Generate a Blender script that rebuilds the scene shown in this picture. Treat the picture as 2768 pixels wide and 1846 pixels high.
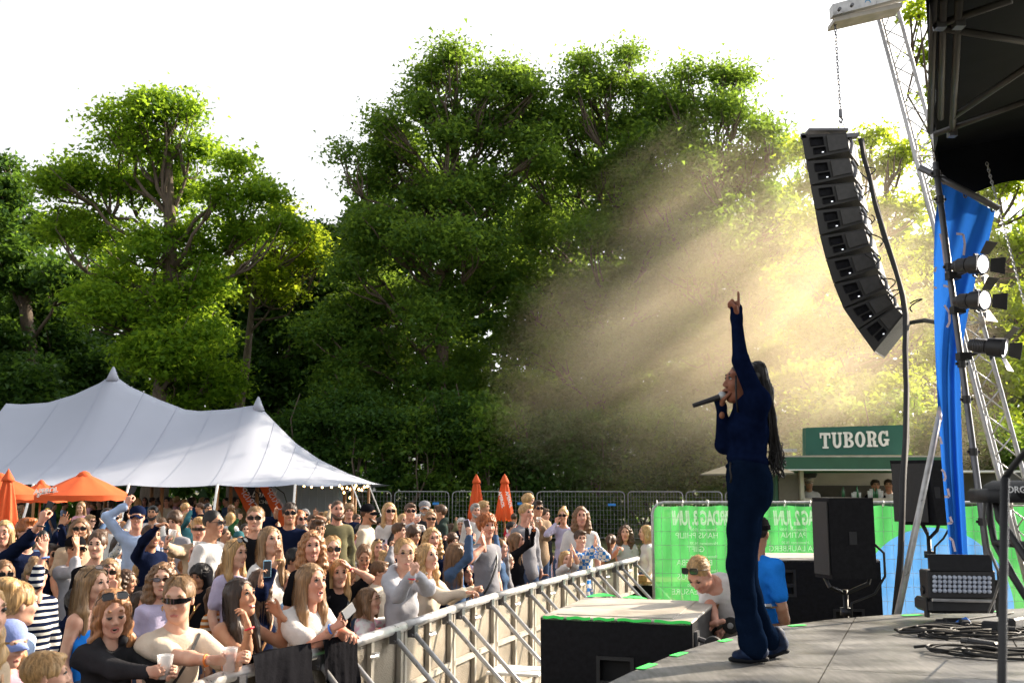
import bpy, math, random
import numpy as np
from mathutils import Vector, Matrix

# ---------------------------------------------------------------- camera, world, sun, exposure
SC = bpy.context.scene
for _o in list(bpy.data.objects):
    bpy.data.objects.remove(_o)
COL = SC.collection
F, CX, CY, HC = 2691.0, 1384.0, 923.0, 2.15
TH = math.atan(397.0 / F)
CT, ST = math.cos(TH), math.sin(TH)
cam = bpy.data.objects.new('camera', bpy.data.cameras.new('camera'))
COL.objects.link(cam)
cam.location = (0, 0, HC)
cam.rotation_euler = (math.pi / 2 + TH, 0, 0)
cam.data.sensor_width = 36
cam.data.lens = 36 * F / 2768
cam.data.clip_start = 0.05
cam.data.clip_end = 3000
cam.data.dof.use_dof = True
cam.data.dof.focus_distance = 9.5
cam.data.dof.aperture_fstop = 5.6
SC.camera = cam

SUN_AZ, SUN_EL = math.radians(58), math.radians(29)     # azimuth to the right of the view direction
sdir = Vector((math.sin(SUN_AZ) * math.cos(SUN_EL), math.cos(SUN_AZ) * math.cos(SUN_EL), math.sin(SUN_EL)))
W = bpy.data.worlds.new('World')
SC.world = W
W.use_nodes = True
wn = W.node_tree
bg = wn.nodes['Background']
sky = wn.nodes.new('ShaderNodeTexSky')
sky.sky_type = 'NISHITA'
sky.sun_disc = False
sky.sun_elevation = SUN_EL
sky.sun_rotation = SUN_AZ
sky.air_density = 1.0
sky.dust_density = 3.5
sky.ozone_density = 1.0
hsv = wn.nodes.new('ShaderNodeHueSaturation')          # thin bright haze over the whole sky
hsv.inputs['Saturation'].default_value = 0.1
hsv.inputs['Value'].default_value = 0.93
wn.links.new(sky.outputs[0], hsv.inputs['Color'])
wn.links.new(hsv.outputs[0], bg.inputs[0])
bg.inputs[1].default_value = 0.15
sun = bpy.data.objects.new('sun', bpy.data.lights.new('sun', 'SUN'))
COL.objects.link(sun)
sun.data.energy = 5.0
sun.data.angle = math.radians(0.6)
sun.data.color = (1.0, 0.84, 0.64)
sun.rotation_euler = (-sdir).to_track_quat('-Z', 'Y').to_euler()
sun.location = sdir * 60
SC.view_settings.view_transform = 'Standard'
SC.view_settings.look = 'None'
SC.view_settings.gamma = 1
SC.view_settings.exposure = 1.35
SC.view_settings.use_curve_mapping = False
SC.cycles.max_bounces = 6
SC.cycles.diffuse_bounces = 3
SC.cycles.glossy_bounces = 2
SC.cycles.transmission_bounces = 3
SC.cycles.transparent_max_bounces = 10
SC.cycles.volume_bounces = 2
SC.cycles.volume_step_rate = 1.0
SC.cycles.volume_max_steps = 64
SC.cycles.use_denoising = True

# ---------------------------------------------------------------- helpers
def ray(px, py):
    a, b = (px - CX) / F, (CY - py) / F
    return Vector((a, CT - b * ST, ST + b * CT))

def at(px, py, Y):
    r = ray(px, py)
    t = Y / r.y
    return Vector((r.x * t, Y, HC + r.z * t))

def gz(px, py, z):
    r = ray(px, py)
    t = (z - HC) / r.z
    return Vector((r.x * t, r.y * t, z))

def Z1(x, y): return (x / 2.6314, 1250 + y / 2.6314)
def Z2(x, y): return (600 + x / 2.6314, 1250 + y / 2.6314)
def Z3(x, y): return (1200 + x / 2.6314, 1250 + y / 2.6314)
def Z4(x, y): return (1800 + x / 2.4287, 1250 + y / 2.4287)
def ZA(x, y): return (2100 + x / 3.1362, y / 3.1362)
def ZB(x, y): return (2100 + x / 2.6138, 450 + y / 2.6138)
def ZC(x, y): return (2100 + x / 3.1362, 1000 + y / 3.1362)
def ZT(x, y): return (x / 2.239, 960 + y / 2.239)
def S(x, y): return (x * 1.17737, y * 1.17737)

def tag(o, label=None, cat=None, group=None, kind=None):
    if label: o['label'] = label
    if cat: o['category'] = cat
    if group: o['group'] = group
    if kind: o['kind'] = kind
    return o

ROOTM = {}
def thing(name, label, cat, loc=(0, 0, 0), rz=0.0, group=None):
    o = bpy.data.objects.new(name, None)
    COL.objects.link(o)
    o.empty_display_size = 0.1
    o.location = loc
    o.rotation_euler = (0, 0, rz)
    ROOTM[o.name] = Matrix.Translation(Vector(loc)) @ Matrix.Rotation(rz, 4, 'Z')
    return tag(o, label, cat, group)

def copy_tree(o, loc=None, rz=None, parent=None):
    c = o.copy()
    COL.objects.link(c)
    if parent is not None: c.parent = parent
    if loc is not None: c.location = loc
    if rz is not None: c.rotation_euler = (0, 0, rz)
    for ch in list(o.children):
        copy_tree(ch, None, None, c)
    return c

def np_mesh(name, V, Q, mats=(), mi=None, smooth=False):
    """mesh from numpy: V (n,3), Q (m,k) faces of one size k"""
    me = bpy.data.meshes.new(name)
    V = np.asarray(V, np.float32); Q = np.asarray(Q, np.int32)
    n, k = len(Q), Q.shape[1]
    me.vertices.add(len(V)); me.vertices.foreach_set('co', V.ravel())
    me.loops.add(n * k); me.loops.foreach_set('vertex_index', Q.ravel())
    me.polygons.add(n); me.polygons.foreach_set('loop_start', np.arange(0, n * k, k, dtype=np.int32))
    for m in mats: me.materials.append(m)
    if mi is not None: me.polygons.foreach_set('material_index', np.asarray(mi, np.int32))
    me.polygons.foreach_set('use_smooth', np.full(n, bool(smooth)))
    me.update(calc_edges=True)
    return me

def link_obj(name, me, parent=None):
    o = bpy.data.objects.new(name, me)
    COL.objects.link(o)
    if parent is not None: o.parent = parent
    return o

class MB:
    def __init__(s): s.v = []; s.f = []; s.m = []
    def add(s, vs, fs, mi=0):
        b = len(s.v)
        s.v.extend([tuple(v) for v in vs])
        s.f.extend([tuple(i + b for i in f) for f in fs])
        s.m.extend([mi] * len(fs))
        return s
    def box(s, c, sz, rot=None, mi=0, bev=0.0):
        hx, hy, hz = sz[0] / 2, sz[1] / 2, sz[2] / 2
        if bev > 0:
            vs = []; b = bev
            P = []
            for sx in (-1, 1):
                for sy in (-1, 1):
                    for sz_ in (-1, 1):
                        P.append(Vector((sx * (hx - b), sy * hy * 1.0 - sy * b, sz_ * hz)))
                        P.append(Vector((sx * (hx - b), sy * hy, sz_ * (hz - b))))
                        P.append(Vector((sx * hx, sy * (hy - b), sz_ * (hz - b))))
            import bmesh
            bm = bmesh.new()
            for p in P: bm.verts.new(p)
            bmesh.ops.convex_hull(bm, input=bm.verts)
            bmesh.ops.dissolve_limit(bm, angle_limit=0.01, verts=bm.verts, edges=bm.edges)
            bm.verts.index_update()
            vs = [v.co.copy() for v in bm.verts]
            fs = [[v.index for v in f.verts] for f in bm.faces]
            bm.free()
        else:
            vs = [Vector((x * hx, y * hy, z * hz)) for x in (-1, 1) for y in (-1, 1) for z in (-1, 1)]
            fs = [(0, 1, 3, 2), (4, 6, 7, 5), (0, 4, 5, 1), (2, 3, 7, 6), (0, 2, 6, 4), (1, 5, 7, 3)]
        if rot is not None: vs = [rot @ v for v in vs]
        c = Vector(c)
        return s.add([v + c for v in vs], fs, mi)
    def hexa(s, P, mi=0):
        """8 corners: 4 of one face in order, 4 of the other in the same order"""
        return s.add(P, [(3, 2, 1, 0), (4, 5, 6, 7), (0, 1, 5, 4), (1, 2, 6, 5), (2, 3, 7, 6), (3, 0, 4, 7)], mi)
    def tube(s, pts, r, n=8, mi=0, caps=True, closed=False):
        pts = [Vector(p) for p in pts]
        k = len(pts)
        rs = r if isinstance(r, (list, tuple)) else [r] * k
        up = None; vs = []
        for i, p in enumerate(pts):
            if closed: t = pts[(i + 1) % k] - pts[i - 1]
            else: t = pts[min(i + 1, k - 1)] - pts[max(i - 1, 0)]
            t = t.normalized() if t.length > 1e-9 else Vector((0, 0, 1))
            if up is None: up = Vector((0, 0, 1)) if abs(t.z) < 0.9 else Vector((1, 0, 0))
            x = t.cross(up)
            if x.length < 1e-6: x = t.orthogonal()
            x.normalize(); y = x.cross(t).normalized(); up = y
            for j in range(n):
                a = 2 * math.pi * j / n
                vs.append(p + (x * math.cos(a) + y * math.sin(a)) * rs[i])
        fs = []
        for i in range(k if closed else k - 1):
            for j in range(n):
                a, b = i * n + j, i * n + (j + 1) % n
                i2 = (i + 1) % k
                fs.append((a, b, i2 * n + (j + 1) % n, i2 * n + j))
        if caps and not closed:
            fs.append(tuple(range(n - 1, -1, -1))); fs.append(tuple((k - 1) * n + j for j in range(n)))
        return s.add(vs, fs, mi)
    def lathe(s, prof, c=(0, 0, 0), n=16, rot=None, mi=0):
        vs = []; c = Vector(c)
        for r, z in prof:
            for j in range(n):
                a = 2 * math.pi * j / n
                v = Vector((r * math.cos(a), r * math.sin(a), z))
                if rot is not None: v = rot @ v
                vs.append(v + c)
        fs = []
        for i in range(len(prof) - 1):
            for j in range(n):
                fs.append((i * n + j, i * n + (j + 1) % n, (i + 1) * n + (j + 1) % n, (i + 1) * n + j))
        if prof[0][0] > 1e-5: fs.append(tuple(range(n - 1, -1, -1)))
        if prof[-1][0] > 1e-5: fs.append(tuple((len(prof) - 1) * n + j for j in range(n)))
        return s.add(vs, fs, mi)
    def prism(s, poly, z0, z1, mi=0):
        n = len(poly)
        vs = [(p[0], p[1], z0) for p in poly] + [(p[0], p[1], z1) for p in poly]
        fs = [tuple(range(n - 1, -1, -1)), tuple(range(n, 2 * n))]
        for i in range(n): fs.append((i, (i + 1) % n, n + (i + 1) % n, n + i))
        return s.add(vs, fs, mi)
    def grid(s, fn, nu, nv, mi=0, thick=0.0):
        vs = [fn(i / nu, j / nv) for j in range(nv + 1) for i in range(nu + 1)]
        fs = []
        w = nu + 1
        for j in range(nv):
            for i in range(nu): fs.append((j * w + i, j * w + i + 1, (j + 1) * w + i + 1, (j + 1) * w + i))
        return s.add(vs, fs, mi)
    def build(s, name, mats, parent=None, world=False, smooth=False, auto=None):
        if not isinstance(mats, (list, tuple)): mats = [mats]
        me = bpy.data.meshes.new(name)
        vs = s.v
        if world and parent is not None:
            inv = ROOTM[parent.name].inverted()
            vs = [inv @ Vector(v) for v in vs]
        me.from_pydata([tuple(v) for v in vs], [], s.f)
        for m in mats: me.materials.append(m)
        if any(s.m): me.polygons.foreach_set('material_index', s.m)
        if smooth: me.polygons.foreach_set('use_smooth', [True] * len(me.polygons))
        me.update()
        if auto is not None:
            me.polygons.foreach_set('use_smooth', [True] * len(me.polygons))
            me.set_sharp_from_angle(angle=math.radians(auto))
        return link_obj(name, me, parent)

# ---------------------------------------------------------------- materials
def _mat(name):
    m = bpy.data.materials.new(name); m.use_nodes = True
    nt = m.node_tree; b = nt.nodes['Principled BSDF']
    if 'fabric' in name or 'knit' in name or 'cloth' in name: b.inputs['Specular IOR Level'].default_value = 0.0
    return m, nt, b

def _coords(nt, obj=True, scale=(1, 1, 1)):
    tc = nt.nodes.new('ShaderNodeTexCoord'); mp = nt.nodes.new('ShaderNodeMapping')
    mp.inputs['Scale'].default_value = scale
    nt.links.new(tc.outputs['Object'], mp.inputs[0])
    return mp.outputs[0]

def mat(name, col, rough=0.6, metal=0.0, var=0.12, scale=8.0, bump=0.0, bscale=None, stretch=(1, 1, 1), emit=None, trans=0.0, alpha=1.0, spec=None, col2=None, rvar=0.0, detail=4):
    m, nt, b = _mat(name)
    b.inputs['Roughness'].default_value = rough
    b.inputs['Metallic'].default_value = metal
    if spec is not None: b.inputs['Specular IOR Level'].default_value = spec
    c = tuple(col) + (1,)
    if var > 0 or bump > 0 or rvar > 0:
        co = _coords(nt, scale=stretch)
        n = nt.nodes.new('ShaderNodeTexNoise'); n.inputs['Scale'].default_value = scale; n.inputs['Detail'].default_value = detail
        nt.links.new(co, n.inputs['Vector'])
        r = nt.nodes.new('ShaderNodeValToRGB')
        r.color_ramp.elements[0].position = 0.3; r.color_ramp.elements[1].position = 0.7
        c2 = tuple(col2) if col2 else tuple(min(1, x * (1 + var)) for x in col)
        r.color_ramp.elements[0].color = tuple(x * (1 - var) for x in col) + (1,)
        r.color_ramp.elements[1].color = c2 + (1,)
        nt.links.new(n.outputs[0], r.inputs[0]); nt.links.new(r.outputs[0], b.inputs['Base Color'])
        if rvar > 0:
            mr = nt.nodes.new('ShaderNodeMapRange')
            mr.inputs[1].default_value = 0.3; mr.inputs[2].default_value = 0.7
            mr.inputs[3].default_value = max(0, rough - rvar); mr.inputs[4].default_value = min(1, rough + rvar)
            nt.links.new(n.outputs[0], mr.inputs[0]); nt.links.new(mr.outputs[0], b.inputs['Roughness'])
        if bump > 0:
            n2 = nt.nodes.new('ShaderNodeTexNoise'); n2.inputs['Scale'].default_value = bscale or scale * 4
            nt.links.new(co, n2.inputs['Vector'])
            bp = nt.nodes.new('ShaderNodeBump'); bp.inputs['Strength'].default_value = bump; bp.inputs['Distance'].default_value = 0.01
            nt.links.new(n2.outputs[0], bp.inputs['Height']); nt.links.new(bp.outputs[0], b.inputs['Normal'])
    else:
        b.inputs['Base Color'].default_value = c
    if emit:
        b.inputs['Emission Color'].default_value = tuple(emit[0]) + (1,); b.inputs['Emission Strength'].default_value = emit[1]
    if alpha < 1: b.inputs['Alpha'].default_value = alpha
    if trans > 0:
        out = nt.nodes['Material Output']
        t = nt.nodes.new('ShaderNodeBsdfTranslucent'); t.inputs[0].default_value = c
        mx = nt.nodes.new('ShaderNodeMixShader'); mx.inputs[0].default_value = trans
        nt.links.new(b.outputs[0], mx.inputs[1]); nt.links.new(t.outputs[0], mx.inputs[2]); nt.links.new(mx.outputs[0], out.inputs[0])
    return m

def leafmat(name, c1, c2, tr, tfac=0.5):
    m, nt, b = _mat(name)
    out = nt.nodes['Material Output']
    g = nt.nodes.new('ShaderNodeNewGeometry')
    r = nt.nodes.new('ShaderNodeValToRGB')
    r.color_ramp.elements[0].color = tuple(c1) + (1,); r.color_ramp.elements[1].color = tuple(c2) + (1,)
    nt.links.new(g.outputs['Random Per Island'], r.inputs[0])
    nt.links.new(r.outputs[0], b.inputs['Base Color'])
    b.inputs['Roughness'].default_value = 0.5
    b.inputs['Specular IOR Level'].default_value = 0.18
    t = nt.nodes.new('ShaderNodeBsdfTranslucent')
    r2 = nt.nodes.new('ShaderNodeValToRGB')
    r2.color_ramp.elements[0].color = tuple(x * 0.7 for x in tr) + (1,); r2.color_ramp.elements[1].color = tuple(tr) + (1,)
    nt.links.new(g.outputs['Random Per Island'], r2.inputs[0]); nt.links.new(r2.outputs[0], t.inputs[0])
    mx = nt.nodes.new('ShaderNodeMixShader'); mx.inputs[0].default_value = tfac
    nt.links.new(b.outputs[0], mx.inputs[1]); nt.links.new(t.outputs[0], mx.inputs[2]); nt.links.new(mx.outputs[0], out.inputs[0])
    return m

M = {}
M['alu'] = mat('aluminium', (0.46, 0.455, 0.45), 0.38, 0.45, 0.2, 14, rvar=0.12, bump=0.05)
M['alu_dull'] = mat('dull aluminium', (0.40, 0.365, 0.31), 0.5, 0.2, 0.22, 6, rvar=0.12)
M['galv'] = mat('galvanised steel', (0.38, 0.39, 0.40), 0.5, 0.6, 0.25, 20)
M['tube_black'] = mat('black coated tube', (.035, .032, .030), .5, .2, .2, 10)
M['steel_dark'] = mat('dark steel tube', (0.13, 0.13, 0.14), 0.38, 0.6, 0.2, 10)
M['black'] = mat('black paint', (0.010, 0.010, 0.012), 0.5, 0, 0.25, 25, bump=0.15, bscale=160)
M['black_box'] = mat('black speaker lacquer', (0.010, 0.010, 0.012), 0.6, 0, 0.3, 30, bump=0.3, bscale=260, spec=0.12)
M['black_deep'] = mat('black recess', (0.006, 0.006, 0.007), 0.8, 0, 0.1, 10)
M['grille'] = mat('grey speaker grille', (0.026, 0.025, 0.024), 0.6, 0.1, 0.25, 120, bump=0.3, bscale=400)
M['rubber'] = mat('black rubber', (0.015, 0.015, 0.015), 0.7, 0, 0.2, 10)
M['white'] = mat('white paint', (0.75, 0.75, 0.73), 0.5, 0, 0.05, 5)
M['white_print'] = mat('white print', (0.85, 0.85, 0.85), 0.7, 0, 0.0)
M['banner_white'] = mat('white banner print', (0.9, 0.9, 0.9), 0.7, 0, 0.0, trans=.6)
M['dlens'] = mat('glass lens', (0.45, 0.5, 0.6), 0.12, 0.0, 0.05, 5, spec=0.9)
M['wood'] = mat('pine wood', (0.36, 0.22, 0.11), 0.65, 0, 0.3, 6, stretch=(4, 4, 0.5), bump=0.1)
M['pole_wood'] = mat('varnished wooden pole', (0.33, 0.16, 0.06), 0.5, 0, 0.25, 6, stretch=(4, 4, 0.4))
M['orange'] = mat('orange canvas', (0.72, 0.115, 0.025), 0.8, 0, 0.1, 3, bump=0.1, bscale=12, trans=0.25)
M['green_cloth'] = mat('green mesh cloth', (0.10, 0.52, 0.14), 0.75, 0, 0.05, 2, bump=0.25, bscale=7, trans=0.36, alpha=.78)
M['blue_cloth'] = mat('blue printed cloth', (0.12, 0.40, 0.88), 0.75, 0, 0.05, 2, trans=0.3)
M['flag_blue'] = mat('blue flag fabric', (0.02, 0.13, 0.50), 0.7, 0, 0.15, 2.5, trans=0.35, bump=0.2, bscale=6)
M['pink_print'] = mat('pale pink print', (0.72, 0.60, 0.70), 0.7, 0, 0.0)
M['tarp'] = mat('black tarpaulin', (0.007, 0.008, 0.011), 0.6, 0, 0.25, 3, bump=0.3, bscale=2.0, spec=0.04)
M['sign_green'] = mat('dark green sign paint', (0.015, 0.10, 0.07), 0.5, 0, 0.08, 3)
M['kiosk_green'] = mat('dark green fascia', (0.02, 0.085, 0.045), 0.5, 0, 0.1, 3)
M['cream'] = mat('cream panel', (0.45, 0.42, 0.34), 0.6, 0, 0.08, 3)
M['darkwall'] = mat('dark interior panel', (0.05, 0.05, 0.045), 0.7, 0, 0.2, 4)
M['tape'] = mat('fluorescent green tape', (0.05, 0.85, 0.12), 0.6, 0, 0.05, 5)
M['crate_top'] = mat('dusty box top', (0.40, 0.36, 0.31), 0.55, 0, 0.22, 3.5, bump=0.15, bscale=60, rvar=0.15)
M['cup'] = mat('clear plastic cup', (0.85, 0.85, 0.85), 0.15, 0, 0.0, alpha=0.45)
M['beer'] = mat('cloudy pale drink', (0.80, 0.66, 0.32), 0.2, 0, 0.05, 10, alpha=0.9)
M['spritz'] = mat('orange drink', (0.95, 0.20, 0.03), 0.2, 0, 0.05, 10, alpha=0.92, emit=None)
M['bulb'] = mat('warm bulb glass', (1, 0.7, 0.35), 0.3, 0, 0.0, emit=((1.0, 0.55, 0.2), 6.0))
M['lamp_on'] = mat('lit lamp lens', (1, 0.97, 0.95), 0.2, 0, 0.0, emit=((1.0, 0.93, 0.90), 3.0))
M['grassy'] = mat('trodden grass ground', (0.06, 0.085, 0.022), 0.9, 0, 0.45, 1.2, bump=0.6, bscale=30, col2=(0.12, 0.10, 0.045))
M['bark'] = mat('bark', (0.10, 0.075, 0.055), 0.85, 0, 0.35, 5, stretch=(3, 3, 0.6), bump=0.6, bscale=16)
M['tent'] = mat('shade-tinted white canvas', (0.34, 0.37, 0.45), 0.75, 0, 0.02, 0.8, bump=0.12, bscale=2.5, trans=0.06)  # white canvas; its bluish shade is put into the base colour
M['tent_seam'] = mat('tent seam tape', (0.325,0.36,0.455), 0.75, 0, 0.02, 3)  # follows the shade tint painted into the canvas
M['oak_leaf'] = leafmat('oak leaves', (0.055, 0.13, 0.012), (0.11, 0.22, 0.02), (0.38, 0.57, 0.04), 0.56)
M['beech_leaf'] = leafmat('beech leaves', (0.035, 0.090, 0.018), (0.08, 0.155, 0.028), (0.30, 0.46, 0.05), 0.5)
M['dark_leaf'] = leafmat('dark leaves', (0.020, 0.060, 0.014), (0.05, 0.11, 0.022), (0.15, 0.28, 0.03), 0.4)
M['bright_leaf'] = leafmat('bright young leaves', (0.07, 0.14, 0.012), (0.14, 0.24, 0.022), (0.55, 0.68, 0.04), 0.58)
# ---------------------------------------------------------------- implicit surfaces -> quad meshes
def V3(*a): return np.array(a, np.float32)

class Field:
    """signed distance field of smoothly joined shapes"""
    def __init__(s): s.p = []
    def cap(s, a, b, ra, rb=None, k=0.02, n=None, sc=1.0):
        rb = ra if rb is None else rb
        s.p.append(('c', np.array(a, np.float64), np.array(b, np.float64), ra, rb, k, None if n is None else np.array(n, np.float64), sc)); return s
    def ell(s, c, r, k=0.02, R=None): s.p.append(('e', np.array(c, np.float64), np.array(r, np.float64), k, R)); return s
    def cut(s, c, r, k=0.01, R=None): s.p.append(('x', np.array(c, np.float64), np.array(r, np.float64), k, R)); return s
    def bounds(s):
        lo = np.full(3, 1e9); hi = -lo
        for q in s.p:
            if q[0] == 'c':
                m = max(q[3], q[4]) * 1.02
                lo = np.minimum(lo, np.minimum(q[1], q[2]) - m); hi = np.maximum(hi, np.maximum(q[1], q[2]) + m)
            elif q[0] == 'e':
                m = max(q[2]) if q[4] is not None else q[2]
                lo = np.minimum(lo, q[1] - m); hi = np.maximum(hi, q[1] + m)
        return lo, hi
    def mesh(s, h, noise=None, pad=3, zmin=None):
        lo, hi = s.bounds(); lo = lo - pad * h; hi = hi + pad * h
        if zmin is not None: lo[2] = max(lo[2], zmin)
        N = np.ceil((hi - lo) / h).astype(int) + 1
        f = np.full(N, 0.3, np.float32)
        ax = [lo[i] + h * np.arange(N[i]) for i in range(3)]
        for q in s.p:
            if q[0] == 'c':
                _, a, b, ra, rb, k, n, sc = q
                mg = max(ra, rb) + k + 3 * h
                l, u = np.minimum(a, b) - mg, np.maximum(a, b) + mg
            else:
                kk = q[3]; mm = (max(q[2]) if q[4] is not None else q[2]) + kk + 3 * h
                l, u = q[1] - mm, q[1] + mm; k = kk
            i0 = np.clip(np.floor((l - lo) / h).astype(int), 0, N); i1 = np.clip(np.ceil((u - lo) / h).astype(int) + 1, 0, N)
            if (i1 <= i0).any(): continue
            X = ax[0][i0[0]:i1[0]][:, None, None]; Y = ax[1][i0[1]:i1[1]][None, :, None]; Z = ax[2][i0[2]:i1[2]][None, None, :]
            sl = (slice(i0[0], i1[0]), slice(i0[1], i1[1]), slice(i0[2], i1[2]))
            if q[0] == 'c':
                ab = b - a; px, py, pz = X - a[0], Y - a[1], Z - a[2]
                L2 = max(float(ab @ ab), 1e-9)
                t = np.clip((px * ab[0] + py * ab[1] + pz * ab[2]) / L2, 0, 1)
                dx, dy, dz = px - t * ab[0], py - t * ab[1], pz - t * ab[2]
                d2 = dx * dx + dy * dy + dz * dz
                if n is not None and sc != 1.0:
                    pn = dx * n[0] + dy * n[1] + dz * n[2]
                    d2 = d2 + (sc * sc - 1) * pn * pn
                d = np.sqrt(d2) - (ra + (rb - ra) * t)
            else:
                px, py, pz = X - q[1][0], Y - q[1][1], Z - q[1][2]
                if q[4] is not None:
                    R = q[4]
                    px, py, pz = (R[0][0] * px + R[1][0] * py + R[2][0] * pz, R[0][1] * px + R[1][1] * py + R[2][1] * pz, R[0][2] * px + R[1][2] * py + R[2][2] * pz)
                r = q[2]
                k0 = np.sqrt((px / r[0]) ** 2 + (py / r[1]) ** 2 + (pz / r[2]) ** 2)
                k1 = np.sqrt((px / r[0] ** 2) ** 2 + (py / r[1] ** 2) ** 2 + (pz / r[2] ** 2) ** 2) + 1e-6
                d = k0 * (k0 - 1) / k1
            g = f[sl]
            if q[0] == 'x':
                hh = np.maximum(k - np.abs(-d - g), 0) / k
                f[sl] = np.maximum(-d, g) + hh * hh * k * 0.25
            else:
                hh = np.maximum(k - np.abs(d - g), 0) / k
                f[sl] = np.minimum(d, g) - hh * hh * k * 0.25
        if noise is not None:
            f += noise(ax[0][:, None, None], ax[1][None, :, None], ax[2][None, None, :]).astype(np.float32)
        f[0] = 1; f[-1] = 1; f[:, 0] = 1; f[:, -1] = 1; f[:, :, 0] = 1; f[:, :, -1] = 1
        return nets(f, lo, h)

_C = [(i, j, k) for i in (0, 1) for j in (0, 1) for k in (0, 1)]
_E = [(a, b) for a in range(8) for b in range(a + 1, 8) if sum(abs(_C[a][t] - _C[b][t]) for t in range(3)) == 1]
def nets(f, lo, h):
    s = f < 0
    c = np.zeros(tuple(n - 1 for n in f.shape), np.int8)
    A, B, D = c.shape
    for i, j, k in _C: c += s[i:i + A, j:j + B, k:k + D]
    act = (c > 0) & (c < 8)
    I, J, K = np.nonzero(act)
    n = len(I)
    idx = np.full(c.shape, -1, np.int32); idx[I, J, K] = np.arange(n)
    vals = np.stack([f[I + i, J + j, K + k] for i, j, k in _C], 1)
    acc = np.zeros((n, 3)); cnt = np.zeros(n)
    for a, b in _E:
        fa, fb = vals[:, a], vals[:, b]
        m = (fa < 0) != (fb < 0)
        t = np.where(m, fa / np.where(m, fa - fb, 1), 0)
        pa, pb = np.array(_C[a], float), np.array(_C[b], float)
        acc += np.where(m[:, None], pa + t[:, None] * (pb - pa), 0); cnt += m
    V = lo + h * (np.stack([I, J, K], 1) + acc / cnt[:, None])
    Q = []
    for ax in range(3):
        o = [0, 0, 0]; o[ax] = 1
        s0 = s[:-1, :-1, :-1]; s1 = s[o[0]:o[0] + A, o[1]:o[1] + B, o[2]:o[2] + D]
        e = s0 != s1
        i, j, k = np.nonzero(e)
        b1, b2 = (ax + 1) % 3, (ax + 2) % 3
        P = np.stack([i, j, k], 1)
        ok = (P[:, b1] > 0) & (P[:, b2] > 0)
        P = P[ok]; inside = s0[P[:, 0], P[:, 1], P[:, 2]]
        d1 = np.zeros(3, int); d1[b1] = 1; d2 = np.zeros(3, int); d2[b2] = 1
        def g(p): return idx[p[:, 0], p[:, 1], p[:, 2]]
        q = np.stack([g(P), g(P - d1), g(P - d1 - d2), g(P - d2)], 1)
        q[~inside] = q[~inside][:, ::-1]
        Q.append(q[:, ::-1] * 1)
    Q = np.concatenate(Q)
    Q = Q[(Q >= 0).all(1)][:, ::-1]
    return V.astype(np.float32), Q

def wav(seed, amp, fx, fy=None, fz=None):
    """cheap folds"""
    r = np.random.RandomState(seed)
    fy = fx if fy is None else fy; fz = fx if fz is None else fz
    T = [(r.uniform(-1, 1) * fx, r.uniform(-1, 1) * fy, r.uniform(-1, 1) * fz, r.uniform(0, 6.28)) for _ in range(5)]
    def fn(X, Y, Z):
        o = 0
        for a, b, c, p in T: o = o + np.sin(a * X + b * Y + c * Z + p)
        return amp * o * 0.45
    return fn

def join(parts):
    Vs, Qs, Ms = [], [], []; b = 0
    for V, Q, m in parts:
        Vs.append(V); Qs.append(Q + b); b += len(V)
        Ms.append(np.full(len(Q), m, np.int32) if np.isscalar(m) else m)
    return np.concatenate(Vs), np.concatenate(Qs), np.concatenate(Ms)

def xf(V, Mx):
    m = np.array(Mx)
    return (V @ m[:3, :3].T + m[:3, 3]).astype(np.float32)

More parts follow.
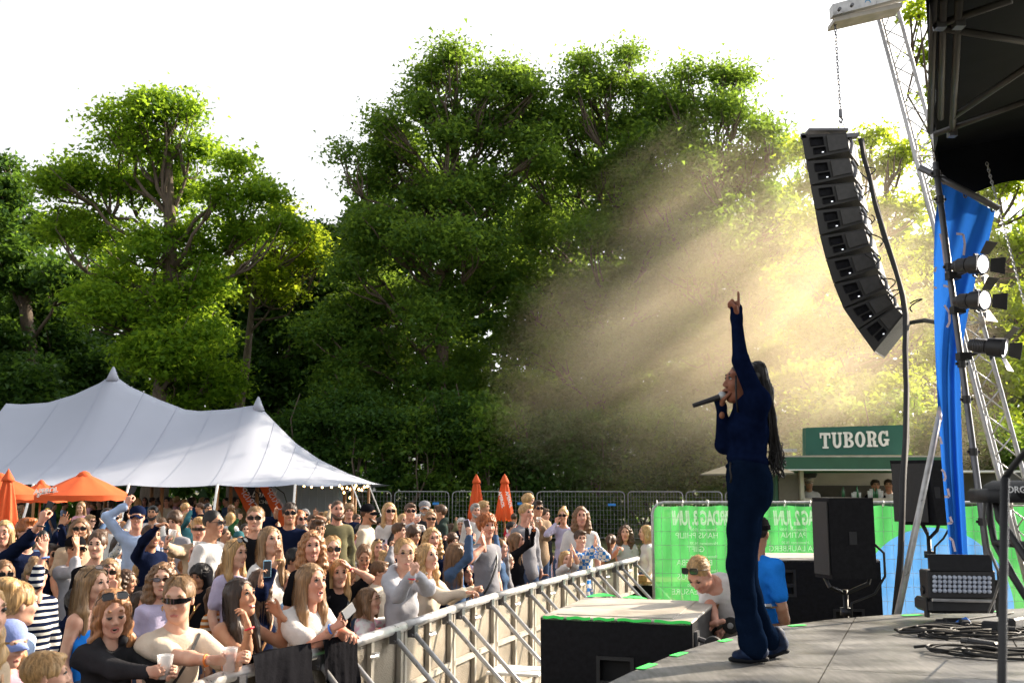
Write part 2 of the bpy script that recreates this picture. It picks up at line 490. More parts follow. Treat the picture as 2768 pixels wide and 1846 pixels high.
# ---- heads: centre at origin, face looks to -Y, chin z=-.115, crown z=+.12; slots 0 skin 1 eye white 2 dark 3 brow 4 lips 5 teeth
def head_mesh(fem=True, mouth='closed', h=0.0055, child=False, eyes='open'):
    fs = {True: .0024, False: .0042}[h < .006] if h < .012 else .0060; mr_ = fs * .8
    w = 0.95 if fem else 1.02
    f = Field()
    f.ell((0, 0.012, 0.028), (0.074 * w, 0.094, 0.089))
    f.ell((0, -0.028, -0.028), (0.060 * w, 0.060, 0.078), 0.03)
    jy = -0.01 if mouth == 'open' else 0
    f.ell((0, -0.060, -0.094 + jy), (0.028, 0.024, 0.020), 0.03)
    f.ell((0, -0.020, -0.078 + jy), (0.052 * w, 0.045, 0.026), 0.03)
    for sx in (-1, 1):
        f.ell((sx * 0.034, -0.060, -0.022), (0.026, 0.024, 0.026), 0.02)
        f.ell((sx * 0.075 * w, 0.010, 0.000), (0.010, 0.017, 0.031), 0.006)
    f.cap((-0.036, -0.072, 0.032), (0.036, -0.072, 0.032), 0.015, k=0.02)
    for sx in (-1, 1): f.cut((sx * 0.030, -0.099, 0.012), (0.019, 0.016, 0.012), 0.012)
    f.cap((0, -0.082, 0.018), (0, -0.104, -0.022), 0.0075, 0.0105, k=0.012)
    for sx in (-1, 1): f.ell((sx * 0.0105, -0.094, -0.029), (0.0085, 0.010, 0.0075), 0.008)
    if mouth == 'open': f.cut((0, -0.098, -0.066), (0.020, 0.022, 0.013), 0.006)
    nk = 0.047 if fem else 0.056
    f.cap((0, 0.018, -0.06), (0, 0.032, -0.185), nk, nk * 1.08, k=0.03)
    V, Q = f.mesh(h)
    parts = [(V, Q, 0)]
    e = max(h * 0.7, 0.004)
    for sx in (-1, 1):
        if eyes == 'open':
            g = Field(); g.ell((sx * 0.030, -0.074, 0.012), (0.0140, 0.0140, 0.0085)); v, q = g.mesh(e); parts.append((v, q, 1))
            g = Field(); g.ell((sx * 0.030, -0.0862, 0.012), (0.0062, 0.0040, 0.0066)); v, q = g.mesh(fs * 1.2); parts.append((v, q, 2))
        g = Field(); g.cap((sx * 0.015, -0.0825, 0.0165), (sx * 0.031, -0.0870, 0.0205), mr_); g.cap((sx * 0.031, -0.0870, 0.0205), (sx * 0.046, -0.077, 0.0155), mr_, mr_)
        if eyes != 'open':
            g = Field(); g.cap((sx * 0.014, -0.0845, 0.006), (sx * 0.031, -0.0905, 0.001), 0.0035); g.cap((sx * 0.031, -0.0905, 0.001), (sx * 0.046, -0.080, 0.006), 0.003)
        v, q = g.mesh(fs); parts.append((v, q, 2))
        mb_ = max(mr_, .0025); g = Field(); g.cap((sx * 0.014, -0.0862, 0.034), (sx * 0.032, -0.0845, 0.0385), mb_); g.cap((sx * 0.032, -0.0845, 0.0385), (sx * 0.047, -0.068, 0.035), mb_, mb_ * .8)
        v, q = g.mesh(fs); parts.append((v, q, 3))
    g = Field()
    if mouth == 'open':
        for a in range(12):
            t0, t1 = a * math.pi / 6, (a + 1) * math.pi / 6
            g.cap((0.021 * math.cos(t0), -0.0885 + 0.006 * abs(math.cos(t0)), -0.066 + 0.013 * math.sin(t0)), (0.021 * math.cos(t1), -0.0885 + 0.006 * abs(math.cos(t1)), -0.066 + 0.013 * math.sin(t1)), 0.0042, k=0.003)
        v, q = g.mesh(e * 0.8); parts.append((v, q, 4))
        g = Field(); g.ell((0, -0.074, -0.068), (0.017, 0.006, 0.012)); v, q = g.mesh(e); parts.append((v, q, 2))
        g = Field(); g.ell((0, -0.081, -0.0585), (0.015, 0.006, 0.0045)); v, q = g.mesh(e * 0.8); parts.append((v, q, 5))
    elif mouth == 'smile':
        for z, rr in ((-0.060, 0.0042), (-0.068, 0.0052)):
            g.cap((-0.026, -0.076, -0.054), (-0.011, -0.0885, z), 0.003, rr, k=0.004); g.cap((-0.011, -0.0885, z), (0.011, -0.0885, z), rr, k=0.004); g.cap((0.011, -0.0885, z), (0.026, -0.076, -0.054), rr, 0.003, k=0.004)
        v, q = g.mesh(e * 0.8); parts.append((v, q, 4))
        g = Field(); g.ell((0, -0.0865, -0.0635), (0.017, 0.0058, 0.0042)); v, q = g.mesh(e * 0.7); parts.append((v, q, 5))
    else:
        g.cap((-0.019, -0.080, -0.064), (0, -0.0905, -0.0605), 0.0028, 0.0048, k=0.004); g.cap((0, -0.0905, -0.0605), (0.019, -0.080, -0.064), 0.0048, 0.0028, k=0.004)
        g.cap((-0.014, -0.083, -0.069), (0.014, -0.083, -0.069), 0.0055, k=0.004)
        v, q = g.mesh(e * 0.8); parts.append((v, q, 4))
    return join(parts)

_heads = {}
def head(fem, mouth, lod, eyes='open'):
    k = (fem, mouth, lod, eyes)
    if k not in _heads: _heads[k] = head_mesh(fem, mouth, {0: 0.0060, 1: 0.0108, 2: 0.0150}[lod], eyes=eyes)
    return _heads[k]

# ---- hands: wrist at origin, fingers to +Z, palm to -Y, thumb to +X; length ~.185
def hand_mesh(pose, h):
    f = Field()
    f.cap((0, 0, -0.05), (0, 0, 0.01), 0.024, 0.023, k=0.02, n=(0, 1, 0), sc=1.25)
    f.cap((0.014, 0, 0.015), (0.024, 0, 0.08), 0.020, 0.014, k=0.02, n=(0, 1, 0), sc=1.5)
    f.cap((0, 0, 0.015), (0, 0, 0.085), 0.022, 0.017, k=0.02, n=(0, 1, 0), sc=1.5)
    f.cap((-0.014, 0, 0.015), (-0.025, 0, 0.075), 0.020, 0.014, k=0.02, n=(0, 1, 0), sc=1.5)
    fx = (0.029, 0.010, -0.0095, -0.028); fl = (0.072, 0.080, 0.073, 0.058); fr = (0.0088, 0.009, 0.0086, 0.0078); bz = (0.084, 0.088, 0.084, 0.076)
    cur = {'open': (8, 5, 6, 10), 'relax': (28, 34, 40, 46), 'hold': (48, 50, 52, 56), 'fist': (88, 90, 90, 90), 'point': (4, 88, 90, 92), 'peace': (4, 4, 85, 90), 'wave': (14, 4, 22, 30)}[pose]
    spread = {'open': 5, 'wave': 7, 'peace': 6}.get(pose, 1.5)
    for i in range(4):
        a = Vector((fx[i], 0, bz[i] - 0.012)); sp = math.radians((1.5 - i) * spread)
        ang = 0.0
        for j, fr_ in enumerate((0.44, 0.31, 0.25)):
            ang += math.radians(cur[i]) * (0.75 if j == 0 else 1.0) * (0.9 if cur[i] > 60 else 1)
            d = Vector((math.sin(sp) * math.cos(ang), -math.sin(ang), math.cos(ang) * math.cos(sp)))
            b = a + d * fl[i] * fr_ * (1.15 if j == 0 else 1)
            f.cap(a, b, fr[i] * (1 - 0.08 * j), fr[i] * (0.92 - 0.08 * j), k=0.006 if j else 0.008)
            a = b
    if pose in ('fist', 'point', 'peace'): th = [(0.022, -0.006, 0.02), (0.040, -0.024, 0.052), (0.022, -0.040, 0.072), (0.004, -0.043, 0.076)]
    elif pose == 'hold': th = [(0.022, -0.006, 0.02), (0.045, -0.022, 0.048), (0.046, -0.048, 0.072), (0.036, -0.064, 0.085)]
    else: th = [(0.022, -0.004, 0.02), (0.046, -0.012, 0.046), (0.062, -0.018, 0.074), (0.070, -0.022, 0.098)]
    rr = (0.015, 0.0125, 0.0105, 0.009)
    for j in range(3): f.cap(th[j], th[j + 1], rr[j], rr[j + 1], k=0.010)
    return f.mesh(h)
_hands = {}
def hand(pose, lod):
    k = (pose, lod)
    if k not in _hands: _hands[k] = hand_mesh(pose, {0: 0.0060, 1: 0.0095, 2: 0.0135}[lod])
    return _hands[k]

# ---- hair, in head coordinates; each style one shared mesh
HM = {}
def hairmat(name, col):
    m, nt, b = _mat(name)
    co = _coords(nt, scale=(60, 60, 3.5))
    n = nt.nodes.new('ShaderNodeTexNoise'); n.inputs['Scale'].default_value = 1.6; n.inputs['Detail'].default_value = 3
    nt.links.new(co, n.inputs['Vector'])
    r = nt.nodes.new('ShaderNodeValToRGB'); r.color_ramp.elements[0].position = 0.32; r.color_ramp.elements[1].position = 0.68
    r.color_ramp.elements[0].color = tuple(x * 0.5 for x in col) + (1,); r.color_ramp.elements[1].color = tuple(min(1, x * 1.45) for x in col) + (1,)
    nt.links.new(n.outputs[0], r.inputs[0]); nt.links.new(r.outputs[0], b.inputs['Base Color'])
    b.inputs['Roughness'].default_value = 0.45
    bp = nt.nodes.new('ShaderNodeBump'); bp.inputs['Strength'].default_value = 0.55; bp.inputs['Distance'].default_value = 0.006
    nt.links.new(n.outputs[0], bp.inputs['Height']); nt.links.new(bp.outputs[0], b.inputs['Normal'])
    t = nt.nodes.new('ShaderNodeBsdfTranslucent'); t.inputs[0].default_value = tuple(min(1, x * 1.3) for x in col) + (1,)
    mx = nt.nodes.new('ShaderNodeMixShader'); mx.inputs[0].default_value = 0.18
    nt.links.new(b.outputs[0], mx.inputs[1]); nt.links.new(t.outputs[0], mx.inputs[2]); nt.links.new(mx.outputs[0], nt.nodes['Material Output'].inputs[0])
    return m
for k_, c_ in dict(blonde=(0.48, 0.30, 0.13), darkblonde=(0.27, 0.16, 0.075), lightbrown=(0.19, 0.10, 0.045), brown=(0.085, 0.042, 0.020), darkbrown=(0.035, 0.019, 0.011), black=(0.012, 0.010, 0.010), ginger=(0.38, 0.125, 0.035), strawberry=(0.36, 0.17, 0.07), grey=(0.32, 0.31, 0.30), white=(0.6, 0.6, 0.58)).items():
    HM[k_] = hairmat(k_ + ' hair', c_)

def strands(rs, pts, n_seg, wid, V0=0):
    """thin ribbons along a list of polylines (m,k,3)"""
    P = np.asarray(pts); m, k, _ = P.shape
    T = np.gradient(P, axis=1); T /= np.linalg.norm(T, axis=2, keepdims=True) + 1e-9
    out = P - np.array([0, 0.01, 0]); out = out / (np.linalg.norm(out, axis=2, keepdims=True) + 1e-9)
    side = np.cross(T, out); side /= np.linalg.norm(side, axis=2, keepdims=True) + 1e-9
    w = wid * (1 - 0.8 * np.linspace(0, 1, k) ** 2)[None, :, None]
    A, B = P - side * w, P + side * w
    V = np.stack([A, B], 2).reshape(-1, 3)
    base = (np.arange(m) * k * 2)[:, None] + (np.arange(k - 1) * 2)[None, :]
    Q = np.stack([base, base + 1, base + 3, base + 2], 2).reshape(-1, 4)
    return V.astype(np.float32), Q

_hair = {}
def hair_mesh(style, lod):
    key = (style, lod)
    if key in _hair: return _hair[key]
    h = {0: 0.0085, 1: 0.012, 2: 0.016}[lod]
    rs = np.random.RandomState(abs(hash(style)) % 1000 if False else sum(map(ord, style)))
    f = Field(); big = 1.0
    long_ = style in ('long', 'wavy', 'bob', 'curlylong')
    if style in ('short', 'crop', 'curly', 'quiff', 'back'):
        o = {'short': .011, 'crop': .004, 'curly': .026, 'quiff': .012, 'back': .012}[style]
        f.ell((0, 0.020, 0.036), (0.077 + o, 0.094 + o, 0.086 + o))
        if style == 'quiff': f.ell((0, -0.055, 0.105), (0.055, 0.040, 0.028), 0.02)
        if style == 'short': f.ell((0.015, -0.050, 0.095), (0.055, 0.040, 0.022), 0.02)
        if style == 'curly':
            for _ in range(46):
                a, b = rs.uniform(0, 6.28), rs.uniform(0.0, 1.35)
                f.ell((0.092 * math.cos(a) * math.cos(b), 0.022 + 0.105 * math.sin(a) * math.cos(b), 0.042 + 0.100 * math.sin(b)), (0.020,) * 3, 0.006)
        f.cut((0, -0.125, -0.040), (0.085, 0.088, 0.108), 0.012)
        f.cut((0, -0.06, -0.12), (0.2, 0.12, 0.100), 0.012)
        f.cut((0, 0.05, -0.17), (0.2, 0.2, 0.115), 0.012)
        for sx in (-1, 1): f.cut((sx * 0.09, -0.028, -0.036), (0.03, 0.034, 0.05), 0.01)
    elif style == 'cap_base':
        f.ell((0, 0.028, 0.010), (0.080, 0.088, 0.075)); f.cut((0, -0.08, 0), (0.2, 0.09, 0.2), 0.01); f.cut((0, 0.05, -0.15), (0.2, 0.2, 0.11), 0.01)
    else:
        o = 0.012 if style != 'sleek' else 0.006
        f.ell((0, 0.020, 0.034), (0.077 + o, 0.094 + o, 0.085 + o))
        if style in ('long', 'wavy', 'curlylong', 'bob'):
            L = {'long': -0.36, 'wavy': -0.30, 'curlylong': -0.28, 'bob': -0.15}[style]
            wd = 1.5 if style == 'curlylong' else 1.0
            for sx in (-1, 1):
                f.cap((sx * 0.072, 0.005, 0.02), (sx * 0.082 * (1.1 if wd > 1 else 1), 0.0, L * 0.5), 0.030 * wd, 0.034 * wd, k=0.03)
                f.cap((sx * 0.082, 0.0, L * 0.5), (sx * 0.080, -0.02, L), 0.034 * wd, 0.018 * wd, k=0.03)
            f.cap((0, 0.065, 0.02), (0, 0.085, L * 0.6), 0.07, 0.06, k=0.03, n=(0, 1, 0), sc=1.5)
            f.cap((0, 0.085, L * 0.6), (0, 0.095, L), 0.07, 0.055, k=0.03, n=(0, 1, 0), sc=2.0)
        if style == 'ponytail':
            f.ell((0, 0.125, 0.075), (0.026, 0.03, 0.026), 0.02)
            f.cap((0, 0.135, 0.075), (0, 0.175, -0.02), 0.028, 0.035, k=0.02); f.cap((0, 0.175, -0.02), (0, 0.15, -0.20), 0.035, 0.012, k=0.02)
        if style in ('bun', 'sleek'): f.ell((0, 0.118, 0.062) if style == 'sleek' else (0.0, 0.075, 0.125), (0.042, 0.042, 0.038), 0.015)
        if style == 'updo': f.ell((0, 0.075, 0.11), (0.075, 0.06, 0.045), 0.03)
        f.cut((0, -0.127, -0.026), (0.080, 0.096, 0.142), 0.010)
        if not long_:
            f.cut((0, -0.07, -0.10), (0.2, 0.12, 0.105), 0.012); f.cut((0, 0.03, -0.20), (0.2, 0.105, 0.135), 0.012) if style != 'ponytail' else f.cut((0, 0.03, -0.17), (0.2, 0.08, 0.11), 0.012)
            for sx in (-1, 1): f.cut((sx * 0.09, 0.0, -0.036), (0.03, 0.045, 0.05), 0.01)
    gr = 55 if long_ else 38
    def nz(X, Y, Z):
        th = np.arctan2(X, -(Y - 0.01))
        amp = 0.0028 if style not in ('crop', 'sleek') else 0.0012
        if style in ('wavy', 'curlylong'):
            w = 0.007 * np.sin(Z * 75 + 3 * np.sin(th * 3)) * (Z < 0.0) if style == 'wavy' else 0.011 * np.sin(Z * 110 + 4 * np.sin(th * 4)) * np.sin(th * 9 + Z * 20)
        else: w = 0
        return amp * np.sin(th * gr * 0.6 + 2.2 * np.sin(Z * 14 + th * 2)) + amp * 0.7 * np.sin(th * gr * 0.27 - Z * 30) + w
    V, Q = f.mesh(h, nz)
    parts = [(V, Q, 0)]
    if lod < 2 and style != 'cap_base':
        m = {0: 620, 1: 260}[lod]; k = 6
        if style in ('crop',): m = m // 2
        th = rs.uniform(0.55, 2 * math.pi - 0.55, m)   # angle from the face direction
        P = np.zeros((m, k, 3))
        if style in ('short', 'quiff', 'curly', 'crop', 'back'):
            up = rs.uniform(0.0, 1.4, m); o = {'curly': .030, 'crop': .006}.get(style, .013)
            for j in range(k):
                u = up - j * 0.10; a = th + (0.3 * np.sin(j * 1.3 + th * 7) if style == 'curly' else 0.04 * j)
                rr = 1 + j * (0.016 if style != 'crop' else 0.004)
                P[:, j, 0] = (0.077 + o) * np.sin(a) * np.cos(u) * rr; P[:, j, 1] = 0.02 - (0.094 + o) * np.cos(a) * np.cos(u) * rr; P[:, j, 2] = 0.036 + (0.086 + o) * np.sin(u) * rr
            keep = P[:, -1, 1] > (-0.04 - 0.6 * (P[:, -1, 2] < 0.06)) if False else (P[:, -1, 2] > 0.045) | (P[:, -1, 1] > 0.0)
        else:
            L = {'long': -0.37, 'wavy': -0.31, 'curlylong': -0.30, 'bob': -0.16}.get(style, -0.0)
            sp = rs.uniform(0, 1, m)
            for j in range(k):
                t = j / (k - 1)
                if L < 0:
                    zz = 0.11 + (L - 0.11) * t * (0.75 + 0.3 * sp)
                    r = np.where(zz > 0.03, np.sqrt(np.clip(1 - ((zz - 0.034) / 0.10) ** 2, 0.05, 1)), 1.0 + 0.16 * np.clip(-zz / 0.2, 0, 1))
                    wv = (0.010 if style != 'curlylong' else 0.03) * np.sin(zz * 45 + sp * 40) * (zz < 0)
                    lim = 1.3 * np.clip((0.112 - zz) / 0.05, 0, 1); a = np.maximum(np.minimum(th, 2 * math.pi - lim), lim)
                    P[:, j, 0] = (0.092 * r + wv + 0.006 * sp) * np.sin(a); P[:, j, 1] = 0.02 - (0.108 * r + wv + 0.006 * sp) * np.cos(a) * np.where(np.cos(a) > 0, 0.8, 1); P[:, j, 2] = zz
                else:
                    u = 1.3 - 1.2 * t * sp; r = 1.01 + 0.05 * sp * t
                    P[:, j, 0] = 0.088 * np.sin(th) * np.cos(u) * r; P[:, j, 1] = 0.02 - 0.105 * np.cos(th) * np.cos(u) * r; P[:, j, 2] = 0.034 + 0.096 * np.sin(u) * r
            keep = (P[:, :, 2].min(1) > -1)
        P += rs.normal(0, 0.0035, P.shape) * np.linspace(0.2, 1, k)[None, :, None]
        v, q = strands(rs, P[keep], k, 0.0016 if lod == 0 else 0.0024)
        parts.append((v, q, 0))
    V, Q, _ = join(parts)
    me = np_mesh('hair_' + style, V, Q, [HM['brown']], None, True)
    _hair[key] = me
    return me

_shared = {}
def obj_shared(key, name, builder, material, parent, mx=None):
    """object whose mesh data is shared; its material sits on the object"""
    if key not in _shared: _shared[key] = builder()
    o = link_obj(name, _shared[key], parent)
    if mx is not None: o.matrix_local = mx
    if material is not None and len(o.material_slots):
        o.material_slots[0].link = 'OBJECT'; o.material_slots[0].material = material
    return o

def me_of(mb, mats, smooth=True, auto=None):
    o = mb.build('tmp', mats, smooth=smooth, auto=auto); me = o.data
    bpy.data.objects.remove(o); return me

def glasses_me(kind):
    b = MB()
    if kind == 'sport':
        b.grid(lambda u, v: (0.078 * math.sin((u - .5) * 2.6), -0.005 - 0.104 * math.cos((u - .5) * 2.6) * 0.98, 0.013 + (v - .5) * 0.028 * (1 - 0.35 * abs(2 * u - 1) ** 2)), 14, 2)
        b.grid(lambda u, v: (0.080 * math.sin((u - .5) * 2.6), -0.005 - 0.108 * math.cos((u - .5) * 2.6) * 0.98, 0.013 + (v - .5) * 0.028 * (1 - 0.35 * abs(2 * u - 1) ** 2)), 14, 2)
    else:
        w, hh = {'square': (0.027, 0.019), 'round': (0.023, 0.021), 'oval': (0.027, 0.0145), 'clear': (0.025, 0.021)}[kind]
        ex = 4 if kind == 'square' else 2.2
        for sx in (-1, 1):
            ring = []
            for j in range(16):
                a = j * math.pi / 8
                cx, cz = math.cos(a), math.sin(a)
                x = math.copysign(abs(cx) ** (2 / ex), cx) * w; z = math.copysign(abs(cz) ** (2 / ex), cz) * hh
                ring.append(Vector((sx * 0.034 + x, -0.1035 + 0.30 * max(0, abs(sx * 0.034 + x) - 0.03), 0.011 + z)))
            b.tube(ring, 0.0022 if kind != 'clear' else 0.0018, 5, closed=True, mi=1)
            if kind != 'clear':
                b.add(ring, [tuple(range(16))], 0)
        b.tube([(-0.010, -0.105, 0.016), (0, -0.109, 0.019), (0.010, -0.105, 0.016)], 0.002, 5, mi=1)
    for sx in (-1, 1): b.tube([(sx * 0.060, -0.095 if kind != 'sport' else -0.05, 0.017), (sx * 0.079, -0.055, 0.016), (sx * 0.081, 0.008, 0.012)], 0.0022, 5, mi=1)
    return b

M['shade'] = mat('dark sunglass lens', (0.008, 0.008, 0.010), 0.08, 0, 0.0, spec=0.8)
M['shade_brown'] = mat('brown sunglass lens', (0.05, 0.018, 0.008), 0.1, 0, 0.0, spec=0.8)
M['wire'] = mat('thin gold wire', (0.5, 0.35, 0.2), 0.3, 0.9, 0.0)
M['gold'] = mat('gold jewellery', (0.6, 0.42, 0.15), 0.25, 1.0, 0.0)
M['silver'] = mat('silver jewellery', (0.7, 0.7, 0.7), 0.2, 1.0, 0.0)

def cap_me(kind):
    b = MB()
    if kind in ('cap', 'capback'):
        prof = [(0.096, 0.030), (0.097, 0.055), (0.090, 0.085), (0.070, 0.112), (0.04, 0.128), (0.0, 0.134)]
        b.lathe([(r, z + .012) for r, z in prof], (0, 0.016, 0), 20)
        s = -1 if kind == 'cap' else 1
        y0 = 0.016
        b.grid(lambda u, v: ((u - .5) * 0.16 * (1 - 0.35 * v * v * 0.6 - 0.2 * v), y0 + s * (0.088 * math.cos((u - .5) * 1.9) + v * 0.092 * math.cos((u - .5) * 2.0)), 0.046 - 0.020 * v - 0.03 * (2 * u - 1) ** 2), 10, 4)
        b.grid(lambda u, v: ((u - .5) * 0.16 * (1 - 0.35 * v * v * 0.6 - 0.2 * v), y0 + s * (0.088 * math.cos((u - .5) * 1.9) + v * 0.092 * math.cos((u - .5) * 2.0)), 0.040 - 0.020 * v - 0.03 * (2 * u - 1) ** 2), 10, 4)
    elif kind == 'bucket':
        b.lathe([(0.142, 0.012), (0.140, 0.016), (0.100, 0.050), (0.096, 0.09), (0.088, 0.125), (0.06, 0.132), (0, 0.134)], (0, 0.012, 0), 24)
    elif kind == 'beanie':
        b.lathe([(0.092, 0.035), (0.100, 0.038), (0.100, 0.07), (0.093, 0.075), (0.085, 0.11), (0.06, 0.135), (0.03, 0.148), (0, 0.152)], (0, 0.02, 0), 20)
    return b

# ---------------------------------------------------------------- clothes and skin materials
_cl = {}
CLO = dict(black=(0.010, 0.010, 0.012), charcoal=(0.028, 0.028, 0.031), navy=(0.008, 0.012, 0.032), white=(0.62, 0.60, 0.58), cream=(0.58, 0.50, 0.40), beige=(0.40, 0.31, 0.22), grey=(0.22, 0.22, 0.24), lightgrey=(0.40, 0.40, 0.43),
           denim=(0.08, 0.13, 0.23), lightblue=(0.33, 0.43, 0.62), blue=(0.03, 0.17, 0.50), lilac=(0.42, 0.38, 0.52), olive=(0.13, 0.12, 0.07), green=(0.03, 0.10, 0.04), darkgreen=(0.03, 0.042, 0.038), pink=(0.60, 0.33, 0.40), red=(0.45, 0.02, 0.04),
           brown=(0.12, 0.075, 0.05), rust=(0.35, 0.12, 0.03), tan=(0.30, 0.22, 0.15), teal=(0.04, 0.12, 0.14), brightblue=(0.02, 0.20, 0.70), periwinkle=(0.22, 0.28, 0.55), jeans=(0.06, 0.09, 0.16), steelblue=(0.06, 0.10, 0.18))
def cloth(key):
    if key in _cl: return _cl[key]
    base = key.split(':')[0]
    if ':' not in key:
        m = mat(base + ' fabric', CLO[base], 0.85, 0, 0.14, 9, bump=0.25, bscale=70)
    else:
        pat = key.split(':')[1]
        m, nt, b = _mat(key.replace(':', ' ') + ' fabric'); b.inputs['Roughness'].default_value = 0.85
        c1 = CLO[base]; c2 = CLO[key.split(':')[2]] if key.count(':') > 1 else (0.6, 0.58, 0.55)
        co = _coords(nt)
        mix = nt.nodes.new('ShaderNodeMix'); mix.data_type = 'RGBA'
        mix.inputs[6].default_value = c1 + (1,); mix.inputs[7].default_value = c2 + (1,)
        if pat == 'stripe':
            w = nt.nodes.new('ShaderNodeTexWave'); w.bands_direction = 'Z'; w.inputs['Scale'].default_value = 6.5; w.inputs['Distortion'].default_value = 0.9
            nt.links.new(co, w.inputs['Vector']); src = w.outputs['Fac']; lo_, hi_ = 0.5, 0.56
        elif pat == 'floral':
            w = nt.nodes.new('ShaderNodeTexVoronoi'); w.inputs['Scale'].default_value = 30; nt.links.new(co, w.inputs['Vector']); src = w.outputs['Distance']; lo_, hi_ = 0.28, 0.4
        elif pat == 'dye':
            w = nt.nodes.new('ShaderNodeTexNoise'); w.inputs['Scale'].default_value = 15; nt.links.new(co, w.inputs['Vector']); src = w.outputs[0]; lo_, hi_ = 0.5, 0.6
        else:
            w = nt.nodes.new('ShaderNodeTexChecker'); w.inputs['Scale'].default_value = 22; nt.links.new(co, w.inputs['Vector']); src = w.outputs['Fac']; lo_, hi_ = 0.2, 0.8
        mr = nt.nodes.new('ShaderNodeMapRange'); mr.inputs[1].default_value = lo_; mr.inputs[2].default_value = hi_
        nt.links.new(src, mr.inputs[0]); nt.links.new(mr.outputs[0], mix.inputs[0]); nt.links.new(mix.outputs[2], b.inputs['Base Color'])
    _cl[key] = m
    return m

def skinmat(name, c):
    m, nt, b = _mat(name)
    co = _coords(nt)
    n = nt.nodes.new('ShaderNodeTexNoise'); n.inputs['Scale'].default_value = 14; nt.links.new(co, n.inputs['Vector'])
    r = nt.nodes.new('ShaderNodeValToRGB'); r.color_ramp.elements[0].position = 0.35; r.color_ramp.elements[1].position = 0.68
    r.color_ramp.elements[0].color = (c[0] * 0.94, c[1] * 0.80, c[2] * 0.76, 1); r.color_ramp.elements[1].color = (min(1, c[0] * 1.04), c[1] * 1.07, c[2] * 1.08, 1)
    nt.links.new(n.outputs[0], r.inputs[0]); nt.links.new(r.outputs[0], b.inputs['Base Color'])
    b.inputs['Roughness'].default_value = 0.58
    b.inputs['Specular IOR Level'].default_value = 0.3
    n2 = nt.nodes.new('ShaderNodeTexNoise'); n2.inputs['Scale'].default_value = 160; nt.links.new(co, n2.inputs['Vector'])
    bp = nt.nodes.new('ShaderNodeBump'); bp.inputs['Strength'].default_value = 0.12; bp.inputs['Distance'].default_value = 0.004
    nt.links.new(n2.outputs[0], bp.inputs['Height']); nt.links.new(bp.outputs[0], b.inputs['Normal'])
    return m
SK = dict(fair=skinmat('fair skin', (0.60, 0.36, 0.26)), rosy=skinmat('rosy skin', (0.58, 0.31, 0.225)), tan=skinmat('tanned skin', (0.46, 0.25, 0.155)), olive=skinmat('olive skin', (0.34, 0.18, 0.11)), dark=skinmat('dark skin', (0.17, 0.08, 0.045)))
M['eyewhite'] = mat('eye white', (0.42, 0.38, 0.36), 0.3, 0, 0)
M['iris'] = mat('dark iris', (0.02, 0.015, 0.012), 0.25, 0, 0)
M['lip'] = mat('lip', (0.46, 0.16, 0.13), 0.4, 0, 0.05)
M['teeth'] = mat('teeth', (0.7, 0.68, 0.62), 0.3, 0, 0)

def RotM(z_dir, y_hint):
    """matrix whose +Z is z_dir and -Y is near y_hint (palm direction)"""
    z = Vector(z_dir).normalized(); p = Vector(y_hint)
    p = p - z * p.dot(z)
    if p.length < 1e-4: p = z.orthogonal()
    y = -p.normalized(); x = y.cross(z).normalized()
    return Matrix((x, y, z)).transposed()

def ik(S0, T, l1, l2, pole):
    """shoulder S0, target T -> elbow, wrist"""
    d = T - S0; L = min(d.length, (l1 + l2) * 0.995); L = max(L, abs(l1 - l2) + 0.02)
    u = d.normalized(); T = S0 + u * L
    a = (l1 * l1 - l2 * l2 + L * L) / (2 * L); hh = math.sqrt(max(l1 * l1 - a * a, 0))
    p = Vector(pole); p = p - u * p.dot(u)
    p = p.normalized() if p.length > 1e-4 else u.orthogonal().normalized()
    return S0 + u * a + p * hh, T

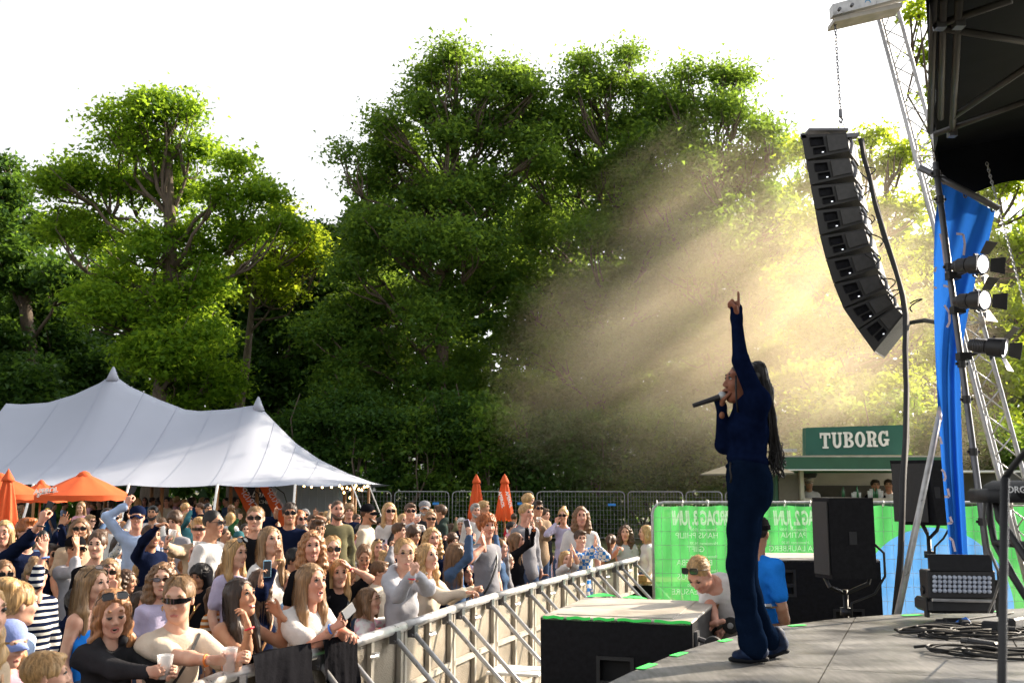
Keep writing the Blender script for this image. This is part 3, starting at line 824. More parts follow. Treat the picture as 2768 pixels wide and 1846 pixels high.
PEOPLE = []
HV = random.Random(5)
def person(hw, H, face_yaw, body_yaw=None, pitch=0.0, roll=0.0, sex='f', skin='fair', hair='long', hc='brown', shirt='white', sleeve='short', arms=None, glasses=None, hat=None, hatc='black', mouth='closed',
           lod=1, label='', group='people in the festival crowd', lean=0.0, legs='jeans', build=1.0, ground=0.0, seated=False, extra=None, stoop=0.0, eyes='open', neckline=True, skirt=False, beard=False, voxel=None):
    """hw: world position of the head centre. H: standing height used for proportions. yaw 0 looks at the camera, + turns to the image right.
       arms: dict L / R -> (target world or None, hand pose, elbow hint). L is the arm at the person's own +X side before turning."""
    by = face_yaw if body_yaw is None else body_yaw
    s = H / 1.72; rz = math.radians(by)
    hw = Vector(hw)
    R = Matrix.Rotation(rz, 4, 'Z')
    root_xy = hw + R @ Vector((0, (lean * 0.55 + stoop * 0.16) * s - 0.03 * s, 0))
    root = Vector((root_xy.x, root_xy.y, ground))
    inv = (Matrix.Translation(root) @ R).inverted()
    hc_ = inv @ hw                                   # head centre, local
    fem = sex == 'f'
    neck = hc_ + Vector((0, 0.035 + stoop * .09, -0.135 + stoop * .05)) * s
    chest_top = neck + Vector((0, 0.012, -0.045)) * s
    dl = hc_.z + stoop * .12 * s                                       # everything hangs from the head
    sw = (0.134 if fem else 0.160) * s * build ** 0.7
    sh_z = dl - 0.245 * s
    lean_y = lambda z: (hc_.y + (0.03 + .16 * stoop) * s) * max(0.0, min(1.0, (z - (dl - 0.75 * s)) / (0.60 * s)))
    pel_z = dl - 0.70 * s
    if seated: leg_len = 0.45
    sh = {}
    for side, sx in (('L', 1), ('R', -1)):
        sh[side] = Vector((sx * sw, lean_y(sh_z) + 0.012, sh_z))
    J = {}
    l1, l2 = 0.285 * s, 0.250 * s
    arms = arms or {}
    for side, sx in (('L', 1), ('R', -1)):
        a = arms.get(side)
        if a is None or a[0] is None:
            e = sh[side] + Vector((sx * 0.05, 0.03, -0.27)) * s; w = e + Vector((-sx * 0.01, -0.10, -0.225)) * s
            pose = 'relax' if a is None else a[1]
            S1 = sh[side]
        else:
            T = inv @ Vector(a[0]); pose = a[1]
            pole = a[2] if len(a) > 2 and a[2] is not None else Vector((sx * 0.6, 0.25, -1))
            S1 = sh[side].copy()
            if T.z > sh_z + 0.1: S1 = S1 + Vector((-sx * 0.012, 0, 0.035)) * s
            fd = (T - S1).normalized()
            e, w = ik(S1, T - fd * 0.0, l1, l2, Vector(pole))
            sh[side] = S1
        J[side] = (S1, e, w, pose, a)
    # ---- skin
    f = Field()
    bw = build
    ch_r, wa_r = (0.122, 0.100) if fem else (0.138, 0.116)
    cz = lambda z: Vector((0, lean_y(z) + 0.01, z))
    nrm = (0, 1, 0)
    f.cap(neck + Vector((0, 0, 0.01)), chest_top, 0.048 * s if fem else 0.056 * s, 0.06 * s, k=0.04)
    f.cap(sh['L'] + Vector((-0.03, 0, 0)), sh['R'] + Vector((0.03, 0, 0)), 0.044 * s, k=0.04)
    f.cap(chest_top + Vector((0, 0.01, -0.02)) * s, sh['L'] + Vector((-0.02, 0.0, 0.0)), 0.05 * s, 0.045 * s, k=0.05)
    f.cap(chest_top + Vector((0, 0.01, -0.02)) * s, sh['R'] + Vector((0.02, 0.0, 0.0)), 0.05 * s, 0.045 * s, k=0.05)
    f.cap(cz(sh_z - 0.07 * s), cz(sh_z - 0.22 * s), (ch_r - .006) * s * bw, (wa_r - .006) * s * bw, k=0.05, n=nrm, sc=1.5)
    f.cap(cz(sh_z - 0.22 * s), cz(pel_z), wa_r * s * bw, 0.135 * s * bw, k=0.05, n=nrm, sc=1.4)
    if fem:
        for sx in (-1, 1): f.ell(cz(sh_z - 0.175 * s) + Vector((sx * 0.058, -0.062, 0)) * s, (0.050 * s * bw, 0.040 * s * bw, 0.050 * s * bw), 0.05)
    hipw = 0.085 * s
    knees = {}
    for side, sx in (('L', 1), ('R', -1)):
        hp = Vector((sx * hipw, 0.01, pel_z - 0.04 * s))
        if seated:
            kn = Vector((sx * 0.10 * s, -0.42 * s, pel_z - 0.02)); an = Vector((sx * 0.10 * s, -0.40 * s, 0.07)); th_r, kn_r = 0.075, 0.055
        else:
            an = Vector((sx * 0.095 * s, 0.03, 0.06)); kn = (hp + an) / 2 + Vector((0, -0.03, 0.0)); th_r, kn_r = 0.082, 0.055
        knees[side] = (hp, kn, an)
        f.cap(hp, kn, th_r * s * bw, kn_r * s * bw, k=0.03); f.cap(kn, an, kn_r * s, 0.036 * s, k=0.02)
        f.cap(an + Vector((0, 0.02, -0.02)), an + Vector((0, -0.13, -0.03)), 0.032, 0.026, k=0.02)
    ar = 1.12 if not fem else 1.0
    ar *= bw ** 0.7
    for side in 'LR':
        S1, e, w, pose, a = J[side]
        f.cap(S1, e, 0.047 * s * ar, 0.036 * s * ar, k=0.03); f.cap(e, e + (w - e) * 0.35, 0.037 * s * ar, 0.037 * s * ar, k=0.02)
        f.cap(e + (w - e) * 0.3, w, 0.036 * s * ar, 0.0245 * s * ar, k=0.02)
    vx = voxel or {0: 0.019, 1: 0.026, 2: 0.036}[lod]
    V, Q = f.mesh(vx)
    parts = [(V, Q, 0)]
    hs = s ** 0.5 * 1.0
    for side in 'LR':
        S1, e, w, pose, a = J[side]
        hv, hq = hand(pose, lod)
        fd = (w - e).normalized()
        pd = Vector((0, -1, 0))
        if a is not None and len(a) > 3 and a[3] is not None:
            pd = (inv.to_3x3() @ Vector(a[3]))
        if a is not None and len(a) > 4 and a[4] is not None:
            fd = (inv.to_3x3() @ Vector(a[4])).normalized()
        elif a is None or a[0] is None: pd = Vector((-1 if side == 'L' else 1, 0, 0))
        Rm = RotM(fd, pd)
        # thumb side: keep it on the anatomical side
        mir = 1
        x = Rm @ Vector((1, 0, 0))
        # left-side arm (+X): palm forward, fingers up -> thumb towards -X
        ref = fd.cross(pd) * (1 if side == 'L' else -1)
        if x.dot(ref) < 0: mir = -1
        hsz = 0.98 * s if not fem else 0.92 * s
        Mh = Matrix.Translation(w) @ Rm.to_4x4() @ Matrix.Diagonal((mir * hsz, hsz, hsz, 1))
        q2 = hq if mir > 0 else hq[:, ::-1]
        parts.append((xf(hv, Mh), q2, 0))
        J[side] = (S1, e, w, pose, a, Mh)
    fy, fp = math.radians(face_yaw - by), math.radians(pitch)
    Hm = Matrix.Translation(hc_) @ Matrix.Rotation(fy, 4, 'Z') @ Matrix.Rotation(-fp, 4, 'X') @ Matrix.Rotation(math.radians(roll), 4, 'Y') @ Matrix.Diagonal((s ** 0.6 * 1.03 * HV.uniform(.93, 1.07), s ** 0.6 * 1.03 * HV.uniform(.96, 1.04), s ** 0.6 * 1.03 * HV.uniform(.95, 1.05), 1))
    hv, hq, hm = head(fem, mouth, lod, eyes)
    parts.append((xf(hv, Hm), hq, hm))
    V, Q, mi = join(parts)
    browm = HM.get(hc if hc not in ('blonde', 'white') else 'darkblonde')
    me = np_mesh('person', V, Q, [SK[skin], M['eyewhite'], M['iris'], browm, M['lip'], M['teeth']], mi, True)
    P = link_obj('person', me)
    P.location = root; P.rotation_euler = (0, 0, rz)
    ROOTM[P.name] = Matrix.Translation(root) @ R
    tag(P, label, 'person', group)
    # ---- shirt
    g = Field(); o = 0.008
    loose = {'hoodie': 0.010, 'jacket': 0.008}.get(sleeve, 0)
    lv = 'long' if sleeve in ('hoodie', 'jacket', 'long') else sleeve
    top = sh_z - (0.07 * s if lv == 'tank' else 0.0)
    if lv != 'tank':
        g.cap(sh['L'] + Vector((-0.03, 0, -0.005)), sh['R'] + Vector((0.03, 0, -0.005)), 0.044 * s + o + loose, k=0.03)
        g.cap(chest_top + Vector((0, 0.012, -0.035)) * s, sh['L'] + Vector((-0.02, 0.005, 0.0)), 0.050 * s + o, 0.045 * s + o, k=0.05)
        g.cap(chest_top + Vector((0, 0.012, -0.035)) * s, sh['R'] + Vector((0.02, 0.005, 0.0)), 0.050 * s + o, 0.045 * s + o, k=0.05)
    g.cap(cz(sh_z - (0.07 if lv != 'tank' else 0.14) * s), cz(sh_z - 0.22 * s), ch_r * s * bw + o + loose, wa_r * s * bw + o * 1.3 + loose, k=0.05, n=nrm, sc=1.38)
    g.cap(cz(sh_z - 0.22 * s), cz(pel_z - 0.06 * s), wa_r * s * bw + o * 1.4 + loose, 0.140 * s * bw + o * 1.8 + loose, k=0.05, n=nrm, sc=1.28)
    if fem:
        for sx in (-1, 1): g.ell(cz(sh_z - 0.175 * s) + Vector((sx * 0.058, -0.062, 0)) * s, (0.050 * s * bw + o, 0.040 * s * bw + o, 0.050 * s * bw + o), 0.06)
    if lv == 'tank':
        for sx, sd in ((1, 'L'), (-1, 'R')): g.cap(cz(sh_z - 0.12 * s) + Vector((sx * 0.075 * s, -0.06 * s, 0)), Vector((sx * 0.085 * s, sh['L'].y, sh_z + 0.048 * s)), 0.012, k=0.01); g.cap(Vector((sx * 0.085 * s, sh['L'].y + 0.02, sh_z + 0.046 * s)), cz(sh_z - 0.12 * s) + Vector((sx * 0.075 * s, 0.08 * s, 0)), 0.012, k=0.01)
    for side in 'LR':
        S1, e, w = J[side][:3]
        if lv == 'short':
            m = S1 + (e - S1) * 0.68
            g.cap(S1, m, 0.046 * s * ar + o, 0.043 * s * ar + o + 0.006, k=0.025)
        elif lv == 'long':
            g.cap(S1, e, 0.046 * s * ar + o + loose, 0.037 * s * ar + o + loose, k=0.025)
            m = e + (w - e) * 0.93
            g.cap(e, m, 0.039 * s * ar + o + loose, 0.027 * s * ar + o * 0.8 + loose * 0.6, k=0.03)
        elif lv == 'push':
            g.cap(S1, e, 0.048 * s * ar + o, 0.038 * s * ar + o + 0.002, k=0.04)
            m = e + (w - e) * 0.45
            g.cap(e, m, 0.039 * s * ar + o, 0.034 * s * ar + o, k=0.03)
    if sleeve == 'hoodie':
        hn = neck + Vector((0, 0.07, 0.0)) * s
        for j in range(9):
            a0, a1 = -0.3 + j * (math.pi + 0.6) / 9, -0.3 + (j + 1) * (math.pi + 0.6) / 9
            q = lambda a: neck + Vector((math.cos(a) * 0.085, math.sin(a) * 0.075, -0.005 + 0.03 * math.sin(a))) * s
            g.cap(q(a0), q(a1), 0.032 * s, k=0.02)
    elif sleeve in ('jacket',):
        for j in range(8):
            a0, a1 = -0.7 + j * (math.pi + 1.4) / 8, -0.7 + (j + 1) * (math.pi + 1.4) / 8
            q = lambda a: neck + Vector((math.cos(a) * 0.078, math.sin(a) * 0.07, -0.012)) * s
            g.cap(q(a0) + Vector((0, 0, -0.02)), q(a1) + Vector((0, 0, 0.0)), 0.020 * s, k=0.015)
    if stoop < .5: g.cut(neck + Vector((0, -0.045, 0.025)) * s, ((0.062 if sleeve == 'jacket' else 0.078) * s, 0.085 * s, (0.11 if sleeve == 'jacket' else 0.082) * s), 0.012)
    seed = len(PEOPLE)
    w1 = wav(seed, 0.0080, 30, 30, 38); w2 = wav(seed + 500, 0.0048, 60, 60, 110)
    sv, sq = g.mesh({0: .0145, 1: .0225, 2: .034}[lod] if not voxel else voxel, (lambda X, Y, Z: np.minimum(w1(X, Y, Z) + w2(X, Y, Z), .003) - .003))
    sname = {'hoodie': 'hoodie', 'jacket': 'jacket', 'tank': 'tank_top', 'long': 'sweater', 'push': 'sweater'}.get(sleeve, 'shirt')
    so = link_obj(sname, np_mesh(sname, sv, sq, [cloth(shirt)], None, True), P)
    if seed % 4 == 1 and lod < 2 and not seated:
        q = MB(); pts = []
        for j in range(9):
            t = j / 8; x_ = (.13 - .27 * t) * s; z_ = sh_z + (.045 - .46 * t) * s
            pts.append(Vector((x_, lean_y(z_) + .01 - (.118 * bw + .012) * s * math.sqrt(max(.05, 1 - (x_ / (.17 * s * bw)) ** 2)) * min(1, .35 + t * 2.2), z_)))
        q.tube(pts, .011, 4); q.build('bag_strap', M['black'] if seed % 8 == 1 else M['pole_wood'], P)
    # ---- trousers
    if legs:
        t = Field()
        for side in 'LR':
            hp, kn, an = knees[side]
            t.cap(hp, kn, 0.088 * s * bw, 0.066 * s * bw, k=0.03); t.cap(kn, an + Vector((0, 0, 0.03)), 0.066 * s, 0.055 * s, k=0.02)
        t.cap(cz(pel_z + 0.02), Vector((0, 0.01, pel_z - 0.05 * s)), 0.150 * s * bw, 0.150 * s * bw, k=0.05, n=nrm, sc=1.4)
        tv, tq = t.mesh(.06)
        link_obj('trousers', np_mesh('trousers', tv, tq, [cloth(legs)], None, True), P)
    # ---- hair, hats, glasses
    hoff = Hm @ Matrix.Diagonal((1.0, 1.0, 1.0, 1))
    if hair:
        st = hair
        o = link_obj('hair', hair_mesh(st, lod), P); o.matrix_local = hoff
        o.material_slots[0].link = 'OBJECT'; o.material_slots[0].material = HM[hc]
    if beard:
        def bb():
            f2 = Field()
            for j in range(10):
                a0, a1 = -1.45 + j * 0.29, -1.16 + j * 0.29
                q = lambda a: Vector((0.064 * math.sin(a), -0.022 - 0.066 * math.cos(a), -0.078 - 0.022 * math.cos(a) + 0.035 * abs(math.sin(a)) ** 3))
                f2.cap(q(a0), q(a1), 0.0175 if abs(a0) < 1 else 0.012, k=0.02)
            f2.cap((-0.022, -0.088, -0.052), (0.022, -0.088, -0.052), 0.006, k=0.01)
            f2.cut((0, -0.102, -0.065), (0.018, 0.012, 0.006), 0.004)
            v, q = f2.mesh(0.008, lambda X, Y, Z: 0.0015 * np.sin(X * 400) * np.sin(Z * 300)); return np_mesh('beard', v, q, [HM['brown']], None, True)
        obj_shared(('beard',), 'beard', bb, HM[hc], P, hoff)
    if hat == 'hood':
        def hd():
            f2 = Field(); f2.ell((0, 0.035, 0.025), (0.118, 0.125, 0.125)); f2.ell((0, 0.05, -0.08), (0.115, 0.10, 0.09), 0.05); f2.cut((0, -0.10, -0.02), (0.078, 0.13, 0.118), 0.02)
            v, q = f2.mesh(0.011, wav(7, 0.004, 50)); return np_mesh('hood', v, q, [cloth('black')], None, True)
        obj_shared(('hood',), 'hood', hd, cloth(hatc), P, hoff)
    elif hat:
        obj_shared(('hat', hat), {'cap': 'cap', 'capback': 'cap', 'bucket': 'bucket_hat', 'beanie': 'beanie'}[hat], lambda: me_of(cap_me(hat), [M['black']], auto=50), cloth(hatc), P, hoff)
    if glasses:
        kind, up = (glasses[:-3], True) if glasses.endswith('_up') else (glasses, False)
        mx = hoff
        if up: mx = hoff @ Matrix.Translation((0, 0.002, 0.036)) @ Matrix.Rotation(math.radians(-42), 4, 'X') @ Matrix.Diagonal((1.1, 1.1, 1.1, 1))
        if kind == 'brown': kk, lm, fm = 'oval', M['shade_brown'], M['black']
        else: kk, lm, fm = kind, M['shade'], (M['wire'] if kind == 'clear' else M['black'])
        key = ('gl', kk)
        if key not in _shared: _shared[key] = me_of(glasses_me(kk), [lm, fm])
        o = link_obj('sunglasses' if kind != 'clear' else 'glasses', _shared[key], P); o.matrix_local = mx
        for i_, mm in enumerate((lm, fm)):
            if i_ < len(o.material_slots): o.material_slots[i_].link = 'OBJECT'; o.material_slots[i_].material = mm
    if extra: extra(P, Hm, J, neck, sh, s)
    Wm = ROOTM[P.name]
    info = dict(P=P, J=J, Hm=Hm, neck=neck, W=Wm, s=s, sh=sh)
    for side in 'LR':
        info['hand' + side] = Wm @ J[side][5]
    PEOPLE.append(P)
    return info
# ---------------------------------------------------------------- ground, grass, sky-side setting
mb = MB()
def gnd(u, v):
    x = -420 + 840 * u; y = -30 + 560 * v
    return (x, y, 0.0)
mb.grid(gnd, 60, 40)
o = mb.build('ground', M['grassy']); tag(o, kind='structure')
o.location.z = 0

rs = np.random.RandomState(3)
n = 26000
gx = rs.uniform(-14, 14, n); gy = rs.uniform(9.0, 40, n)
k = (gx > (gy - 30) * 0.1 - 7)
gx, gy = gx[k], gy[k]; n = len(gx)
hh = rs.uniform(0.03, 0.09, n); a = rs.uniform(0, 6.28, n)
tip = np.stack([gx + 0.4 * hh * np.cos(a), gy + 0.4 * hh * np.sin(a), hh], 1)
w = 0.012
p0 = np.stack([gx - w * np.sin(a), gy + w * np.cos(a), np.zeros(n)], 1); p1 = np.stack([gx + w * np.sin(a), gy - w * np.cos(a), np.zeros(n)], 1)
V = np.stack([p0, p1, tip], 1).reshape(-1, 3); Q = np.arange(n * 3).reshape(-1, 3)
M['grass'] = leafmat('grass blades', (0.05, 0.10, 0.02), (0.13, 0.17, 0.04), (0.25, 0.35, 0.05), 0.4)
tag(link_obj('grass', np_mesh('grass', V, Q, [M['grass']])), 'short trodden grass between the crowd and the wire fence', 'grass', kind='stuff')

# ---------------------------------------------------------------- trees
def leaves(C, r_leaf, seed, flat=0.55, up=0.5):
    """C (n,3) leaf positions, rhombus leaves"""
    rs = np.random.RandomState(seed); n = len(C)
    nr = rs.normal(0, 1, (n, 3)); nr[:, 2] = np.abs(nr[:, 2]) + up; nr /= np.linalg.norm(nr, axis=1, keepdims=True)
    t = rs.normal(0, 1, (n, 3)); t -= nr * (t * nr).sum(1, keepdims=True); t /= np.linalg.norm(t, axis=1, keepdims=True)
    b = np.cross(nr, t); L = r_leaf * rs.uniform(0.6, 1.35, n)[:, None]
    t = t * L; b = b * L * flat
    fold = nr * L * 0.15
    V = np.stack([C - t * 1.1, C + t * .35 + b * 1.25 + fold, C + t * .75 - b * .85], 1).reshape(-1, 3)
    return V, np.arange(n * 3).reshape(-1, 3)

def crown_points(lobes, dens, seed, spray_r=0.75, per=26, squash=0.42):
    rs = np.random.RandomState(seed); out = []
    more = []
    for c, r in lobes:
        more.append((np.array(c, float), r * .86))
        for _ in range(3):
            d = rs.normal(0, 1, 3); d /= np.linalg.norm(d); more.append((np.array(c, float) + d * r * rs.uniform(.55, 1.0) * np.array([1, 1, .8]), r * rs.uniform(.25, .5)))
    lobes = more
    for c, r in lobes:
        ns = max(3, int(dens * r * r))
        d = rs.normal(0, 1, (ns, 3)); d /= np.linalg.norm(d, axis=1, keepdims=True)
        rad = r * (rs.uniform(0.0, 1, ns) ** 0.5) * (1 + 0.15 * rs.normal(0, 1, ns))
        sc = np.array(c)[None] + d * rad[:, None] * np.array([1, 1, 0.85])
        m = per
        q = rs.normal(0, 1, (ns, m, 3)); q *= np.array([1, 1, squash]) * spray_r * 0.55
        # sprays droop outwards
        q[:, :, 2] -= 0.25 * (q[:, :, 0] * d[:, None, 0] + q[:, :, 1] * d[:, None, 1])
        sz = rs.uniform(0.55, 1.3, ns)[:, None, None]
        out.append((sc[:, None] + q * sz).reshape(-1, 3))
    return np.concatenate(out)

def limb(mb, a, b, r0, r1, rs, wig=0.12, n=7):
    a, b = Vector(a), Vector(b); L = (b - a).length; pts = []; rr = []
    o = Vector((0, 0, 0))
    for i in range(n):
        t = i / (n - 1)
        o = o + Vector(rs.normal(0, 1, 3)) * L * wig * 0.4 * (0 if i in (0, n - 1) else 1)
        p = a.lerp(b, t) + o * math.sin(math.pi * t) + Vector((0, 0, -0.10 * L * math.sin(math.pi * t)))
        pts.append(p); rr.append(r0 + (r1 - r0) * t)
    mb.tube(pts, rr, 6)
    return pts

def tree(name, label, Y, lobes_px, leaf, trunk_px, seed, dens=26, size=0.13, spread=1.0, per=26, spray=0.75, trunk_r=0.4, group='trees behind the festival ground', limbs=True, depth_jit=0.75, base_y=None, low=0.02):
    """lobes in picture units of the 2351-wide view: (x, y, r[, depth offset])"""
    rs = np.random.RandomState(seed)
    L = []
    for q in lobes_px:
        x, y, r = q[:3]; dz = q[3] if len(q) > 3 else rs.uniform(-depth_jit, depth_jit) * r * 1.17737 * Y / F * 1.6
        c = at(*S(x, y), Y + dz); L.append((c, r * 1.17737 * (Y + dz) / F))
    if name == 'beech_tree':
        for c, r in list(L):
            L.append((c + Vector((rs.normal(0, .5) * r, -r * rs.uniform(.8, 1.6), -r * rs.uniform(.3, .9))), r * rs.uniform(.5, .75)))
    tb = at(*S(trunk_px, 1130), Y); tb.z = 0
    T = thing(name, label, 'tree', tb, 0, group)
    base = tb
    C = crown_points([(np.array(c - base), r) for c, r in L], dens, seed, spray, per)
    C = C[C[:, 2] > low]
    V, Q = leaves(C, size, seed + 1)
    link_obj('crown', np_mesh('crown', V, Q, [leaf]), T)
    mb = MB()
    top = max(L, key=lambda q: q[0].z)[0] - base
    ts = [Vector((0, 0, -0.1)), Vector((rs.normal(0, .25), rs.normal(0, .2), top.z * 0.25)), Vector((top.x * 0.25 + rs.normal(0, .4), rs.normal(0, .3), top.z * 0.5)), Vector((top.x * 0.6 + rs.normal(0, .5), top.y * 0.5, top.z * 0.75)), top]
    mb.tube(ts, [trunk_r * 1.25, trunk_r, trunk_r * 0.75, trunk_r * 0.45, trunk_r * 0.12], 10)
    mb.build('trunk', M['bark'], T, smooth=True)
    if limbs:
        mb = MB()
        for c, r in L:
            c = c - base
            t = min(0.72, max(0.15, (c.z - 0.35 * Vector((c.x, c.y)).length) / max(top.z, 1) * 0.85))
            j = t * 4; i = int(j); a = ts[i].lerp(ts[min(i + 1, 4)], j - i)
            pts = limb(mb, a, c, trunk_r * 0.36 * (1 - t * 0.5), 0.04, rs)
            for _ in range(4):
                d = Vector(rs.normal(0, 1, 3)).normalized() * r * 0.85
                limb(mb, pts[4], c + d, 0.07, 0.018, rs, n=5)
        mb.build('limb', M['bark'], T, smooth=True)
    return T

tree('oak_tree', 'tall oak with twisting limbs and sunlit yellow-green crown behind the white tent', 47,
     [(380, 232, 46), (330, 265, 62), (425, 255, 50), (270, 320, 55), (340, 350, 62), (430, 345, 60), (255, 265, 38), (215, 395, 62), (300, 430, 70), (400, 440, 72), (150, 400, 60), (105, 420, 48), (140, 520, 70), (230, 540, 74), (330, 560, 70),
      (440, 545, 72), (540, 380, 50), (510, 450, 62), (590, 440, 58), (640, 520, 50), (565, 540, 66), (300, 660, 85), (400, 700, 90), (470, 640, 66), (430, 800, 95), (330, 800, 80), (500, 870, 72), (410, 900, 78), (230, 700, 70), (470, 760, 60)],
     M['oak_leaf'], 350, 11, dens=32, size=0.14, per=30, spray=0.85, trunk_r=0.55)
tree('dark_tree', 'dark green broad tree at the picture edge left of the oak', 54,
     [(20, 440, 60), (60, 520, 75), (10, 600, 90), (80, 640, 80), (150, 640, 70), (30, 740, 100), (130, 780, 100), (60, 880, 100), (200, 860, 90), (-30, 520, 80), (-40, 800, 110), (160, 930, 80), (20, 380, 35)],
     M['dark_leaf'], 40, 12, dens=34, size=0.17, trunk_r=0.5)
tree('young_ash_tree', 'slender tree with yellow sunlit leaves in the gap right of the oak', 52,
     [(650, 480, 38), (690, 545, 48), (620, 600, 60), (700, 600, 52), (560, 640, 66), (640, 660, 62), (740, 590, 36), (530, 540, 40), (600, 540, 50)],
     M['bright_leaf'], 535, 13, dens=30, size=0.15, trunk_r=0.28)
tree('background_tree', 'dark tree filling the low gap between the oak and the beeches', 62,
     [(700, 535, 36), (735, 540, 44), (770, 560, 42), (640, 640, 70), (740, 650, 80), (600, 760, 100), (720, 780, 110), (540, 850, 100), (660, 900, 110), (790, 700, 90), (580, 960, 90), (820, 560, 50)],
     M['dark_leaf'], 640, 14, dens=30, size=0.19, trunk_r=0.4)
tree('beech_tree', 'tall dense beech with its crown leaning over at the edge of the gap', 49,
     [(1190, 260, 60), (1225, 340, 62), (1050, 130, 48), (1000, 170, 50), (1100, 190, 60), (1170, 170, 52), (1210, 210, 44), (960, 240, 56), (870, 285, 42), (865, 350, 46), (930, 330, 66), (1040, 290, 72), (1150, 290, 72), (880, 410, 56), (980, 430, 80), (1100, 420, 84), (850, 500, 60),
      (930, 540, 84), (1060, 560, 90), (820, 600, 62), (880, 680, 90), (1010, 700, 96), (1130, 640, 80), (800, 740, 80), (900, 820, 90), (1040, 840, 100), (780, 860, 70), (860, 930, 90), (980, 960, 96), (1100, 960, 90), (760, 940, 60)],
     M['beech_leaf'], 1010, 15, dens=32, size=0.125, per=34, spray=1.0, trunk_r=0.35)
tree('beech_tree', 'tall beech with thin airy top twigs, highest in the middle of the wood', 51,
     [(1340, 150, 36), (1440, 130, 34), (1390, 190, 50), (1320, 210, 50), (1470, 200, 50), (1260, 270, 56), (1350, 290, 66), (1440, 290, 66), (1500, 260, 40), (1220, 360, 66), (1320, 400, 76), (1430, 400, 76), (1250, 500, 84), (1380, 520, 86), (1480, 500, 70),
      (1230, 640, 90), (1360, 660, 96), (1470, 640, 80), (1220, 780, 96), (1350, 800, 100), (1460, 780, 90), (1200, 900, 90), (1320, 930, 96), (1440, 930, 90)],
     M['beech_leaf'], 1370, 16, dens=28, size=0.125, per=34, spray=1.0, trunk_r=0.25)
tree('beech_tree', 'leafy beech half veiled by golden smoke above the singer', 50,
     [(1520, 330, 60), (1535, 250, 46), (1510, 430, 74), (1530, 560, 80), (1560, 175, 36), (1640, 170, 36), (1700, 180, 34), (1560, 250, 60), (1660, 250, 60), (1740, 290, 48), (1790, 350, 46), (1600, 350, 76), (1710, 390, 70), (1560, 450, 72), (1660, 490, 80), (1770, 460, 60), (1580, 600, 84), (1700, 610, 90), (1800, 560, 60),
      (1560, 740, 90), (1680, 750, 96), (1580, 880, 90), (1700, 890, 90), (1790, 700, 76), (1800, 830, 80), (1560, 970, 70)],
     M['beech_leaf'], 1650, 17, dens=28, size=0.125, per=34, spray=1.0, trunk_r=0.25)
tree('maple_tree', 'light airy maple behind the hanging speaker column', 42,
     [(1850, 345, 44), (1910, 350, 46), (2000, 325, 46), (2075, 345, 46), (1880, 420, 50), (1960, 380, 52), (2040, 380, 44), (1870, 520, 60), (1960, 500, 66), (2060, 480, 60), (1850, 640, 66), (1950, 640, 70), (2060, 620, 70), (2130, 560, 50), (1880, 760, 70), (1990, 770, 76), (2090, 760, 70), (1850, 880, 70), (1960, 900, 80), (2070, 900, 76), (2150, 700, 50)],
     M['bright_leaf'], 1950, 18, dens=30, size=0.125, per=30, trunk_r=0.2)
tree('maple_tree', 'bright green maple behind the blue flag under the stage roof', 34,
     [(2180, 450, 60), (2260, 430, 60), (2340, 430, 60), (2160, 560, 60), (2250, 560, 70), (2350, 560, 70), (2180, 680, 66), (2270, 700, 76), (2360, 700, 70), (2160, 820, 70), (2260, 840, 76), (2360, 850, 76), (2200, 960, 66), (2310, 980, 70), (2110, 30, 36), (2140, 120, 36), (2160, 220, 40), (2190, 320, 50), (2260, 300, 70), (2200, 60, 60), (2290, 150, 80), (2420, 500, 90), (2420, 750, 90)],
     M['bright_leaf'], 2290, 19, dens=30, size=0.12, per=26, spray=0.6, trunk_r=0.16)
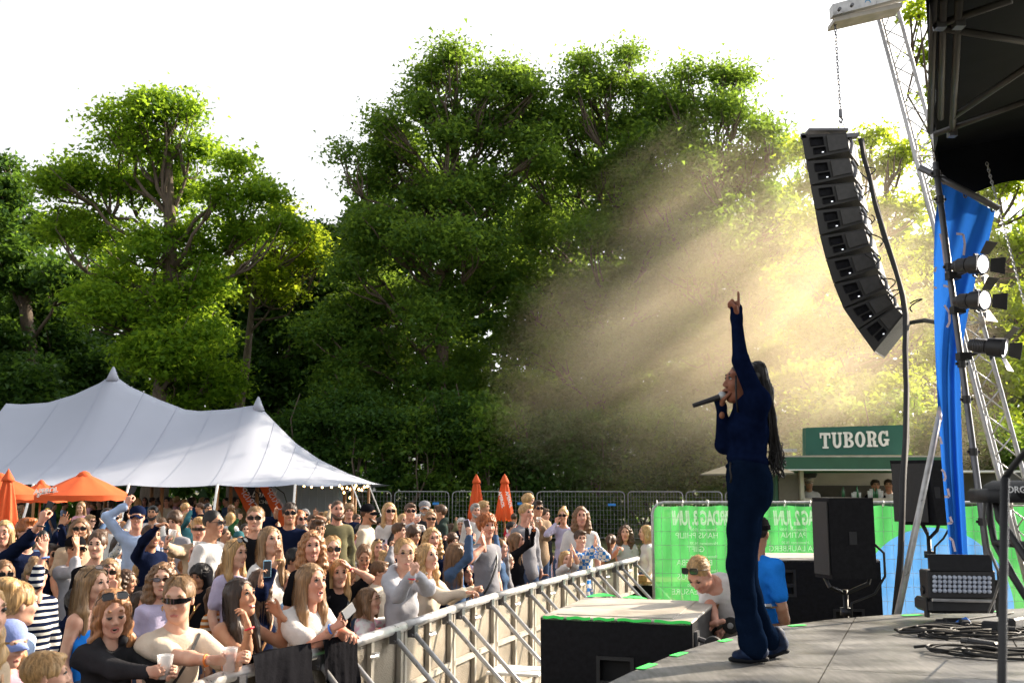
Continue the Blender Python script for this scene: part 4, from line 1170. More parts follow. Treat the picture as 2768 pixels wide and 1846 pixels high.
# shrub layer under the trees
for i, (x, y, r, Y, lf) in enumerate([(760, 950, 84, 45, 'dark_leaf'), (850, 960, 76, 44, 'dark_leaf'), (930, 1000, 80, 43.5, 'beech_leaf'), (1030, 960, 84, 44, 'dark_leaf'), (1130, 980, 90, 43.5, 'beech_leaf'), (1250, 1000, 96, 44, 'dark_leaf'), (1370, 1010, 90, 43.5, 'dark_leaf'),
                                     (1480, 1000, 90, 44, 'beech_leaf'), (1590, 1020, 84, 43.5, 'dark_leaf'), (1700, 1010, 80, 42.5, 'beech_leaf'), (1810, 1000, 84, 40, 'dark_leaf'), (1930, 960, 84, 36, 'beech_leaf'), (2060, 960, 84, 35, 'beech_leaf'), (2200, 1010, 90, 31, 'dark_leaf'), (2340, 1020, 90, 31, 'beech_leaf'), (660, 1010, 80, 46, 'dark_leaf')]):
    c = at(*S(x, y), Y); r_ = r * 1.17737 * Y / F
    T = thing('shrub', ['dark bushy hazel', 'loose leafy elder', 'arching young beech shrub', 'dense hawthorn bush'][i % 4] + ' ' + ['by the tent end', 'behind the fence left of the parasols', 'beside the closed parasols', 'behind the closed parasols', 'right of the closed parasols', 'behind the long-haired man', 'behind the fence centre panel', 'behind the picnic women', 'behind the green banner corner', 'left of the singer', 'behind the singer', 'left of the drinks kiosk', 'right above the kiosk sign', 'behind the blue flag foot', 'behind the keyboard', 'behind the tent ropes'][i],
              'shrub', (c.x, c.y, 0), 0, 'shrubs along the wood edge')
    rs = np.random.RandomState(60 + i)
    lob = [((0, 0, c.z), r_)]
    for k in range(9): lob.append(((rs.uniform(-1.1, 1.1) * r_, rs.uniform(-.5, .5) * r_, rs.uniform(0.1, 1.0) * c.z), r_ * rs.uniform(0.4, 0.75)))
    C = crown_points(lob, 34, 80 + i, 0.6, 22); C = C[C[:, 2] > 0.03]
    V, Q = leaves(C, 0.115, 90 + i)
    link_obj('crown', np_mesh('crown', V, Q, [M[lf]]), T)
    mb = MB()
    for k in range(7): limb(mb, (rs.uniform(-.3, .3), 0, 0), (rs.uniform(-1, 1) * r_, rs.uniform(-.4, .4) * r_, c.z * rs.uniform(0.8, 1.3)), 0.07, 0.02, rs)
    mb.build('stem', M['bark'], T, smooth=True)
# the wood behind, one mass
rs = np.random.RandomState(5)
n = 60000
wo = [(-400, 560), (60, 640), (300, 660), (640, 680), (760, 700), (880, 660), (980, 460), (1150, 400), (1300, 390), (1500, 340), (1700, 350), (1950, 380), (2150, 480), (2350, 560), (2768, 560), (3200, 560)]
X = rs.uniform(-44, 42, n); Yw = rs.uniform(62, 68, n)
wx = [at(a, b, 64).x for a, b in wo]; wz = [at(a, b, 64).z for a, b in wo]
hmax = np.interp(X, wx, wz) * (0.93 + 0.05 * np.sin(X * 1.1) + 0.04 * np.sin(X * 2.7))
Zw = hmax * rs.uniform(0, 1, n) ** 0.85
C = np.stack([X, Yw, Zw], 1)
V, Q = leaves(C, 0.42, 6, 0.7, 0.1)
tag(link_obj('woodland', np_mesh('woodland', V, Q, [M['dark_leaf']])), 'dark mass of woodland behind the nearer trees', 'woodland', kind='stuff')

# ---------------------------------------------------------------- marquee
YE = 30.0
def PX(px, py, Y): return at(px, py, Y)
ex = [-19, -17.4]
# front eave points (x, z) at Y=30 from the picture
fe = [(-230, 1306), (90, 1308), (348, 1310), (588, 1310), (798, 1309), (951, 1308)]
feP = [at(x, y, YE) for x, y in fe]
corner = at(996, 1308, 33.0)
pk1, pk2, pk0 = at(306, 1008, 35.0), at(698, 1090, 35.0), at(-190, 1078, 35.0)
nu, nv = 130, 40
x0, x1 = feP[0].x, corner.x
Xg = np.linspace(x0, x1, nu + 1); Yg = np.linspace(0, 1, nv + 1)
XX = np.repeat(Xg[None], nv + 1, 0)
# front line y=30, back y=40, the right end tapers to the corner
tpr = np.clip((XX - feP[5].x) / (corner.x - feP[5].x), 0, 1)
YY = 30.0 + 10 * Yg[:, None] + 0 * XX
YY = YY * (1 - tpr) + (33.0 + (YY - 30) * 0.15) * tpr
zl = 2.22
Zg = np.full(XX.shape, zl); fixed = np.zeros(XX.shape, bool)
Zg[:] = 3.2
fixed[0] = fixed[-1] = True; fixed[:, -1] = True
ez = np.interp(Xg, [p.x for p in feP] + [corner.x], [p.z for p in feP] + [corner.z])
sag = np.zeros_like(Xg)
bx = [p.x for p in feP] + [corner.x]
for a, b in zip(bx[:-1], bx[1:]):
    m = (Xg >= a) & (Xg <= b); t = (Xg[m] - a) / (b - a); sag[m] = 4 * t * (1 - t) * 0.07
Zg[0] = ez - sag; Zg[-1] = ez - sag; Zg[:, -1] = corner.z
jr = nv // 2
def rid(x):
    P = [pk0, pk1, pk2]; 
    if x <= pk1.x: a, b, sg = pk0, pk1, 0.62
    elif x <= pk2.x: a, b, sg = pk1, pk2, 0.62
    else:
        t = (x - pk2.x) / (corner.x - pk2.x); return pk2.z + (corner.z - pk2.z) * (1 - (1 - t) ** 1.75) 
    t = (x - a.x) / (b.x - a.x)
    return a.z + (b.z - a.z) * t - 4 * t * (1 - t) * sg - 0.0
# ridge heights corrected so that the outline matches
outline = [(-190, 1078), (60, 1093), (130, 1088), (200, 1067), (270, 1035), (306, 1012), (350, 1044), (430, 1080), (500, 1107), (540, 1111), (620, 1106), (670, 1098), (698, 1094), (740, 1140), (790, 1195), (850, 1240), (920, 1277), (996, 1307)]
oX = [at(a, b, 35.0 if a < 720 else 35.0 - 2.0 * (a - 720) / 276).x for a, b in outline]; oZ = [at(a, b, 35.0 if a < 720 else 35.0 - 2.0 * (a - 720) / 276).z for a, b in outline]
Zg[jr] = np.interp(Xg, oX, oZ); fixed[jr] = True
for _ in range(700):
    Zn = Zg.copy()
    Zn[1:-1, 1:-1] = (Zg[:-2, 1:-1] + Zg[2:, 1:-1]) * 0.40 + (Zg[1:-1, :-2] + Zg[1:-1, 2:]) * 0.10
    Zn[:, 0] = Zn[:, 1]
    Zn[0] = ez - sag; Zn[-1] = ez - sag; Zn[:, -1] = corner.z
    Zn[jr] = Zg[jr]
    Zg = Zn
# concave sweep of the fabric
tt = np.abs(Yg - 0.5)[:, None] * 2
Zg = Zg - (Zg[jr][None] - zl) * 0.13 * np.sin(np.pi * tt) 
TENT = thing('marquee', 'large white pole tent with two peaks behind the crowd', 'tent', (-11, 35, 0))
V = np.stack([XX, YY, Zg], 2).reshape(-1, 3) - np.array([-11, 35, 0])
w = nu + 1
I, J = np.meshgrid(np.arange(nu), np.arange(nv)); b = (J * w + I).ravel()
Q = np.stack([b, b + 1, b + w + 1, b + w], 1)
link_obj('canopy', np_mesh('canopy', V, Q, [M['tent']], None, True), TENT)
for px in (85, 205, 318, 420, 520, 610, 705, 770, 830):
    # seam tapes run from the eave up to the ridge
    xr = at(px, 1200, 33).x
    i = int(np.argmin(np.abs(Xg - xr)))
    sb = MB(); sl_ = 0 if px < 560 else .22; pts = []
    for j in range(0, jr + 1):
        fi = min(nu - 1.001, i + (jr - j) * sl_); a_ = int(fi); f_ = fi - a_; lp = lambda G: G[j, a_] * (1 - f_) + G[j, a_ + 1] * f_
        pts.append(Vector((lp(XX), lp(YY) - .012, lp(Zg) + .010)))
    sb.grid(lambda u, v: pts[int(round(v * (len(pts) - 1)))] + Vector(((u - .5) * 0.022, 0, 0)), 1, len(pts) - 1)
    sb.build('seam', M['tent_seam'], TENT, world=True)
for p in (pk1, pk2):
    q = MB(); zt = Zg[jr, int(np.argmin(np.abs(Xg - p.x)))]
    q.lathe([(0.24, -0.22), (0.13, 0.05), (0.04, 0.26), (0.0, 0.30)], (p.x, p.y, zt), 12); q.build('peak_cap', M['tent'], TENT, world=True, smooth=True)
    q = MB(); q.tube([(p.x, p.y, 0), (p.x, p.y, zt)], 0.07, 10); q.build('centre_pole', M['pole_wood'], TENT, world=True, smooth=True)
for px, ln in ((90, 0), (348, 0.15), (588, -0.10), (798, -0.12), (951, 0.05), (996, 0.0)):
    p = at(px, 1309, YE if px < 990 else 33)
    q = MB(); q.tube([(p.x + ln, p.y + .1, 0), (p.x, p.y + .1, p.z - .03)], 0.045, 8); q.build('side_pole', M['pole_wood'], TENT, world=True, smooth=True)
    q = MB(); e = Vector((p.x + (0.25 if px < 900 else 1.2), p.y - 1.6, 0.0))
    q.tube([p, e], 0.038 if px < 900 else 0.022, 6); q.build('guy_strap', M['white'], TENT, world=True)
for px, Y in ((438, 32), (624, 33), (695, 33), (410, 36), (285, 35), (932, 34), (960, 35)):
    p = at(px, 1330, Y); q = MB(); q.tube([(p.x, p.y, 0), (p.x, p.y, 2.35)], 0.065, 8); q.build('inner_pole', M['pole_wood'], TENT, world=True, smooth=True)
# string lights
SL = thing('string_lights', 'string of warm bulbs hanging under the pointed end of the tent', 'string lights', tuple(at(900, 1318, 31)))
lp = [(822, 1313), (842, 1315), (871, 1316), (896, 1316), (918, 1313), (925, 1319), (938, 1318), (947, 1322), (958, 1319), (970, 1322), (985, 1316), (993, 1314), (946, 1345), (930, 1331), (962, 1312), (978, 1324)]
q = MB(); q.tube([at(x, y, 31) + Vector((0, 0, .03)) for x, y in lp[:12]], 0.008, 4); q.build('cable', M['black'], SL, world=True)
for x, y in lp:
    q = MB(); p = at(x, y, 31); q.lathe([(0.012, .045), (.02, .03), (0.034, 0.0), (0.028, -.03), (0, -.04)], p, 8); q.build('bulb', M['bulb'], SL, world=True, smooth=True)
# container / white wall and dark stall under the tent
q = MB(); a = at(753, 1330, 38); b = at(873, 1330, 38); q.box(((a.x + b.x) / 2, 38.6, 1.25), (b.x - a.x + 1.2, 1.2, 2.5))
for i in range(9): q.box((a.x - .4 + i * (b.x - a.x + .8) / 8, 37.985, 1.25), (0.04, 0.03, 2.4))
tag(q.build('storage_container', mat('pale blue-white steel', (0.48, 0.54, 0.62), 0.6, 0, .06, 3)), 'pale container wall under the tent beside the banners', 'container')
STL = thing('kitchen_stall', 'dark kitchen stall front with white script lettering under the tent', 'food stall', tuple(at(705, 1400, 34))[:2] + (0,))
q = MB(); a = at(668, 1330, 34); b = at(733, 1330, 34); q.box(((a.x + b.x) / 2, 34.1, 1.25), (b.x - a.x, 0.1, 2.3)); q.build('board', mat('navy stall board', (0.012, 0.025, 0.045), .6), STL, world=True)

FONTC = {}
def text(name, s, p, size, m, parent, yaw=0.0, mirror=False, ext=0.004, bold=0.0, tilt=0.0, shear=0.0, world=True, sx=1.0, spacing=1.0, align='CENTER', rotx=math.pi / 2):
    cu = bpy.data.curves.new('t', 'FONT'); cu.body = s; cu.size = size; cu.align_x = align; cu.extrude = ext; cu.offset = bold; cu.shear = shear; cu.space_character = spacing; cu.resolution_u = 3
    o = bpy.data.objects.new('t', cu); COL.objects.link(o)
    me = bpy.data.meshes.new_from_object(o.evaluated_get(bpy.context.evaluated_depsgraph_get()))
    bpy.data.objects.remove(o)
    Mx = Matrix.Translation(Vector(p)) @ Matrix.Rotation(yaw, 4, 'Z') @ Matrix.Rotation(rotx, 4, 'X') @ Matrix.Rotation(tilt, 4, 'Z') @ Matrix.Diagonal(((-sx if mirror else sx), 1, 1, 1))
    if world and parent is not None: Mx = ROOTM[parent.name].inverted() @ Mx
    me.transform(Mx)
    if mirror: me.flip_normals()
    me.materials.clear(); me.materials.append(m)
    return link_obj(name, me, parent)
text('lettering', 'baked', at(712, 1343, 33.9), 0.34, M['white_print'], STL, shear=0.35)
text('lettering', 'KITCHEN', at(708, 1361, 33.9), 0.17, M['white_print'], STL)
for px, tx, sg, ty in ((668, 'CRISP', 1, 1330), (738, 'CRISP', 1, 1325)):
    p = at(px, 1310, 32.5)
    FL = thing('beach_banner', ['orange curved banner with pale lettering left of the kitchen stall', 'orange curved banner with pale lettering in front of the pale container'][px > 700], 'banner', (p.x, 32.5, 0), 0, 'orange beach banners')
    q = MB()
    def bf(u, v, p=p):
        cx = -0.50 + .9 * math.sin(v * 1.5); wd = 0.20 - 0.06 * abs(2 * v - 1)
        return (cx - wd + 2 * wd * u, 0.03 * math.sin(u * 5 + v * 4), 2.5 - v * 1.9)
    q.grid(bf, 6, 14); q.build('cloth', M['orange'], FL, smooth=True)
    q = MB(); q.tube([(0.72 * (1 - 0) - 0.0, 0.05, 0), (0.70, 0.05, 1.0), (0.35, 0.05, 2.0), (-0.5, .05, 2.6)], 0.018, 6); q.build('mast', M['black'], FL, smooth=True)
    text('lettering', 'CRISP', (p.x + 0.02, 32.42, 1.75), 0.32, M['pink_print'], FL, mirror=True, tilt=-0.95)

# ---------------------------------------------------------------- parasols
def parasol_open(px, apex_y, edge_y, halfpx, Y, label, txt=None, rot=0.4):
    a = at(px, apex_y, Y); e = at(px, edge_y, Y); R = halfpx * Y / F
    T = thing('parasol', label, 'parasol', (a.x, Y, 0), rot, 'orange parasols')
    N = 8; za, ze = a.z, e.z
    q = MB()
    n = 10
    vs, fs = [], []
    for i in range(n + 1):
        t = 0.12 + 0.88 * i / n
        for k in range(N * 4):
            an = 2 * math.pi * k / (N * 4)
            seg = abs(((k / 4) % 1) - 0.5) * 2
            r = R * t * (1 - 0.055 * (1 - seg ** 2) * t)
            z = za - (za - ze) * (t ** 1.15) - 0.05 * (1 - seg ** 2) * math.sin(math.pi * t) * 0.5
            vs.append((r * math.cos(an), r * math.sin(an), z))
    W_ = N * 4
    for i in range(n):
        for k in range(W_): fs.append((i * W_ + k, i * W_ + (k + 1) % W_, (i + 1) * W_ + (k + 1) % W_, (i + 1) * W_ + k))
    q.add(vs, fs)
    # valance
    vs = []; fs = []
    for k in range(W_):
        an = 2 * math.pi * k / W_; seg = abs(((k / 4) % 1) - 0.5) * 2; r = R * (1 - 0.055 * (1 - seg ** 2))
        vs.append((r * math.cos(an), r * math.sin(an), ze)); vs.append((r * 1.0 * math.cos(an), r * math.sin(an), ze - 0.13 + 0.02 * math.sin(k * 2.3)))
    for k in range(W_): fs.append((2 * k, 2 * ((k + 1) % W_), 2 * ((k + 1) % W_) + 1, 2 * k + 1))
    q.add(vs, fs)
    q.build('canopy', M['orange'], T, smooth=False, auto=40)
    q = MB(); q.lathe([(R * .17, za - .13), (R * .19, za - .10), (R * .10, za + .02), (0.02, za + .06)], n=16); q.build('vent_cap', M['orange'], T, smooth=True)
    q = MB(); q.tube([(0, 0, 0), (0, 0, za - .02)], 0.028, 8); q.build('pole', M['pole_wood'], T, smooth=True)
    for k in range(N):
        an = 2 * math.pi * k / N; q = MB(); q.tube([(0, 0, za - .06), (R * math.cos(an) * .98, R * math.sin(an) * .98, ze - .01)], 0.012, 4); q.build('rib', M['wood'], T)
    q = MB(); q.lathe([(0.28, 0), (.28, .05), (.05, .09), (.04, .25)], n=14); q.build('base', M['black'], T, smooth=False)
    if txt:
        wtop, px1, py1 = txt
        for j, (s_, sz) in enumerate((('APEROL', 0.20), ('SPRITZ', 0.17))):
            p = at(px1, py1 + j * 9, Y - R * 0.80)
            text('lettering', s_, p, sz * 0.8, M['white_print'], T, yaw=0.0, ext=0.002, bold=0.006, tilt=0.1, shear=0.2)
    return T
parasol_open(228, 1279, 1338, 122, 25, 'open orange parasol with white lettering in front of the tent', ('APEROL', 123, 1332), 0.2)
parasol_open(0, 1284, 1336, 118, 25.5, 'open orange parasol cut off by the picture edge', None, 0.1)
parasol_open(112, 1302, 1345, 70, 28.5, 'small open orange parasol peeking between the two larger ones', None, 0.1)
def parasol_closed(px, top_y, bot_y, wpx, Y, label, lett=False):
    a = at(px, top_y, Y); b = at(px, bot_y, Y)
    T = thing('parasol', label, 'parasol', (a.x, Y, 0), 0, 'orange parasols')
    R = wpx / 2 * Y / F; za, zb = a.z, b.z; q = MB()
    def fn(u, v):
        an = 2 * math.pi * u; k = (0.16 + 0.84 * v ** 0.8) * (1 - .1 * (v > .93)); r = R * k * (1 + 0.16 * math.sin(an * 8 + v * 1.5) * min(1, v * 3))
        return (r * math.cos(an), r * math.sin(an), za - (za - zb) * v + 0.05 * math.sin(an * 8) * (v > .9))
    q.grid(fn, 48, 14); q.build('canopy', M['orange'], T, smooth=True)
    q = MB(); H_ = (za - zb); q.lathe([(R * .55, za - .18 * H_), (R * .5, za - .13 * H_), (R * .22, za - .02), (0.0, za + .05)], n=14); q.build('vent_cap', M['orange'], T, smooth=True)
    q = MB(); q.tube([(0, 0, 0), (0, 0, za)], 0.026, 8); q.build('pole', M['pole_wood'], T, smooth=True)
    q = MB(); q.lathe([(0.28, 0), (.28, .05), (.05, .09), (.04, .25)], n=14); q.build('base', M['black'], T)
    if lett:
        for dx, yw in ((-.5, -.5), (.35, .3)):
            text('lettering', 'APEROL', (a.x + dx * R, Y - R * 1.05, zb + 0.45 * (za - zb)), 0.13, M['white_print'], T, yaw=yw, tilt=-1.3, ext=.002, bold=.004)
    return T
parasol_closed(1288, 1285, 1402, 42, 29, 'folded orange parasol on a wooden pole, the one nearer the tent')
parasol_closed(1364, 1285, 1404, 46, 28.5, 'folded orange parasol with white lettering near the man in a red jersey', True)
parasol_closed(23, 1275, 1420, 62, 14.5, 'folded orange parasol at the edge of the crowd by the open ones')

# ---------------------------------------------------------------- wire fence panels (ground about y=1460 at 41 m)
def fence_panel(P0, P1, H, label, group, wire=0.006, step=0.10, hstep=0.22):
    P0, P1 = Vector(P0), Vector(P1); L = (P1 - P0).length; an = math.atan2(P1.y - P0.y, P1.x - P0.x)
    T = thing('fence_panel', label, 'fence panel', tuple((P0 + P1) / 2), an, group)
    q = MB(); r = 0.021; cr = 0.16; h = L / 2 - 0.03
    pts = [(-h, 0, 0.02), (-h, 0, H - cr)] + [(-h + cr - cr * math.cos(t), 0, H - cr + cr * math.sin(t)) for t in (0.5, 1.0, 1.57)] + [(h - cr + cr * math.sin(t), 0, H - cr + cr * math.cos(t)) for t in (0, .5, 1.0)] + [(h, 0, H - cr), (h, 0, 0.02)]
    q.tube(pts, r, 8); q.tube([(-h, 0, 0.18), (h, 0, 0.18)], r * .8, 6); q.build('frame', M['galv'], T, smooth=True)
    q = MB(); n = int(2 * h / step)
    for i in range(1, n): x = -h + 2 * h * i / n; q.tube([(x, 0.012, .18), (x, 0.012, H - .02)], wire / 2, 3, caps=False)
    m = int(H / hstep)
    for j in range(1, m + 1): z = .18 + (H - .2) * j / (m + 1); q.tube([(-h, 0.014, z), (h, 0.014, z)], wire / 2, 3, caps=False)
    tag(q.build('wire_mesh', M['galv'], T), kind='stuff')
    q = MB()
    q.box((-h, 0, 0.06), (0.22, 0.62, 0.12), bev=.02)
    q.build('foot', mat('concrete foot', (.25, .24, .22), .9) if 'foot' not in M else M['foot'], T)
    return T
M['foot'] = mat('concrete foot', (.25, .24, .22), .9, 0, .15, 10)
edges = [700, 845, 1060, 1217, 1447, 1695, 1853, 1960, 2110]
names = ['wire fence panel behind the tent end', 'wire fence panel behind the tent ropes', 'wire fence panel with a small blue tag behind the standing couple', 'wire fence panel behind the two folded parasols', 'wide wire fence panel behind the long-haired man', 'wire fence panel behind the picnic table women', 'wire fence panel left of the singer', 'wire fence panel by the kiosk awning']
for i in range(8):
    a, b = edges[i], edges[i + 1]; Ya = 41 if a < 1700 else 41 - (a - 1695) * .012; Yb = 41 if b < 1700 else 41 - (b - 1695) * .012
    p0 = at(a + 3, 1460, Ya); p1 = at(b - 3, 1460, Yb); p0.z = p1.z = 0
    T = fence_panel(p0, p1, 2.15 - 8 * 41 / F, names[i] if i < len(names) else '', 'wire fence panels along the wood', wire=0.011, step=.14)
    if i in (2, 3, 4):
        L = (p1 - p0).length; q = MB(); q.box((L / 2 - .55, -0.03, 1.55 if i != 4 else 1.5), (0.26 if i != 4 else .32, 0.01, 0.10)); q.build('tag_plate', mat('blue tag', (.03, .25, .7), .5), T)
# ---------------------------------------------------------------- stage
ZS = 1.2
SMOKE_D = 0.54
edge = [gz(x, y, ZS) for x, y in [(1640, 1846), (1700, 1817), (1760, 1792), (1830, 1764), (1900, 1741), (2000, 1714), (2100, 1692), (2250, 1672), (2400, 1661), (2600, 1650), (2768, 1643)]]
SP = [(-0.10, -2.0), (-0.10, 2.4), (-0.02, 3.3), (0.16, 4.1)] + [(p.x, p.y) for p in edge] + [(6.2, 8.35), (9.0, 8.5), (9.0, -2.0)]
M['deck'] = mat('worn grey stage plywood', (0.095, 0.096, 0.098), 0.45, 0, 0.35, 2.2, bump=0.12, bscale=120, col2=(0.165, 0.163, 0.158), rvar=0.14, stretch=(1, 2.2, 1), detail=9)
_nt = M['deck'].node_tree; _b = _nt.nodes['Principled BSDF']; _src = _b.inputs['Base Color'].links[0].from_socket
_co = _coords(_nt, scale=(26, 3.5, 1)); _n = _nt.nodes.new('ShaderNodeTexNoise'); _n.inputs['Scale'].default_value = 1.6; _n.inputs['Detail'].default_value = 6; _nt.links.new(_co, _n.inputs['Vector'])
_co2 = _coords(_nt); _n2 = _nt.nodes.new('ShaderNodeTexNoise'); _n2.inputs['Scale'].default_value = 5; _n2.inputs['Detail'].default_value = 8; _nt.links.new(_co2, _n2.inputs['Vector'])
_mm = _nt.nodes.new('ShaderNodeMath'); _mm.operation = 'ADD'; _nt.links.new(_n.outputs[0], _mm.inputs[0]); _nt.links.new(_n2.outputs[0], _mm.inputs[1])
_mr = _nt.nodes.new('ShaderNodeMapRange'); _mr.inputs[1].default_value = .78; _mr.inputs[2].default_value = 1.25; _mr.inputs[3].default_value = .62; _mr.inputs[4].default_value = 1.35; _nt.links.new(_mm.outputs[0], _mr.inputs[0])
_mx = _nt.nodes.new('ShaderNodeVectorMath'); _mx.operation = 'SCALE'; _nt.links.new(_src, _mx.inputs[0]); _nt.links.new(_mr.outputs[0], _mx.inputs['Scale']); _nt.links.new(_mx.outputs[0], _b.inputs['Base Color'])
def clip(poly, n, d):
    out = []
    for i in range(len(poly)):
        a, b = poly[i - 1], poly[i]
        da = a[0] * n[0] + a[1] * n[1] - d; db = b[0] * n[0] + b[1] * n[1] - d
        if (da < 0) != (db < 0):
            t = da / (da - db); out.append((a[0] + (b[0] - a[0]) * t, a[1] + (b[1] - a[1]) * t))
        if db < 0: out.append(b)
    return out
s0, s1 = gz(2305, 1680, ZS), gz(2210, 1846, ZS)
ud = (s0 - s1).normalized(); vd = Vector((ud.y, -ud.x, 0))
c0 = s1.dot(vd); r0 = gz(1980, 1790, ZS).dot(ud)
STAGE = thing('stage', 'grey plywood stage deck with a curved front edge under the singer', 'stage', (3, 4, 0))
for i in range(-6, 8):
    for j in range(-7, 5):
        p = SP
        g = 0.004
        p = clip(p, (vd.x, vd.y), c0 + (i + 1) * 1.0 - g); p = clip(p, (-vd.x, -vd.y), -(c0 + i * 1.0 + g)) if p else p
        p = clip(p, (ud.x, ud.y), r0 + (j + 1) * 2.0 - g) if p else p; p = clip(p, (-ud.x, -ud.y), -(r0 + j * 2.0 + g)) if p else p
        if p and len(p) > 2:
            ar = abs(sum(p[k - 1][0] * p[k][1] - p[k][0] * p[k - 1][1] for k in range(len(p)))) / 2
            if ar < 0.02: continue
            if sum(p[k - 1][0] * p[k][1] - p[k][0] * p[k - 1][1] for k in range(len(p))) < 0: p = p[::-1]
            q = MB(); q.prism(p, ZS - 0.03, ZS - 0.0006 * ((i * 7 + j * 3) % 3)); q.build('floor_panel', M['deck'], STAGE, world=True)
q = MB(); inner = [(x + (0.02 if x < 5 else -0.02), y - 0.02) for x, y in SP]; q.prism(inner[::-1] if False else inner, 0.05, ZS - 0.032); q.build('substructure', M['black'], STAGE, world=True)
for k, (x, y, dx, dy) in enumerate([(1730, 1803, 36, 14), (1820, 1768, 30, 10), (1845, 1757, 0, 0), (1947, 1729, 26, 6), (2135, 1687, 40, 3), (2440, 1659, 50, 2), (2650, 1648, 44, 0)]):
    if dx == 0: continue
    a, b = gz(x, y + 4, ZS + 0.003), gz(x + dx, y + 4 - dy, ZS + 0.003); d = (b - a).normalized(); nn = Vector((d.y, -d.x, 0)) * 0.025
    q = MB(); q.hexa([a - nn, b - nn, b + nn, a + nn, a - nn + Vector((0, 0, .002)), b - nn + Vector((0, 0, .002)), b + nn + Vector((0, 0, .002)), a + nn + Vector((0, 0, .002))]); q.build('edge_tape', M['tape'], STAGE, world=True)
a = gz(1850, 1853, ZS + .002); q = MB(); q.box((0, 0, 0.001), (0.30, 0.21, 0.002)); o = q.build('paper_sheet', M['white']); o.location = gz(1925, 1868, ZS + 0.001); o.rotation_euler = (0, 0, -0.15)
tag(o, 'white set list sheet lying on the stage by the picture bottom', 'paper')

# ---- recessed panel: local x,z in 0..1, mapped by fn(x, z, depth)
def rpanel(mb, fn, holes, depth, mi=0, mh=1, nx=1):
    xs = sorted(set([0, 1] + [h[0] for h in holes] + [h[2] for h in holes])); zs = sorted(set([0, 1] + [h[1] for h in holes] + [h[3] for h in holes]))
    for i in range(len(xs) - 1):
        for j in range(len(zs) - 1):
            mx, mz = (xs[i] + xs[i + 1]) / 2, (zs[j] + zs[j + 1]) / 2
            ins = any(h[0] < mx < h[2] and h[1] < mz < h[3] for h in holes)
            if not ins: mb.add([fn(xs[i], zs[j], 0), fn(xs[i + 1], zs[j], 0), fn(xs[i + 1], zs[j + 1], 0), fn(xs[i], zs[j + 1], 0)], [(0, 1, 2, 3)], mi)
    for h in holes:
        c = [(h[0], h[1]), (h[2], h[1]), (h[2], h[3]), (h[0], h[3])]
        for k in range(4):
            a, b = c[k], c[(k + 1) % 4]; mb.add([fn(a[0], a[1], 0), fn(b[0], b[1], 0), fn(b[0], b[1], depth), fn(a[0], a[1], depth)], [(3, 2, 1, 0)], mh)
        mb.add([fn(a[0], a[1], depth) for a in c], [(0, 1, 2, 3)], mh)

